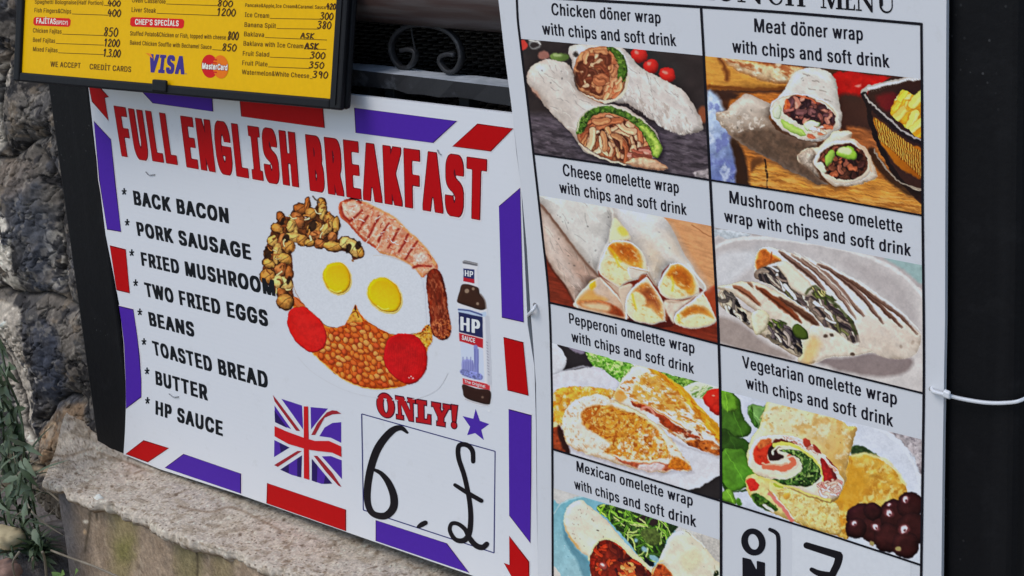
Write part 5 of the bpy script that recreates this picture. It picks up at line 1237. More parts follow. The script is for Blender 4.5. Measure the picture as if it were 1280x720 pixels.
# ---- chilli filled wrap with rocket on a blue plate
def draw7(p):
    p.fill([(-50, -50), (1400, -50), (1400, 1500), (-50, 1500)], (198, 200, 200), smooth=False, tex=(30, .06))
    p.fill([(1040, 380), (1230, 420), (1230, 700), (1150, 560)], (186, 184, 180), soft=10, tex=(10, .12))
    pl_ = [(60, 240), (110, 170), (200, 125), (270, 112), (420, 150), (700, 220), (900, 330), (1000, 700), (700, 1300), (60, 1300)]
    p.fill(pl_, (126, 178, 194), soft=6, tex=(40, .06), lin=((60, 200), (120, 700), (150, 190, 204))); p.stroke([(66, 236), (114, 172), (200, 130), (270, 116)], 7, (176, 206, 214), soft=6)
    r_ = random.Random(6)
    for _ in range(46): p.oval(r_.uniform(80, 330), r_.uniform(300, 690), 2.5, 2.0, (90, 130, 150) if r_.random() < .6 else (220, 232, 238), soft=4, alpha=.7)
    p.fill([(55, 610), (90, 620), (130, 680), (160, 760), (55, 760)], (206, 206, 204), soft=6)
    p.fill([(130, 300), (160, 380), (250, 500), (340, 590), (330, 700), (360, 760), (300, 740), (230, 560), (150, 430)], (84, 126, 144), soft=20, alpha=.7)
    sal = [(370, 200), (420, 165), (560, 190), (760, 240), (930, 310), (900, 370), (850, 420), (830, 520), (740, 590), (690, 570), (640, 500), (560, 400), (460, 290)]
    p.fill(sal, (44, 64, 36), soft=8, tex=(20, .4)); p.fill([(650, 250), (740, 240), (800, 290), (740, 320), (660, 300)], (54, 44, 40), soft=12)
    p.shreds(sal, 90, 120, 11, [(120, 170, 58), (92, 140, 44), (150, 196, 86), (70, 108, 38), (170, 206, 110), (64, 96, 40)], 5, ang=.7, spread=2.6, curl=.35, edge=(34, 50, 26), ew=2.5)
    p.fill([(680, 350), (780, 340), (810, 420), (760, 460), (690, 410)], (86, 104, 52), soft=10, tex=(14, .35)); p.stroke([(470, 215), (540, 270), (640, 300), (720, 310)], 10, (150, 200, 84)); p.stroke([(384, 240), (404, 200), (420, 180)], 12, (136, 190, 62))
    for q in ((700, 480, 24, 16), (770, 545, 40, 18), (640, 420, 12, 14)): p.oval(q[0], q[1], q[2], q[3], (150, 190, 206), .5, soft=10, alpha=.85)
    p.fill([(690, 530), (740, 560), (770, 590), (720, 610)], (30, 34, 38), soft=10)
    wr_ = [(140, 300), (150, 210), (190, 160), (260, 138), (330, 190), (400, 250), (470, 320), (560, 430), (640, 510), (720, 590), (760, 620), (740, 720), (700, 800), (420, 820), (330, 700), (320, 560), (250, 490), (170, 390)]
    tortilla(p, wr_, (226, 218, 206), (196, 176, 150), 26, 3, 10, .06, 50, lin=((220, 200), (520, 480), (224, 208, 178)))
    p.fill([(140, 300), (160, 350), (190, 400), (250, 480), (230, 470), (170, 390)], (214, 160, 96), soft=12, alpha=.85)
    for _ in range(18): p.oval(r_.uniform(180, 440), r_.uniform(170, 420), r_.uniform(3, 7), r_.uniform(2.5, 5), (146, 132, 116), r_.uniform(0, 3), soft=4, alpha=.7)
    p.oval(374, 348, 12, 6, (90, 76, 64), .3, soft=4)
    fl_ = [(318, 560), (340, 490), (390, 428), (450, 418), (520, 450), (590, 520), (660, 570), (720, 620), (750, 680), (740, 900), (420, 900), (340, 720)]
    p.stroke([(314, 556), (338, 488), (388, 424), (452, 412), (524, 444), (594, 512), (664, 562), (724, 612), (752, 650)], 16, (232, 208, 162), soft=6)
    p.fill(fl_, (124, 40, 26), rim=((80, 24, 18), 20), tex=(20, .35))
    p.shreds(fl_, 84, 64, 22, [(176, 58, 30), (150, 40, 24), (206, 88, 44), (96, 26, 22), (70, 26, 26), (190, 70, 36), (224, 120, 70)], 7, spread=3, curl=.4, edge=(64, 20, 16), ew=3)
    p.fill([(430, 430), (500, 450), (560, 510), (600, 560), (560, 580), (500, 530), (450, 480)], (84, 30, 28), soft=16, alpha=.7)
    p.oval(416, 600, 34, 26, (158, 74, 66), .4, rim=((90, 34, 32), 12)); p.oval(410, 590, 14, 8, (240, 204, 200), .3, soft=7); p.fill([(640, 600), (720, 640), (730, 760), (640, 760)], (72, 26, 26), soft=16, alpha=.8)
    p.shreds([(530, 600), (640, 580), (640, 680), (540, 680)], 10, 70, 26, [(216, 110, 52), (200, 84, 40), (230, 140, 84)], 9, spread=2, edge=(110, 36, 20))
    rw = [(800, 560), (840, 470), (870, 400), (920, 362), (1000, 352), (1080, 420), (1180, 540), (1260, 640), (1300, 900), (980, 900), (900, 680), (850, 600)]
    tortilla(p, rw, (222, 216, 196), (190, 182, 156), 24, 9, 16, .06, 46)
    p.stroke([(1000, 356), (1060, 410), (1120, 470)], 9, (240, 236, 226), soft=6); p.stroke([(990, 358), (1010, 366), (1024, 384)], 5, (150, 140, 120)); p.fill([(960, 520), (1060, 480), (1100, 560), (1020, 640), (960, 600)], (206, 204, 166), soft=40, alpha=.6)
    p.oval(1200, 650, 16, 24, (44, 62, 36), .3, soft=6); p.stroke([(1188, 590), (1200, 640)], 4, (180, 172, 140))
    rf = [(745, 650), (780, 590), (812, 578), (860, 610), (910, 700), (960, 900), (740, 900), (750, 720)]
    p.fill(rf, (176, 84, 42), rim=((230, 180, 110), 12), tex=(14, .35)); p.shreds(rf, 34, 40, 16, [(206, 104, 50), (150, 56, 30), (226, 140, 76), (110, 38, 24)], 11, spread=3, edge=(90, 32, 20))
    p.stroke([(760, 640), (800, 570), (830, 560)], 9, (226, 196, 140), soft=5)
dish('photo of a chilli filled wrap with green rocket leaves on a blue plate', [(691.8, 610), (796, 641), (901.4, 675.4)], [(691.3, 770), (796, 803), (901.5, 836)], [(691.8, 610), (691.2, 690), (691.3, 770)], [(901.4, 675.4), (901.6, 750), (901.5, 836)], (680, 600), 5.565, (198, 200, 200), draw7)

# ================================================================== the plate of food and the bottle on the breakfast board
def split_print(p, XY, nu, nv, names, lift, parent, labels=None):
    """one mesh per painted thing: only the covered faces are kept"""
    Fg = gridfaces(nu, nv); P3 = PB.at(XY, lift); ik = p.inks()
    fid = p.id[Fg]; 
    for k, nm in names.items():
        f = Fg[(fid == k).any(1) & ((fid == k).sum(1) >= (fid.max(1) == k) * 1) & (fid.max(1) == k)]
        if len(f) == 0: continue
        u_, inv = np.unique(f.ravel(), return_inverse=True)
        mesh(nm, P3[u_], inv.reshape(-1, 4), PRINT, parent, cols=ik[u_])
XY, nu, nv = quadgrid([(322, 240), (575, 240)], [(322, 500), (575, 500)], [(322, 240), (322, 500)], [(575, 240), (575, 500)], .7)
p = Paint(XY, (320, 230), 4.5, (207, 215, 228), warp=((30, 3.0, 201), (10, 2.2, 203)))
b2 = lambda pts: [(x / 4.8 * 4.5, (y / 4.8 + 120) * 4.5) for x, y in pts]          # from the lower enlargement
# beans and sauce
p.cur = 1
bp = b2([(225, 100), (300, 165), (360, 215), (420, 275), (480, 285), (530, 262), (560, 205), (597, 145), (625, 200), (680, 255), (760, 300), (830, 330), (960, 320), (1038, 268), (1060, 360), (1030, 410), (1000, 560), (900, 630), (760, 655), (640, 640), (520, 590), (420, 510), (340, 435), (300, 400), (230, 200)])
p.fill(bp, (196, 92, 28), rim=((222, 142, 56), 14), tex=(24, .2), soft=4)
p.patches(bp, [(216, 120, 44), (168, 64, 20)], 26, .54, 3, .6)
bean_poly = spline(b2([(430, 300), (500, 295), (545, 240), (600, 245), (680, 290), (760, 310), (790, 360), (770, 430), (780, 520), (840, 590), (820, 625), (700, 640), (600, 615), (510, 570), (440, 510), (385, 440), (420, 380)]), True, 5)
r = random.Random(5)
def inside(q, poly):
    c = False
    for a_, b_ in zip(poly, np.roll(poly, -1, 0)):
        if (a_[1] > q[1]) != (b_[1] > q[1]) and q[0] < (b_[0] - a_[0]) * (q[1] - a_[1]) / (b_[1] - a_[1]) + a_[0]: c = not c
    return c
centres = []
lo_b, hi_b = bean_poly.min(0), bean_poly.max(0)
for _ in range(9000):
    q = np.array([r.uniform(lo_b[0], hi_b[0]), r.uniform(lo_b[1], hi_b[1])])
    if inside(q, bean_poly) and all(np.hypot(*(q - c)) > 28 for c in centres): centres.append(q)
centres.sort(key=lambda q: q[1])
for q in centres:
    a_ = r.uniform(.2, 1.5); L_ = r.uniform(16, 22); W_ = r.uniform(12, 15); c_ = np.array(r.choice([(218, 114, 46), (224, 126, 56), (206, 96, 38), (228, 138, 72), (198, 84, 38)]))
    p.oval(q[0] + 2, q[1] + 3, L_ + 3, W_ + 3, (142, 54, 18), a_, soft=4, alpha=.85)
    p.oval(q[0], q[1], L_, W_, tuple(c_), a_, soft=3, rim=(tuple(c_ * .80), 9)); p.oval(q[0] - 4, q[1] - 5, L_ * .5, W_ * .38, tuple(np.minimum(c_ * 1.06 + 10, 250)), a_, soft=8, alpha=.6, bev=0)
p.fill(b2([(540, 240), (575, 190), (600, 160), (622, 210), (640, 250), (590, 250)]), (222, 150, 66), soft=4, tex=(14, .4)); p.stroke(b2([(560, 210), (600, 185), (616, 225)]), 6, (130, 66, 24)); p.fill(b2([(590, 175), (597, 146), (606, 178)]), (80, 50, 26), soft=4)
p.fill(b2([(960, 330), (1010, 310), (1040, 270), (1058, 350), (1030, 405), (1000, 370)]), (206, 138, 50), soft=4, tex=(10, .5)); p.stroke(b2([(965, 330), (1015, 305), (1040, 268)]), 6, (96, 60, 24)); p.patches(b2([(960, 330), (1040, 270), (1058, 350), (1030, 405)]), [(150, 82, 26), (236, 186, 100)], 12, .53, 5, .8)
p.fill(b2([(225, 110), (250, 105), (320, 170), (300, 170), (240, 150)]), (206, 112, 62), soft=4); p.stroke(b2([(232, 100), (300, 160), (362, 214), (418, 272), (480, 284), (530, 262)]), 4, (110, 56, 30), alpha=.7); p.stroke(b2([(640, 240), (720, 280), (800, 325), (960, 318)]), 4, (120, 62, 30), alpha=.7)
p.stroke(b2([(340, 436), (420, 512), (520, 592), (640, 642), (760, 656), (850, 640)]), 6, (226, 176, 92), alpha=.8)
# tomatoes
def tom(pts, k, c_):
    p.cur = k
    p.fill(b2(pts), c_, rim=((122, 18, 20), 8), tex=(40, .10), soft=4); p.patches(b2(pts), [tuple(np.minimum(np.array(c_) * 1.12 + 8, 240)), tuple(np.array(c_) * .88)], 22, .55, k, .3)
tom([(188, 235), (205, 180), (260, 160), (310, 170), (370, 220), (415, 290), (425, 350), (405, 410), (350, 435), (300, 420), (240, 370), (200, 300)], 2, (206, 36, 32))
tom([(768, 450), (785, 370), (830, 330), (900, 318), (960, 335), (1010, 390), (1028, 460), (1020, 540), (980, 600), (920, 625), (860, 605), (800, 550), (772, 500)], 3, (186, 24, 28))
for k in range(16): p.stroke(b2([(790 + k * 14, 380 + (k % 3) * 6), (796 + k * 14, 470), (792 + k * 13, 560)]), 2.2, (216, 50, 46), alpha=.35)
for q in ((930, 580), (918, 586), (942, 590)): p.oval(*b2([q])[0], 4, 3, (240, 190, 180), soft=3)
# fried eggs: two whites, two yolks
p.cur = 4
e1 = [(205, 335), (290, 345), (380, 362), (470, 382), (530, 396), (548, 430), (604, 404), (640, 392), (720, 408), (800, 430), (880, 470), (930, 530), (952, 620), (955, 720), (958, 790), (930, 830), (860, 842), (770, 842), (700, 800), (640, 770), (598, 740), (570, 684), (556, 675), (540, 720), (500, 790), (450, 806), (400, 796), (340, 745), (270, 680), (222, 610), (205, 540), (212, 440)]
p.fill(e1, (208, 216, 228), soft=3, smooth=False)
p.stroke([(208, 540), (224, 608), (272, 680), (342, 746)], 4, (150, 110, 84), alpha=.6); p.stroke([(660, 404), (730, 404), (800, 424), (880, 462), (930, 522)], 4, (196, 186, 178), alpha=.8)
p.cur = 5
for pts in ([(378, 520), (385, 480), (415, 448), (460, 440), (505, 462), (528, 505), (532, 560), (510, 600), (465, 618), (420, 600), (388, 560)], [(628, 610), (640, 560), (680, 530), (730, 528), (780, 560), (812, 615), (815, 670), (790, 712), (740, 722), (690, 700), (645, 660)]):
    q = np.array(pts, float); c0 = q.mean(0)
    p.fill(c0 + (q - c0) * 1.07 + np.array([2, 4]), (226, 206, 130), soft=5); p.fill(pts, (226, 178, 22), rim=((196, 138, 16), 12), soft=3, lin=(tuple(c0 + (30, -70)), tuple(c0 + (-50, 60)), (234, 200, 30)))
    p.stroke([c0 + (-40, 62), c0 + (-5, 80), c0 + (24, 74)], 6, (246, 226, 120), soft=5, alpha=.8)
# mushrooms: many browned slices
p.cur = 6
MU = [(140, 190, 22, 34, -.4), (120, 250, 34, 26, .5), (95, 320, 30, 30, .6), (70, 390, 26, 26, .2), (70, 445, 34, 22, .5), (66, 520, 44, 42, .3), (150, 320, 30, 44, .3), (120, 390, 24, 60, .1), (160, 420, 40, 30, .3), (140, 480, 34, 38, .5), (165, 560, 44, 40, .6), (185, 500, 22, 40, 0), (120, 550, 30, 40, .2), (150, 620, 40, 30, 1.0), (165, 660, 46, 44, .4), (250, 140, 36, 30, .4), (290, 120, 14, 46, .05), (235, 200, 32, 50, -.5), (215, 245, 18, 54, -.25), (195, 240, 22, 34, .2), (310, 165, 34, 30, .5), (372, 110, 22, 34, -.3), (375, 155, 24, 46, .1), (330, 255, 44, 46, .3), (345, 285, 60, 22, .1), (415, 205, 30, 44, -.6), (400, 250, 26, 44, .6), (450, 230, 20, 44, .1), (430, 300, 26, 30, .4), (220, 300, 60, 26, .25), (260, 315, 30, 30, .3), (360, 335, 34, 26, .2), (435, 350, 56, 28, .15), (500, 330, 30, 36, .4), (550, 360, 34, 60, -.55), (585, 380, 18, 34, -.2), (300, 330, 30, 20, .1), (185, 350, 34, 34, 0)]
r = random.Random(9)
p.fill([(34, 500), (48, 440), (46, 380), (74, 300), (104, 245), (136, 180), (190, 185), (232, 125), (262, 130), (276, 190), (300, 170), (340, 120), (370, 90), (400, 140), (450, 195), (468, 262), (460, 310), (510, 296), (560, 330), (596, 375), (598, 402), (548, 428), (520, 385), (400, 365), (300, 345), (206, 335), (206, 440), (206, 540), (212, 640), (182, 712), (134, 690), (110, 610), (56, 560)], (104, 60, 28), rag=6, tex=(12, .5))
for cx, cy, rx, ry, a_ in MU: p.oval(cx, cy, rx + 5, ry + 5, (84, 48, 22), a_, soft=4, rag=4)
for cx, cy, rx, ry, a_ in MU:
    c_ = np.array(r.choice([(206, 158, 88), (190, 132, 66), (222, 180, 112), (160, 98, 48), (200, 146, 74), (176, 110, 60)]))
    p.oval(cx + 2, cy + 3, rx + 2, ry + 2, (70, 38, 18), a_, soft=4, rag=6)
    p.oval(cx, cy, rx, ry, tuple(c_), a_, soft=3, rag=7, rim=(tuple(c_ * .66), min(rx, ry) * .5), tex=(14, .3)); p.oval(cx - rx * .15, cy - ry * .2, rx * .42, ry * .42, tuple(np.minimum(c_ * 1.15 + 10, 245)), a_, soft=8, alpha=.75)
    if r.random() < .85: p.stroke([(cx - rx * .6, cy + ry * .5), (cx, cy + r.uniform(-8, 8)), (cx + rx * .6, cy - ry * .5)], 4, tuple(c_ * .45), alpha=.75)
for q in ((70, 388, 24, 28), (170, 305, 20, 26), (320, 235, 22, 36), (150, 210, 12, 24), (520, 362, 16, 30), (575, 345, 18, 26), (300, 262, 12, 20), (185, 540, 12, 26), (60, 360, 12, 10)): p.oval(q[0], q[1], q[2], q[3], (42, 26, 18), .3, soft=6, alpha=.85)
p.shreds([(60, 300), (130, 240), (240, 130), (380, 120), (450, 230), (440, 320), (220, 330), (200, 480), (190, 660), (130, 640), (60, 520)], 34, 34, 7, [(232, 196, 132), (120, 66, 30), (176, 112, 54)], 21, spread=3, edge=(80, 44, 20), ew=1.5)
p.stroke([(320, 68), (336, 88), (358, 104)], 8, (110, 96, 84)); p.oval(545, 430, 8, 6, (150, 110, 70), soft=4)
# bacon
p.cur = 7
bc = [(464, 130), (478, 100), (530, 80), (580, 92), (620, 108), (690, 140), (760, 175), (815, 225), (860, 270), (905, 305), (950, 355), (985, 405), (1020, 450), (1018, 485), (960, 510), (935, 525), (900, 480), (830, 430), (770, 405), (700, 388), (660, 350), (600, 315), (560, 270), (520, 225), (478, 185)]
p.fill(bc, (214, 150, 122), rim=((166, 78, 52), 16), tex=(22, .2), soft=4)
p.patches(bc, [(228, 182, 156), (196, 112, 84), (236, 204, 184)], 17, .55, 3, .7, ang=.6)
p.stroke([(480, 110), (478, 160), (520, 215), (560, 265), (610, 312), (670, 350)], 12, (170, 70, 44), soft=8, alpha=.75); p.stroke([(600, 96), (690, 142), (780, 190), (840, 255), (900, 305), (960, 370), (1010, 450)], 14, (220, 166, 116), soft=8, alpha=.8); p.stroke([(700, 385), (770, 402), (840, 434), (900, 480), (940, 520)], 12, (216, 160, 110), soft=8, alpha=.7)
for pts in ([(528, 212), (566, 178), (596, 150)], [(580, 260), (606, 215), (630, 178)], [(632, 300), (662, 240), (694, 180)], [(690, 322), (716, 268), (748, 222)], [(745, 358), (776, 305), (802, 254)], [(806, 380), (836, 330), (856, 282)], [(842, 420), (876, 366), (908, 322)], [(884, 470), (920, 458), (984, 462)], [(482, 128), (494, 172), (526, 206)], [(500, 92), (550, 84), (592, 104)]):
    p.stroke(pts, 14, (158, 48, 36), soft=9, alpha=.75); p.stroke(pts, 5, (118, 30, 24), soft=6, alpha=.5)
p.fill([(490, 130), (520, 105), (570, 108), (585, 140), (550, 175), (505, 180)], (226, 196, 180), soft=14, alpha=.75, tex=(12, .15)); p.fill([(890, 400), (930, 390), (965, 410), (940, 440), (900, 436)], (228, 200, 190), soft=14, alpha=.8, tex=(8, .3)); p.shreds(bc, 60, 26, 4, [(240, 210, 190), (176, 84, 60), (206, 128, 96)], 13, spread=3, edge=None)
p.stroke([(930, 522), (950, 500), (1000, 470)], 6, (200, 150, 110), alpha=.7)
# sausage
p.cur = 8
sg = [(958, 540), (975, 490), (1005, 475), (1040, 498), (1062, 560), (1075, 640), (1084, 720), (1098, 800), (1092, 850), (1060, 878), (1020, 868), (988, 830), (975, 720), (965, 620)]
p.fill(sg, (122, 48, 28), rim=((84, 30, 20), 22), soft=4, tex=(14, .3, 1.45, 3)); p.patches(sg, [(158, 80, 52), (96, 34, 22), (176, 104, 74)], 12, .57, 5, .7, ang=1.45, ratio=2.5)
p.patches([(985, 770), (1090, 770), (1092, 850), (1020, 868)], [(186, 104, 60), (206, 130, 84)], 10, .53, 7, .7); p.stroke([(990, 520), (1000, 640), (1010, 760)], 12, (146, 66, 42), soft=12, alpha=.5)
p.cur = 0
p.grain(.03, 1.8)
p.finish(nu, nv, .3, 3, .08, keep=(p.id == 0) | (p.id == 4))
split_print(p, XY, nu, nv, {1: 'printed_beans', 2: 'printed_tomato', 3: 'printed_tomato', 4: 'printed_egg', 5: 'printed_yolk', 6: 'printed_mushrooms', 7: 'printed_bacon', 8: 'printed_sausage'}, L1, breakfast)
# the faint rim of the plate
B = MB(); ribbon_into(B, PB, [(372, 446), (392, 466), (430, 487), (470, 497), (510, 500), (545, 488), (560, 466)], 1.2, L1, cap=False); B.build('printed_plate_rim', inkmat((203, 210, 222)), breakfast)

# bottle of brown sauce
XY, nu, nv = quadgrid([(568, 318), (620, 318)], [(568, 518), (620, 518)], [(568, 318), (568, 518)], [(620, 318), (620, 518)], .6)
p = Paint(XY, (555, 305), 3.27, (207, 215, 228), warp=((20, .8, 201),))
p.cur = 1
p.fill([(74, 74), (80, 66), (108, 70), (140, 78), (140, 92), (136, 110), (142, 180), (150, 205), (170, 230), (176, 262), (186, 400), (190, 560), (195, 640), (184, 660), (150, 662), (110, 648), (84, 634), (76, 600), (72, 500), (62, 380), (56, 280), (54, 225), (62, 196), (78, 170), (80, 110)], (214, 218, 228), soft=3, smooth=False)
p.fill([(76, 72), (84, 66), (138, 78), (138, 90), (78, 80)], (96, 98, 106), soft=3, smooth=False); p.stroke([(80, 70), (138, 82)], 2.5, (180, 180, 184))
p.fill([(80, 100), (125, 104), (124, 160), (80, 152)], (34, 44, 96), soft=3, smooth=False); p.fill([(80, 136), (124, 144), (124, 160), (80, 152)], (180, 30, 44), soft=3, smooth=False)
p.fill([(78, 164), (136, 176), (148, 205), (168, 232), (172, 262), (150, 270), (110, 258), (58, 240), (56, 222), (64, 196)], (58, 36, 28), soft=3, rim=((34, 22, 20), 10)); p.stroke([(150, 205), (168, 232), (172, 262)], 5, (130, 120, 118))
for q in ((94, 192, 9), (120, 183, 6), (138, 244, 6)): p.oval(q[0], q[1], q[2], q[2], (150, 128, 110), soft=4)
p.fill([(58, 262), (100, 266), (150, 282), (172, 276), (176, 300), (58, 280)], (178, 200, 228), soft=4, smooth=False); p.stroke([(60, 268), (110, 274), (155, 290)], 6, (60, 72, 130))
p.fill([(60, 278), (158, 298), (160, 384), (62, 360)], (34, 40, 84), soft=3, smooth=False)
p.fill([(62, 362), (110, 372), (160, 386), (160, 426), (64, 396)], (182, 34, 46), soft=3, smooth=False); p.stroke([(62, 362), (160, 386)], 3, (226, 222, 224))
p.fill([(66, 398), (160, 428), (168, 590), (74, 548)], (196, 210, 234), soft=3, smooth=False)
p.stroke([(130, 420), (132, 470), (134, 540)], 16, (128, 136, 200), soft=4); p.stroke([(126, 430), (126, 540)], 3, (82, 84, 160)); p.stroke([(140, 430), (141, 540)], 3, (82, 84, 160))
p.fill([(74, 480), (100, 470), (122, 486), (124, 545), (78, 528)], (150, 158, 212), soft=4); 
for k in range(6): p.stroke([(78 + 8 * k, 462 + (k % 2) * 14), (79 + 8 * k, 530 + k * 3)], 2.5, (84, 84, 164))
p.fill([(74, 512), (150, 530), (150, 556), (76, 536)], (120, 128, 190), soft=4, tex=(6, .5))
p.fill([(76, 548), (188, 574), (188, 598), (78, 572)], (196, 52, 60), soft=3, smooth=False); p.stroke([(76, 546), (188, 572)], 2.5, (236, 236, 238))
p.stroke([(176, 300), (182, 440), (186, 570)], 16, (188, 194, 208), soft=5); p.stroke([(166, 300), (172, 440), (176, 570)], 4, (206, 214, 228))
for k in range(12): p.stroke([(174 + k * .6, 400 + 12 * k), (179 + k * .6, 404 + 12 * k)], 3, (130, 130, 150), alpha=.7)
p.fill([(78, 574), (130, 590), (188, 600), (190, 645), (178, 656), (120, 642), (86, 626), (78, 604)], (50, 30, 26), soft=3, rim=((30, 20, 18), 8)); p.oval(158, 626, 5, 5, (120, 96, 84), soft=4); p.stroke([(88, 634), (130, 650), (180, 660)], 4, (180, 180, 188)); p.oval(184, 682, 5, 4, (226, 228, 236), soft=3)
p.cur = 0
Fg = gridfaces(nu, nv); f = Fg[(p.id[Fg] == 1).any(1)]; u_, inv = np.unique(f.ravel(), return_inverse=True)
ob = mesh('printed_bottle', PB.at(XY, L1)[u_], inv.reshape(-1, 4), PRINT, breakfast, cols=p.inks()[u_]); ob['label'] = 'printed brown sauce bottle with white label'
bz = lambda q: zz(q, 555, 305, 3.27)
for t_, q_, xd_ in (('HP', [(68, 352), (68, 296), (148, 312), (148, 368)], .05), ('HP', [(86, 130), (86, 106), (120, 112), (120, 136)], .04), ('SAUCE', [(74, 390), (74, 372), (128, 386), (128, 404)], .03), ('The Original', [(84, 566), (84, 554), (170, 576), (170, 588)], .01)):
    B = MB(); text_into(B, PB, t_, bz(q_), L2, xd_, .01); B.build('label_word', inkmat((226, 226, 232)), ob)
# ================================================================== iron fence behind the boards
def lvl(px, y):                                   # point at depth y seen along a photo direction
    return Plane((0, 1, 0), y).at([px])[0]
fence = thing('iron_fence', 'black iron fence with brown handrail, scroll above the rail and wide black posts', 'fence', (0.3, .02, .545))
xr0, xr1 = -.68, .44
hz = lvl((520, 29.5), .035)[2]
RAILM = newmat('brown painted handrail', (.05, .035, .032), .38, .5)
f1 = noise(RAILM, 30, 5, .65); sp_ = N(RAILM, 'ShaderNodeMapping'); sp_.inputs['Scale'].default_value = (4, 60, 60); LK(RAILM, coords(RAILM), sp_.inputs[0])
f2 = noise(RAILM, 3.0, 5, .6, sp_.outputs[0])
LK(RAILM, mixc(RAILM, ramp(RAILM, f2, [(.42, (0, 0, 0)), (.66, (1, 1, 1))]), (.058, .034, .029), (.082, .067, .062)), BS(RAILM).inputs['Base Color'])
bump(RAILM, f2, .5, .001)
B = MB()
pts = [(x, .035, hz + .031 + .0012 * math.sin(x * 9)) for x in np.linspace(xr0 - .02, xr1, 30)]
B.tube(pts, .031, 28)
B.build('handrail', RAILM, fence, True)
yf, yb = .012, .036
za = .5 * (lvl((450, 85), yf)[2] + lvl((634, 112), yf)[2]); zb = za - .0140
B = MB()
n_ = 60; xs = np.linspace(xr0, xr1, n_)
for sgn in (0,):
    V = []
    for x in xs:
        wv = .0008 * math.sin(x * 60) + .0006 * math.sin(x * 143 + 1)
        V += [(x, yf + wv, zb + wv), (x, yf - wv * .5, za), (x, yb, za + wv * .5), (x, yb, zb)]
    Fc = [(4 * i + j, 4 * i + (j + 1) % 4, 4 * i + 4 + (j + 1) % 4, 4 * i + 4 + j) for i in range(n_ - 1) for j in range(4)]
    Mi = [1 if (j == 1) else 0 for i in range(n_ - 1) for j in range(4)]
    B.V = V; B.F = Fc; B.M = Mi
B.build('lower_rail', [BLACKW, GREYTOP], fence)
for px in ((493, 115), (586, 125), (462, 108), (680, 140)):
    p = lvl(px, .03)
    B = MB(); B.box((p[0] - .006, .024, .56), (p[0] + .006, .036, zb + .002)); bevel(B.build('baluster', BLACKW, fence), .001)
sc = [(502, 63), (511, 61.5), (518.5, 64), (519.5, 71), (515.5, 80), (508.5, 85), (499, 82), (491.5, 71), (489.5, 58), (493.5, 46), (503, 36.5), (516, 31.5), (533, 31), (551, 35), (565, 43), (573.5, 55), (577, 69), (575, 80), (569, 88.5), (560.5, 89.5), (554.5, 84), (550.5, 76.5), (553, 70), (561, 67.5), (569, 68.5)]
ps = Plane((0, 1, 0), .03).at(spline(sc, False, 5))
B = MB(); B.tube(ps, 1.0, 12, flat=(.0019, .0028, (0, 1, 0)))
B.build('scroll', BLACKW, fence, True)
B = MB(); B.tube([lvl((513, 27), .03), lvl((515.5, 45), .03), lvl((519, 62), .03)], .0007, 6); B.build('wire', BLACKW, fence)
# posts
pl0 = lvl((123.2, 558), .004)
B = MB()
B.hexa([(pl0[0], .002, .538), (pl0[0] + .075, .002, .538), (pl0[0] + .075, .002, 1.7), (pl0[0] - .006, .002, 1.7)],
       [(pl0[0], .06, .538), (pl0[0] + .075, .06, .538), (pl0[0] + .075, .06, 1.7), (pl0[0] - .006, .06, 1.7)])
bevel(B.build('post', BLACK, fence), .004, 3)
xa = lvl((1172, 400), -.006)[0]; xb = lvl((1277, 420), -.006)[0]
B = MB()
B.box((xa, -.006, .538), (xb, .055, 1.75))
po = bevel(B.build('post', BLACK, fence), .009, 4)
# ------------------------------------------------------------------ woven screen behind the rails
WICK = newmat('dark woven rattan', (.012, .010, .009), .42, .5)
ff = noise(WICK, 60, 3, .6)
LK(WICK, mixc(WICK, ff, (.008, .007, .006), (.050, .041, .034)), BS(WICK).inputs['Base Color'])
screen = thing('woven_screen', 'near-black woven rattan screen fixed behind the iron rails', 'screen', (-.1, .08, .545))
B = MB(); x0s, x1s = -.60, .36
B.box((x0s, .095, .56), (x1s, .10, 1.10)); B.build('backing', newmat('screen backing', (.004, .004, .004), .8, .1), screen)
B = MB(); rr = random.Random(3)
ph_, pw_ = .0036, .0138
z0w = .84
for r_ in range(int((1.10 - z0w) / ph_)):
    z = z0w + r_ * ph_
    k_ = 0
    x = x0s + (pw_ / 2 if r_ % 2 else 0)
    while x < x1s - pw_:
        h = ph_ * .36; e = rr.uniform(-.0002, .0002); c_ = z + rr.uniform(-.0002, .0002); ln_ = pw_ * .80
        ys = [.0925, .0885, .0862, .0885, .0925]; xs_ = np.linspace(x, x + ln_, 5)
        V = []
        for q in range(5):
            V += [(xs_[q], ys[q] + .002, c_ - h + e * q), (xs_[q], ys[q] - .0012, c_ - h * .35 + e * q), (xs_[q], ys[q] - .0012, c_ + h * .35 + e * q), (xs_[q], ys[q] + .002, c_ + h + e * q)]
        B.add(V, [(4 * i + j, 4 * i + 4 + j, 4 * i + 5 + j, 4 * i + 1 + j) for i in range(4) for j in range(3)])
        x += pw_
for x in np.arange(x0s, x1s, pw_ / 2):
    B.box((x + pw_ * .40, .0905, z0w), (x + pw_ * .46, .0925, 1.10))
B.build('weave', WICK, screen)

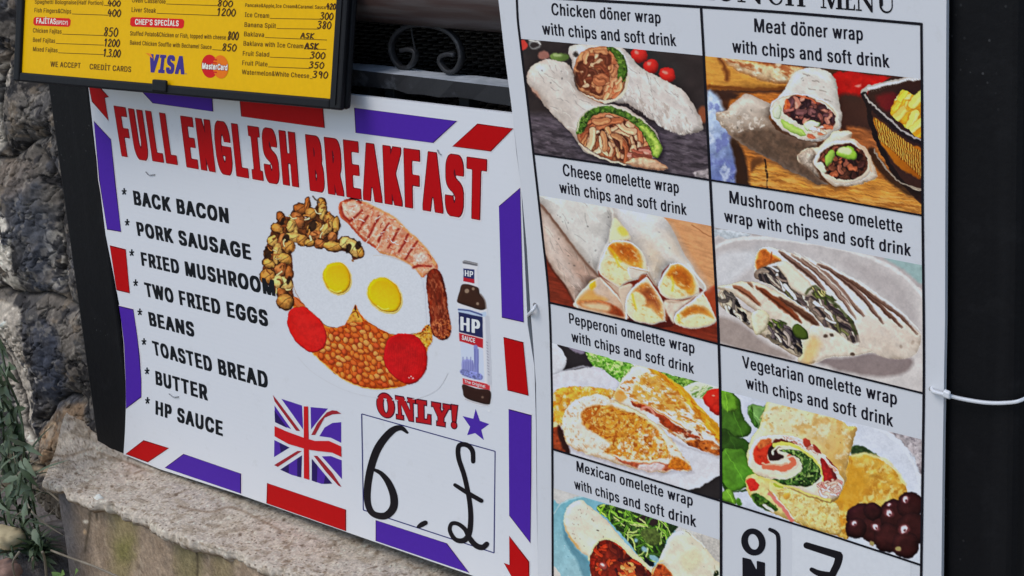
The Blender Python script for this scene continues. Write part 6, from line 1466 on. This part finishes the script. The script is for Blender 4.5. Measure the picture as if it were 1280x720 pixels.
# ------------------------------------------------------------------ white cable tie round the right post
TIE = newmat('white nylon', (.72, .73, .74), .35, .5)
tie = thing('cable_tie', 'thin white cable tie from the menu board edge round the black right post', 'cable tie', tuple(lvl((1182, 493), -.016)))
tp = [lvl(q, yy) for q, yy in [((1163.5, 485), -.0126), ((1166.5, 489), -.0155), ((1173, 491), -.0165), ((1183, 493.5), -.017), ((1200, 498), -.0135), ((1230, 503), -.011), ((1256, 503.5), -.010), ((1277, 500), -.010)]]
tp += [np.array([xb + .004, .01, tp[-1][2] + .002]), np.array([xb + .003, .05, tp[-1][2] + .003]), np.array([xb - .02, .06, tp[-1][2] + .002]), np.array([xa, .06, tp[-1][2]])]
B = MB(); B.tube(spline(tp, False, 5), 1.0, 10, flat=(.0011, .0013, (0, 1, 0))); B.build('strap', TIE, tie, True)
h_ = lvl((1183.5, 493), -.018)
B = MB(); B.hexa([h_ + np.array([-.0024, -.001, -.0020]), h_ + np.array([.0024, -.001, -.0026]), h_ + np.array([.0024, -.001, .0016]), h_ + np.array([-.0024, -.001, .0022])],
                 [h_ + np.array([-.0024, .0015, -.0028]), h_ + np.array([.0024, .0015, -.0036]), h_ + np.array([.0024, .0015, .0024]), h_ + np.array([-.0024, .0015, .0032])])
bevel(B.build('head', TIE, tie), .0009, 3)
for q, r_ in (((1163.5, 486), 2.4), ((668.5, 381), 2.2)):
    B = MB(); B.add(PL.at([(q[0] + r_ * math.cos(t), q[1] + r_ * 1.2 * math.sin(t)) for t in a], L1), [tuple(range(32))]); B.build('hole', inkmat((120, 122, 128)), lunch)
# small tie holding the left edge of the menu board
t2 = thing('cable_tie', 'short white cable tie on the left edge of the tall menu board', 'cable tie', tuple(lvl((664, 390), -.013)))
B = MB(); B.tube(spline([lvl((669, 381), -.0135), lvl((667.5, 386), -.0165), lvl((664, 390), -.0165), lvl((661, 393), -.010), lvl((659, 396), .006)], False, 5), 1.0, 8, flat=(.0012, .0014, (0, 1, 0))); B.build('strap', TIE, t2, True)

# ================================================================== low plastered wall under the fence
wall = thing('plastered_wall', 'low tan rendered wall with a pale broken plaster ledge under the boards', 'wall', (.2, 0, 0))
ztop, yface = .5410, -.0765
STN = newmat('render', (.3, .3, .3), .85, .15)
va = N(STN, 'ShaderNodeVertexColor', layer_name='print'); nz = noise(STN, 420, 4, .65); nz2 = noise(STN, 90, 5, .65)
g1 = N(STN, 'ShaderNodeMix', data_type='RGBA', blend_type='MULTIPLY'); g1.inputs[0].default_value = 1.0
LK(STN, va.outputs[0], g1.inputs[6]); LK(STN, ramp(STN, nz, [(.25, (.78, .77, .76)), (.75, (1.12, 1.12, 1.12))]), g1.inputs[7])
LK(STN, g1.outputs[2], BS(STN).inputs['Base Color'])
bump(STN, nz, .7, .0016)
YE = np.array([[-.80, -.086], [-.645, -.088], [-.60, -.092], [-.562, -.092], [-.54, -.083], [-.524, -.080], [-.49, -.082], [-.452, -.0845], [-.42, -.088], [-.388, -.0845], [-.34, -.078], [-.29, -.074], [-.237, -.066], [-.15, -.070], [0, -.078], [1.4, -.078]])
xs = np.concatenate([np.arange(-.655, .10, .0015), np.arange(.10, 1.3, .01)])
ye = np.interp(xs, YE[:, 0], YE[:, 1]); ye_s = np.convolve(np.pad(ye, 40, mode='edge'), np.ones(81) / 81, 'valid')
ye = ye - .013 * (fbm(xs / .020, xs * 0 + 2, 5, 6) - .5) - .004 * (vnoise(xs / .0035, xs * 0 + 7, 8) - .5)
nt_, nf_ = 150, 10
rows = []
for k in range(nt_):                                       # the flat top, back to broken front edge
    t = k / (nt_ - 1); s_ = 1 - (1 - t) ** 2.2
    e_ = ye_s + (ye - ye_s) * np.clip((t - .7) / .3, 0, 1)
    y = .26 + (e_ - .26) * s_
    rows.append(np.stack([xs, y, ztop - .004 * np.clip((t - .82) / .18, 0, 1) ** 2 + 0 * xs], 1))
th_ = .0085 + .007 * (fbm(xs / .02, xs * 0 + 9, 15, 4) - .4)
for k in range(1, nf_ + 1):                                # the thickness of the skin of plaster
    t = k / nf_
    rows.append(np.stack([xs, ye + .0015 * math.sin(t * math.pi) * -1 + .004 * t * t, ztop - .004 - th_ * t], 1))
rows.append(np.stack([xs, np.full(len(xs), yface + .004), ztop - .004 - th_ * .98], 1))
G = np.array(rows)
shp = G.shape[:2]; G0 = G.copy()
lx, lz, ly = G[..., 0], G[..., 2], G[..., 1]
bm = (fbm(lx / .05, (ly - lz) / .05, 4, 5) - .5) + .5 * (fbm(lx / .006, (ly - lz) / .006, 14, 4) - .5)
G[..., 2] += np.where(np.arange(shp[0])[:, None] < nt_, .0050 * bm * np.clip((.26 - ly) / .2, 0, 1), .003 * bm)
wl = np.clip((-.57 - G[..., 0]) / .085, 0, 1); G[..., 0] -= .100 * np.clip((G[..., 1] + .088) / .088, 0, 1.2) * wl
up_ = np.interp(G[..., 0], [-.78, -.74, -.70, -.67, -.60], [.016, .014, .007, .002, 0])       # heap of mortar at the pillar
G[..., 2] += up_ * np.clip((G[..., 1] + .05) / .04, 0, 1)
Vg = G.reshape(-1, 3)
arc = np.concatenate([np.zeros((1, shp[1])), np.cumsum(np.linalg.norm(np.diff(G0, axis=0), axis=2), 0)]).ravel()
pp = Paint(project(Vg), base=(198, 191, 182))
i_all = np.arange(len(Vg))
for c_, sc_, th, al in [((204, 196, 184), 16, .52, .8), ((158, 147, 132), 11, .58, .65), ((214, 208, 198), 5, .62, .6), ((128, 112, 94), 7, .66, .6)]:
    f = fbm(Vg[:, 0] * 1000 / sc_ + sc_, arc * 1000 / sc_, int(sc_), 5)
    pp._mix(i_all, np.clip((f - th) / .1, 0, 1) * al, c_)
edge_row = np.repeat(np.arange(shp[0]), shp[1])
f = fbm(Vg[:, 0] * 120, Vg[:, 2] * 200, 12, 4)
pp._mix(i_all, np.clip((edge_row - (nt_ + 2)) / 5, 0, 1) * np.clip((f - .35) * 4, 0, 1) * .7, (122, 98, 74))
for s_ in ([(62, 566), (80, 571), (98, 566), (118, 560)], [(222, 633), (262, 640), (290, 634), (330, 652), (352, 664)], [(122, 566), (150, 575), (190, 590)]):
    pp.stroke(s_, 2.0, (128, 108, 88), alpha=.7)
f = fbm(Vg[:, 0] * 1000 / 1.7, arc * 1000 / 1.7, 44, 3); pp.C *= (1 + .45 * (f - .5))[:, None]
d1_, d2_, ci_ = voronoi(Vg[:, 0] * 1000 / 7, arc * 1000 / 7, 46); pp._mix(i_all, np.clip((.17 - d1_) / .05, 0, 1) * (ci_ > .55) * .85, (104, 90, 78))
crk = np.abs(fbm(Vg[:, 0] * 1000 / 45, arc * 1000 / 20, 48, 4) - .5); pp._mix(i_all, np.clip(1 - crk / .009, 0, 1) * (fbm(Vg[:, 0] * 25, arc * 25, 49, 2) > .52) * .8, (120, 104, 88))
for q in ((108, 610), (95, 592), (355, 650), (378, 682), (412, 697), (300, 668), (220, 618), (140, 608)): pp.oval(q[0], q[1], 2.2, 1.6, (112, 98, 84), soft=2)
mesh('plaster_ledge', Vg, gridfaces(shp[1], shp[0]), STN, wall, True, cols=pp.inks() * .86)
# rendered face
xs2 = np.concatenate([np.arange(-.657, -.20, .0014), np.arange(-.20, 1.3, .01)]); zs2 = np.concatenate([np.arange(ztop - .006, .40, -.0014), np.arange(.40, .38, -.003), np.arange(.38, -.02, -.03)])
GX, GZ = np.meshgrid(xs2, zs2)
Vf = np.stack([GX.ravel(), np.full(GX.size, yface + .003), GZ.ravel()], 1)
Vf[:, 1] -= .004 * (fbm(Vf[:, 0] / .03, Vf[:, 2] / .05, 21, 5) - .5)
pq = project(Vf)
pp = Paint(pq, base=(156, 140, 124)); i_all = np.arange(len(Vf))
for c_, sx, sz, th, al, sd_ in [((166, 150, 134), .03, .05, .50, .6, 31), ((132, 117, 101), .014, .035, .56, .6, 33), ((180, 168, 152), .006, .010, .64, .5, 35), ((116, 106, 95), .04, .03, .62, .5, 37)]:
    f = fbm(Vf[:, 0] / sx, Vf[:, 2] / sz, sd_, 5)
    pp._mix(i_all, np.clip((f - th) / .12, 0, 1) * al, c_)
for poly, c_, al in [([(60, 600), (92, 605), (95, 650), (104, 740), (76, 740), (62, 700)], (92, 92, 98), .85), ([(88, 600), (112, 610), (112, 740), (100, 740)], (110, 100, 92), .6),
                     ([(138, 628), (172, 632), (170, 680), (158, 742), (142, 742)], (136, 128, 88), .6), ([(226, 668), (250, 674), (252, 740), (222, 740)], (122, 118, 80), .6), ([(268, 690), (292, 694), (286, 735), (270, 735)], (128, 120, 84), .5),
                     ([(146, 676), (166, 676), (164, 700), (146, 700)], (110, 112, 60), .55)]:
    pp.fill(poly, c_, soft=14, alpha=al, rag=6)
for s_ in ([(243, 680), (247, 700), (246, 742)], [(113, 640), (110, 665), (106, 690)], [(120, 628), (121, 650)]): pp.stroke(s_, 2.2, (70, 62, 50), alpha=.8)
pp.oval(107, 652, 3.5, 2.0, (206, 200, 190), soft=2); pp.oval(106, 665, 1.8, 3, (196, 170, 140), soft=2)
f = fbm(Vf[:, 0] / .0024, Vf[:, 2] / .003, 41, 4); pp.C *= (1 + .42 * (f - .5))[:, None]
crk = np.abs(fbm(Vf[:, 0] / .05, Vf[:, 2] / .09, 43, 5) - .5); pp._mix(i_all, np.clip(1 - crk / .004, 0, 1) * (fbm(Vf[:, 0] / .06, Vf[:, 2] / .06, 45, 2) > .5) * .7, (84, 74, 62))
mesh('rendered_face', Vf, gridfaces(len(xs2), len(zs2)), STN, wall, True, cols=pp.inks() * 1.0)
B = MB(); B.box((-.655, yface + .006, -.05), (1.29, .26, ztop - .012)); B.build('core', newmat('wall core', tuple(ink((120, 108, 92))), .9, .1), wall)
def pebble(name, c, r, col, seed, parent=None, flat=.7, ang=0.0, mat=None):
    import bmesh
    bm = bmesh.new(); bmesh.ops.create_icosphere(bm, subdivisions=4, radius=1.0)
    V = np.array([v.co[:] for v in bm.verts]); Fc = [tuple(v.index for v in f.verts) for f in bm.faces]; bm.free()
    d = 1 + .9 * (fbm(V[:, 0] * 1.6 + seed, V[:, 1] * 1.6 + V[:, 2] * 1.1, seed, 5) - .5)
    V = np.sign(V) * np.abs(V) ** .72 * d[:, None] * np.array(r)
    cA, sA = math.cos(ang), math.sin(ang)
    V = np.stack([V[:, 0] * cA - V[:, 2] * sA, V[:, 1], V[:, 0] * sA + V[:, 2] * cA], 1) + np.asarray(c)
    m = mat or newmat('stone', tuple(ink(col)), .85, .15)
    if not mat: LK(m, mixc(m, noise(m, 160, 5, .7), tuple(ink(col) * .7), tuple(np.minimum(ink(col) * 1.2, .85))), BS(m).inputs['Base Color'])
    return mesh(name, V, Fc, m, parent, True)
cpt = lvl((124, 627), yface - .006)
pebble('plaster_chip', cpt, (.0055, .004, .007), (224, 220, 212), 3, wall)

# ================================================================== rough stone pillar at the left
sx = np.concatenate([np.arange(-1.5, -.90, .008), np.arange(-.90, -.628, .0012)]); sz = np.concatenate([np.arange(.15, .38, .008), np.arange(.38, 1.13, .0012), np.arange(1.13, 1.6, .008)])
GX, GZ = np.meshgrid(sx, sz)
Vs = np.stack([GX.ravel(), np.full(GX.size, .030), GZ.ravel()], 1)
q = project(Vs)
x, y = q[:, 0], q[:, 1]
wx = x + 10 * (fbm(x / 26, y / 26, 61, 3) - .5); wy = y + 10 * (fbm(x / 26, y / 26, 67, 3) - .5)
inview = (x > -60) & (y > -60) & (y < 800)
# joints between the stones seen in the photo
joints = [[(-80, 62), (-10, 58), (20, 66), (40, 82), (52, 100), (66, 106)], [(40, 82), (44, 40), (66, 20)], [(-60, 200), (8, 197), (30, 189), (52, 176), (70, 168)],
          [(18, 190), (6, 150), (10, 110), (20, 66)], [(-60, 362), (10, 358), (28, 366), (60, 364), (84, 372), (104, 380)], [(56, 184), (76, 210), (84, 262), (88, 330), (94, 372)],
          [(60, 572), (50, 540), (36, 490), (8, 430), (-40, 380)], [(48, 576), (78, 578), (106, 566), (120, 552)], [(-40, 520), (30, 560), (50, 576), (62, 640), (64, 740)],
          [(72, 520), (80, 500), (96, 492), (112, 500)]]
dj = np.full(len(x), 1e9)
for J in joints:
    J = spline(J, False, 4)
    for a_, b_ in zip(J[:-1], J[1:]):
        e = b_ - a_; t = np.clip(((wx - a_[0]) * e[0] + (wy - a_[1]) * e[1]) / (e @ e), 0, 1)
        dj = np.minimum(dj, np.hypot(wx - a_[0] - t * e[0], wy - a_[1] - t * e[1]))
d1, d2, cid = voronoi(wx / 150, wy / 150, 71)
dj = np.where(inview, np.minimum(dj, 90), (d2 - d1) * 60)

body = np.clip(dj / 30, 0, 1) ** .5
rid = 1 - np.abs(fbm(x / 46, y / 60, 81, 5) - .5) * 4
fine = fbm(x / 9, y / 9, 87, 4) - .5
fac = np.floor(fbm(x / 40 + .3, y / 52, 91, 3) * 9) / 9
crk = np.abs(fbm(x / 13 + 5, y / 17, 92, 4) - .5); facet = np.abs(fbm(x / 22 + 3, y / 30, 94, 3) - .5)
relief = .015 * body + .014 * facet * body + .008 * fac * body + .0022 * fine - .0045 * np.clip(1 - crk / .035, 0, 1) + .0016 * (fbm(x / 2.6, y / 2.6, 95, 3) - .5)
close = np.clip((Vs[:, 0] + .705) / .03, 0, 1)
Vs[:, 1] -= relief * (1 - .55 * close)
low = np.clip((.55 - Vs[:, 2]) / .1, 0, 1)
Vs[:, 1] -= .012 * low
pp = Paint(q, base=(78, 77, 78)); ia = np.arange(len(q))
for c_, s1, s2, th, al, sd_ in [((50, 49, 52), 30, 40, .50, .8, 101), ((104, 99, 94), 24, 34, .55, .75, 103), ((62, 66, 78), 40, 50, .56, .6, 105), ((118, 106, 92), 18, 18, .64, .6, 107), ((30, 29, 31), 12, 16, .60, .8, 109)]:
    f = fbm(x / s1 + sd_, y / s2, sd_, 5)
    pp._mix(ia, np.clip((f - th) / .035, 0, 1) * al, c_)
def lime(poly, th=.47, al=.9, sc=9, seed=3, cols=((226, 222, 214), (172, 168, 160)), ang=1.2, ratio=2.0): pp.patches(poly, cols, sc, th, seed, al, ang=ang, ratio=ratio, soft=.05); P2 = None
lime([(-30, 130), (8, 128), (14, 160), (6, 190), (-30, 190)], .40)
lime([(4, 78), (24, 80), (22, 104), (6, 104)], .46, .6)
lime([(8, 258), (28, 270), (34, 320), (38, 356), (24, 362), (12, 330)], .50, .9, 7, 5)
lime([(-30, 250), (4, 256), (10, 350), (-30, 360)], .48, .7)
lime([(70, 290), (86, 292), (92, 345), (78, 350)], .50, .8, 6, 7)
lime([(10, 374), (40, 385), (46, 420), (48, 470), (56, 520), (54, 566), (36, 520), (18, 460), (4, 400)], .34, .95, 9, 9, cols=((222, 217, 208), (166, 160, 152)))
pp.fill([(40, 210), (62, 225), (74, 280), (78, 330), (70, 360), (52, 350), (44, 290), (36, 240)], (72, 78, 92), soft=16, alpha=.6, rag=6, tex=(14, .3))
pp.fill([(8, 200), (40, 196), (58, 215), (40, 240), (20, 235)], (112, 102, 94), soft=12, alpha=.6, rag=6, tex=(8, .3))
pp.fill([(58, 400), (84, 405), (92, 460), (86, 508), (72, 510), (62, 450)], (66, 72, 88), soft=12, alpha=.75, rag=5, tex=(10, .25))
pp.patches([(42, 400), (56, 410), (64, 480), (72, 560), (56, 566), (44, 480)], [(26, 26, 30)], 7, .46, 13, .9)
pp.patches([(46, 460), (64, 470), (74, 560), (58, 560)], [(168, 166, 164)], 4, .60, 17, .8)
pp.fill([(74, 520), (86, 508), (104, 505), (118, 515), (122, 556), (90, 574), (64, 572)], (150, 126, 102), soft=8, alpha=.85, rag=6, tex=(9, .35))
pp.patches([(74, 520), (104, 505), (122, 556), (90, 574), (64, 572)], [(92, 80, 70), (184, 164, 140)], 8, .56, 23, .8)
pp.fill([(46, 568), (70, 574), (96, 574), (84, 586), (60, 584)], (166, 150, 126), soft=6, alpha=.8, rag=3)
for s_ in ([(0, 412), (12, 416), (24, 432), (32, 450)], [(16, 505), (30, 520), (44, 530)]): pp.stroke(s_, 2.2, (40, 40, 38), alpha=.8)
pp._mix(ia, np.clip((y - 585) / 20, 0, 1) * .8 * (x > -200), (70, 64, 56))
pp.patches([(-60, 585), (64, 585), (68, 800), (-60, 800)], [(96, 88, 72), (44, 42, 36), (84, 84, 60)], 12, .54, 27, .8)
pp._mix(ia, np.clip(1 - crk / .018, 0, 1) * .7, (34, 33, 34))
fw_ = fbm(x / 3.4, y / 4.5, 131, 4); pp.C *= (1 + .5 * (fw_ - .5))[:, None]
pp._mix(ia, np.clip((fbm(x / 5, y / 7, 133, 5) - .62) / .05, 0, 1) * .5, (150, 146, 140))
pp._mix(ia, np.clip(1 - dj / 3.2, 0, 1) * .8 * (fbm(x / 15, y / 15, 99, 3) > .42), (26, 24, 23))
mst = newmat('limestone', (.2, .2, .2), .8, .2)
va = N(mst, 'ShaderNodeVertexColor', layer_name='print'); g1 = N(mst, 'ShaderNodeMix', data_type='RGBA', blend_type='MULTIPLY'); g1.inputs[0].default_value = 1.0
n1 = noise(mst, 230, 5, .7)
LK(mst, va.outputs[0], g1.inputs[6]); LK(mst, ramp(mst, n1, [(.25, (.66, .66, .66)), (.78, (1.25, 1.25, 1.25))]), g1.inputs[7]); LK(mst, g1.outputs[2], BS(mst).inputs['Base Color'])
bump(mst, n1, .5, .0018)
# close the pillar: front sheet, then sides and back as one solid
nu_, nv_ = len(sx), len(sz)
Fc = [tuple(f) for f in gridfaces(nu_, nv_)[:, ::-1]]
rim_ = list(range(nu_)) + [r_ * nu_ + nu_ - 1 for r_ in range(1, nv_)] + [(nv_ - 1) * nu_ + c_ for c_ in range(nu_ - 2, -1, -1)] + [r_ * nu_ for r_ in range(nv_ - 2, 0, -1)]
b0 = len(Vs); back_ = Vs[rim_].copy(); back_[:, 1] = .34
Fc += [(rim_[i], rim_[(i + 1) % len(rim_)], b0 + (i + 1) % len(rim_), b0 + i) for i in range(len(rim_))] + [tuple(range(b0, b0 + len(rim_)))]
cols_ = np.concatenate([pp.inks(), np.full((len(rim_), 3), .09)])
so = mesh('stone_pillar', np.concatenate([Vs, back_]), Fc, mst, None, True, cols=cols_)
tag(so, 'rough dark grey stone pillar with whitish lime streaks, left of the black post', 'stone pillar')

# ================================================================== ground and plants
def gz(x, y):
    bank = .432 * np.clip((-.40 - x) / .30, 0, 1) ** .8
    return bank * np.clip(1.0 - np.maximum(0, -.20 - y) / .55, 0, 1) ** 1.2 + .012 * (fbm(x / .05, y / .05, 5, 4) - .5)
ux = np.concatenate([-np.geomspace(60, 1.6, 24), np.arange(-1.55, 1.0, .02), np.geomspace(1.05, 60, 24)])
uy = np.concatenate([-np.geomspace(60, 1.4, 24), np.arange(-1.35, .3, .02), np.geomspace(.32, 60, 24)])
GX, GY = np.meshgrid(ux, uy)
GZ = gz(GX, GY) * (np.abs(GX) < 3)
GM = newmat('soil and gravel', (.2, .18, .16), .9, .1)
s1 = noise(GM, 9, 5, .65); s2 = noise(GM, 70, 4, .7)
LK(GM, mixc(GM, ramp(GM, s2, [(.4, (0, 0, 0)), (.65, (1, 1, 1))]), mixc(GM, s1, (.10, .088, .075), (.20, .165, .145)), (.28, .245, .22)), BS(GM).inputs['Base Color'])
bump(GM, s2, .8, .006)
go = mesh('ground', np.stack([GX.ravel(), GY.ravel(), GZ.ravel()], 1), gridfaces(len(ux), len(uy)), GM, None, True)
tag(go, None, None, None, 'structure'); go['label'] = 'stony soil bank and ground'
pst = lvl((7, 672), -.10)
st_ = pebble('stone', pst, (.019, .016, .010), (176, 166, 138), 8); tag(st_, 'pale yellowish stone at the foot of the pillar, under the weeds', 'stone')
pst = lvl((5, 712), -.125)
st_ = pebble('stone', pst, (.017, .015, .010), (142, 118, 110), 12); tag(st_, 'pinkish brown stone at the lower left corner, below the yellowish one', 'stone')
def leafmat(name, a_, b_):
    m = newmat(name, a_, .5, .35)
    f = noise(m, 35, 3, .6); LK(m, mixc(m, ramp(m, f, [(.35, (0, 0, 0)), (.65, (1, 1, 1))]), a_, b_), BS(m).inputs['Base Color'])
    BS(m).inputs['Subsurface Weight'].default_value = 0.0
    return m
LEAF = [leafmat('dark leaf', (.026, .046, .018), (.060, .088, .038)), leafmat('grey green leaf', (.09, .125, .065), (.16, .20, .12)), leafmat('fresh leaf', (.12, .22, .04), (.19, .30, .07)), leafmat('dry stalk', (.20, .16, .11), (.30, .25, .18))]
def leaf(B, c, d, nrm, L_, W_, bend, m, k=6, lobe=0.0):
    d = unit(d); nrm = unit(nrm - d * (nrm @ d)); s_ = np.cross(d, nrm)
    V = []
    for i in range(k + 1):
        t = i / k; wd = W_ * (math.sin(math.pi * min(1, t * .94 + .06)) ** .8) * (1 - .35 * t) * (1 + lobe * math.sin(t * 16))
        p = c + d * L_ * t + nrm * (bend * L_ * t * t * -1)
        V += [p - s_ * wd + nrm * wd * .25, p, p + s_ * wd + nrm * wd * .25]
    B.add(V, [(3 * i + j, 3 * i + 1 + j, 3 * i + 4 + j, 3 * i + 3 + j) for i in range(k) for j in (0, 1)], m)
r = random.Random(11)
vine = thing('creeping_plant', 'dark green creeping plant hanging down the foot of the stone pillar', 'plant', tuple(lvl((20, 700), -.05)))
Bv = MB(); Bs = MB()
for sidx, path in enumerate([[(-12, 380), (0, 430), (10, 480), (16, 540), (30, 600), (44, 660)], [(-20, 430), (0, 500), (6, 560), (18, 620), (30, 670)], [(-14, 470), (14, 520), (34, 580), (40, 620), (50, 672)], [(-26, 520), (-8, 580), (4, 640), (16, 690)], [(-30, 350), (-16, 420), (-6, 500), (-4, 600)], [(-2, 455), (22, 505), (30, 560), (22, 620)]]):
    P = spline(path, False, 8)
    y0 = -.035 - .012 * sidx
    pts3 = np.array([lvl(p, y0 - .010 * math.sin(i * .6) - .03 * i / len(P)) for i, p in enumerate(P)])
    Bs.tube(pts3, .0013, 6)
    for i in range(2, len(pts3)):
        for rep in range(1 if i % 3 else 2):
            d = np.array([r.uniform(-.9, .9), r.uniform(-.7, -.05), r.uniform(-1.0, .35)]); nn = np.array([r.uniform(-.6, .6), -1, r.uniform(-.1, .9)])
            m = 0 if r.random() < .62 else 1
            leaf(Bv, pts3[i] + np.array([r.uniform(-.006, .006), r.uniform(-.01, .004), r.uniform(-.006, .006)]), d, nn, r.uniform(.013, .028), r.uniform(.0030, .0062), r.uniform(0, .6), m, lobe=.15)
Bv.build('foliage', LEAF, vine, True); Bs.build('stem', LEAF[0], vine, True)
weed = thing('weed', 'tuft of narrow green leaves growing where the wall meets the pillar', 'weed', tuple(lvl((50, 688), -.075)))
B = MB()
c0 = lvl((50, 690), -.078) + np.array([0, 0, .004])
for i in range(64):
    an = r.uniform(0, 2 * math.pi); el = r.uniform(.0, 1.2)
    d = np.array([math.cos(an) * math.cos(el), math.sin(an) * math.cos(el) * .8 - .3, math.sin(el)])
    leaf(B, c0 + np.array([r.uniform(-.008, .008), r.uniform(-.008, .004), r.uniform(-.012, .010)]), d, np.array([0, -.5, 1.0]) + np.array([r.uniform(-.3, .3)] * 3), r.uniform(.016, .034), r.uniform(.0018, .0034), r.uniform(.1, .9), r.choice([0, 0, 0, 1]))
B.build('foliage', LEAF, weed, True)
B = MB(); B.tube(spline([c0 + np.array([.002, -.01, -.004]), c0 + np.array([.0045, -.014, -.022]), c0 + np.array([.004, -.02, -.05])], False, 4), .0016, 6); B.build('stem', LEAF[3], weed, True)
grass = thing('grass_tuft', 'thin arching grass blades in front of the foot of the stone pillar', 'grass tuft', tuple(lvl((14, 690), -.07)))
B = MB()
for i in range(80):
    q = (r.uniform(-20, 46), r.uniform(575, 705)); an = r.uniform(-.9, .9)
    leaf(B, lvl(q, r.uniform(-.085, -.045)), np.array([math.sin(an) * .8, r.uniform(-.5, .1), math.cos(an) * r.uniform(-.3, 1.0)]), np.array([r.uniform(-.3, .3), -1, .4]), r.uniform(.022, .048), r.uniform(.0009, .0018), r.uniform(.3, 1.2), r.choice([0, 0, 1, 1, 3]), k=8)
B.build('foliage', LEAF, grass, True)
sprout = thing('seedling', 'small bright green leaves at the bottom edge, right of the weed tuft', 'seedling', tuple(lvl((86, 722), -.09)))
B = MB()
for px, d, L_ in (((76, 718), (.6, -.3, .35), .020), ((94, 718), (.5, -.2, .5), .013), ((84, 724), (.9, -.4, .1), .018), ((80, 726), (-.4, -.4, .5), .016)):
    leaf(B, lvl(px, -.09), np.array(d), np.array([0, -.8, .8]), L_, .0055, .2, 2)
B.build('foliage', LEAF, sprout, True)
for k, (path, rad, y0, lb) in enumerate([([(64, 688), (90, 698), (118, 708), (150, 722)], .0013, -.088, 'dry stalk lying against the wall foot beside the weed'), ([(22, 596), (44, 606), (62, 616), (74, 626)], .0011, -.045, 'thin grey stalk across the pillar base below the ledge end'),
                                     ([(19, 722), (16, 704), (24, 690)], .0012, -.13, 'short pale stalk at the lower left corner beside the stones'), ([(58, 722), (56, 700), (53, 690)], .0015, -.10, 'pale upright stalk at the bottom edge under the weed tuft')]):
    B = MB(); B.tube(np.array([lvl(p, y0 - .002 * i) for i, p in enumerate(spline(path, False, 4))]), rad, 6)
    o = B.build('dry_stalk', LEAF[3], None, True); tag(o, lb, 'stalk', 'dry stalks at the wall foot')
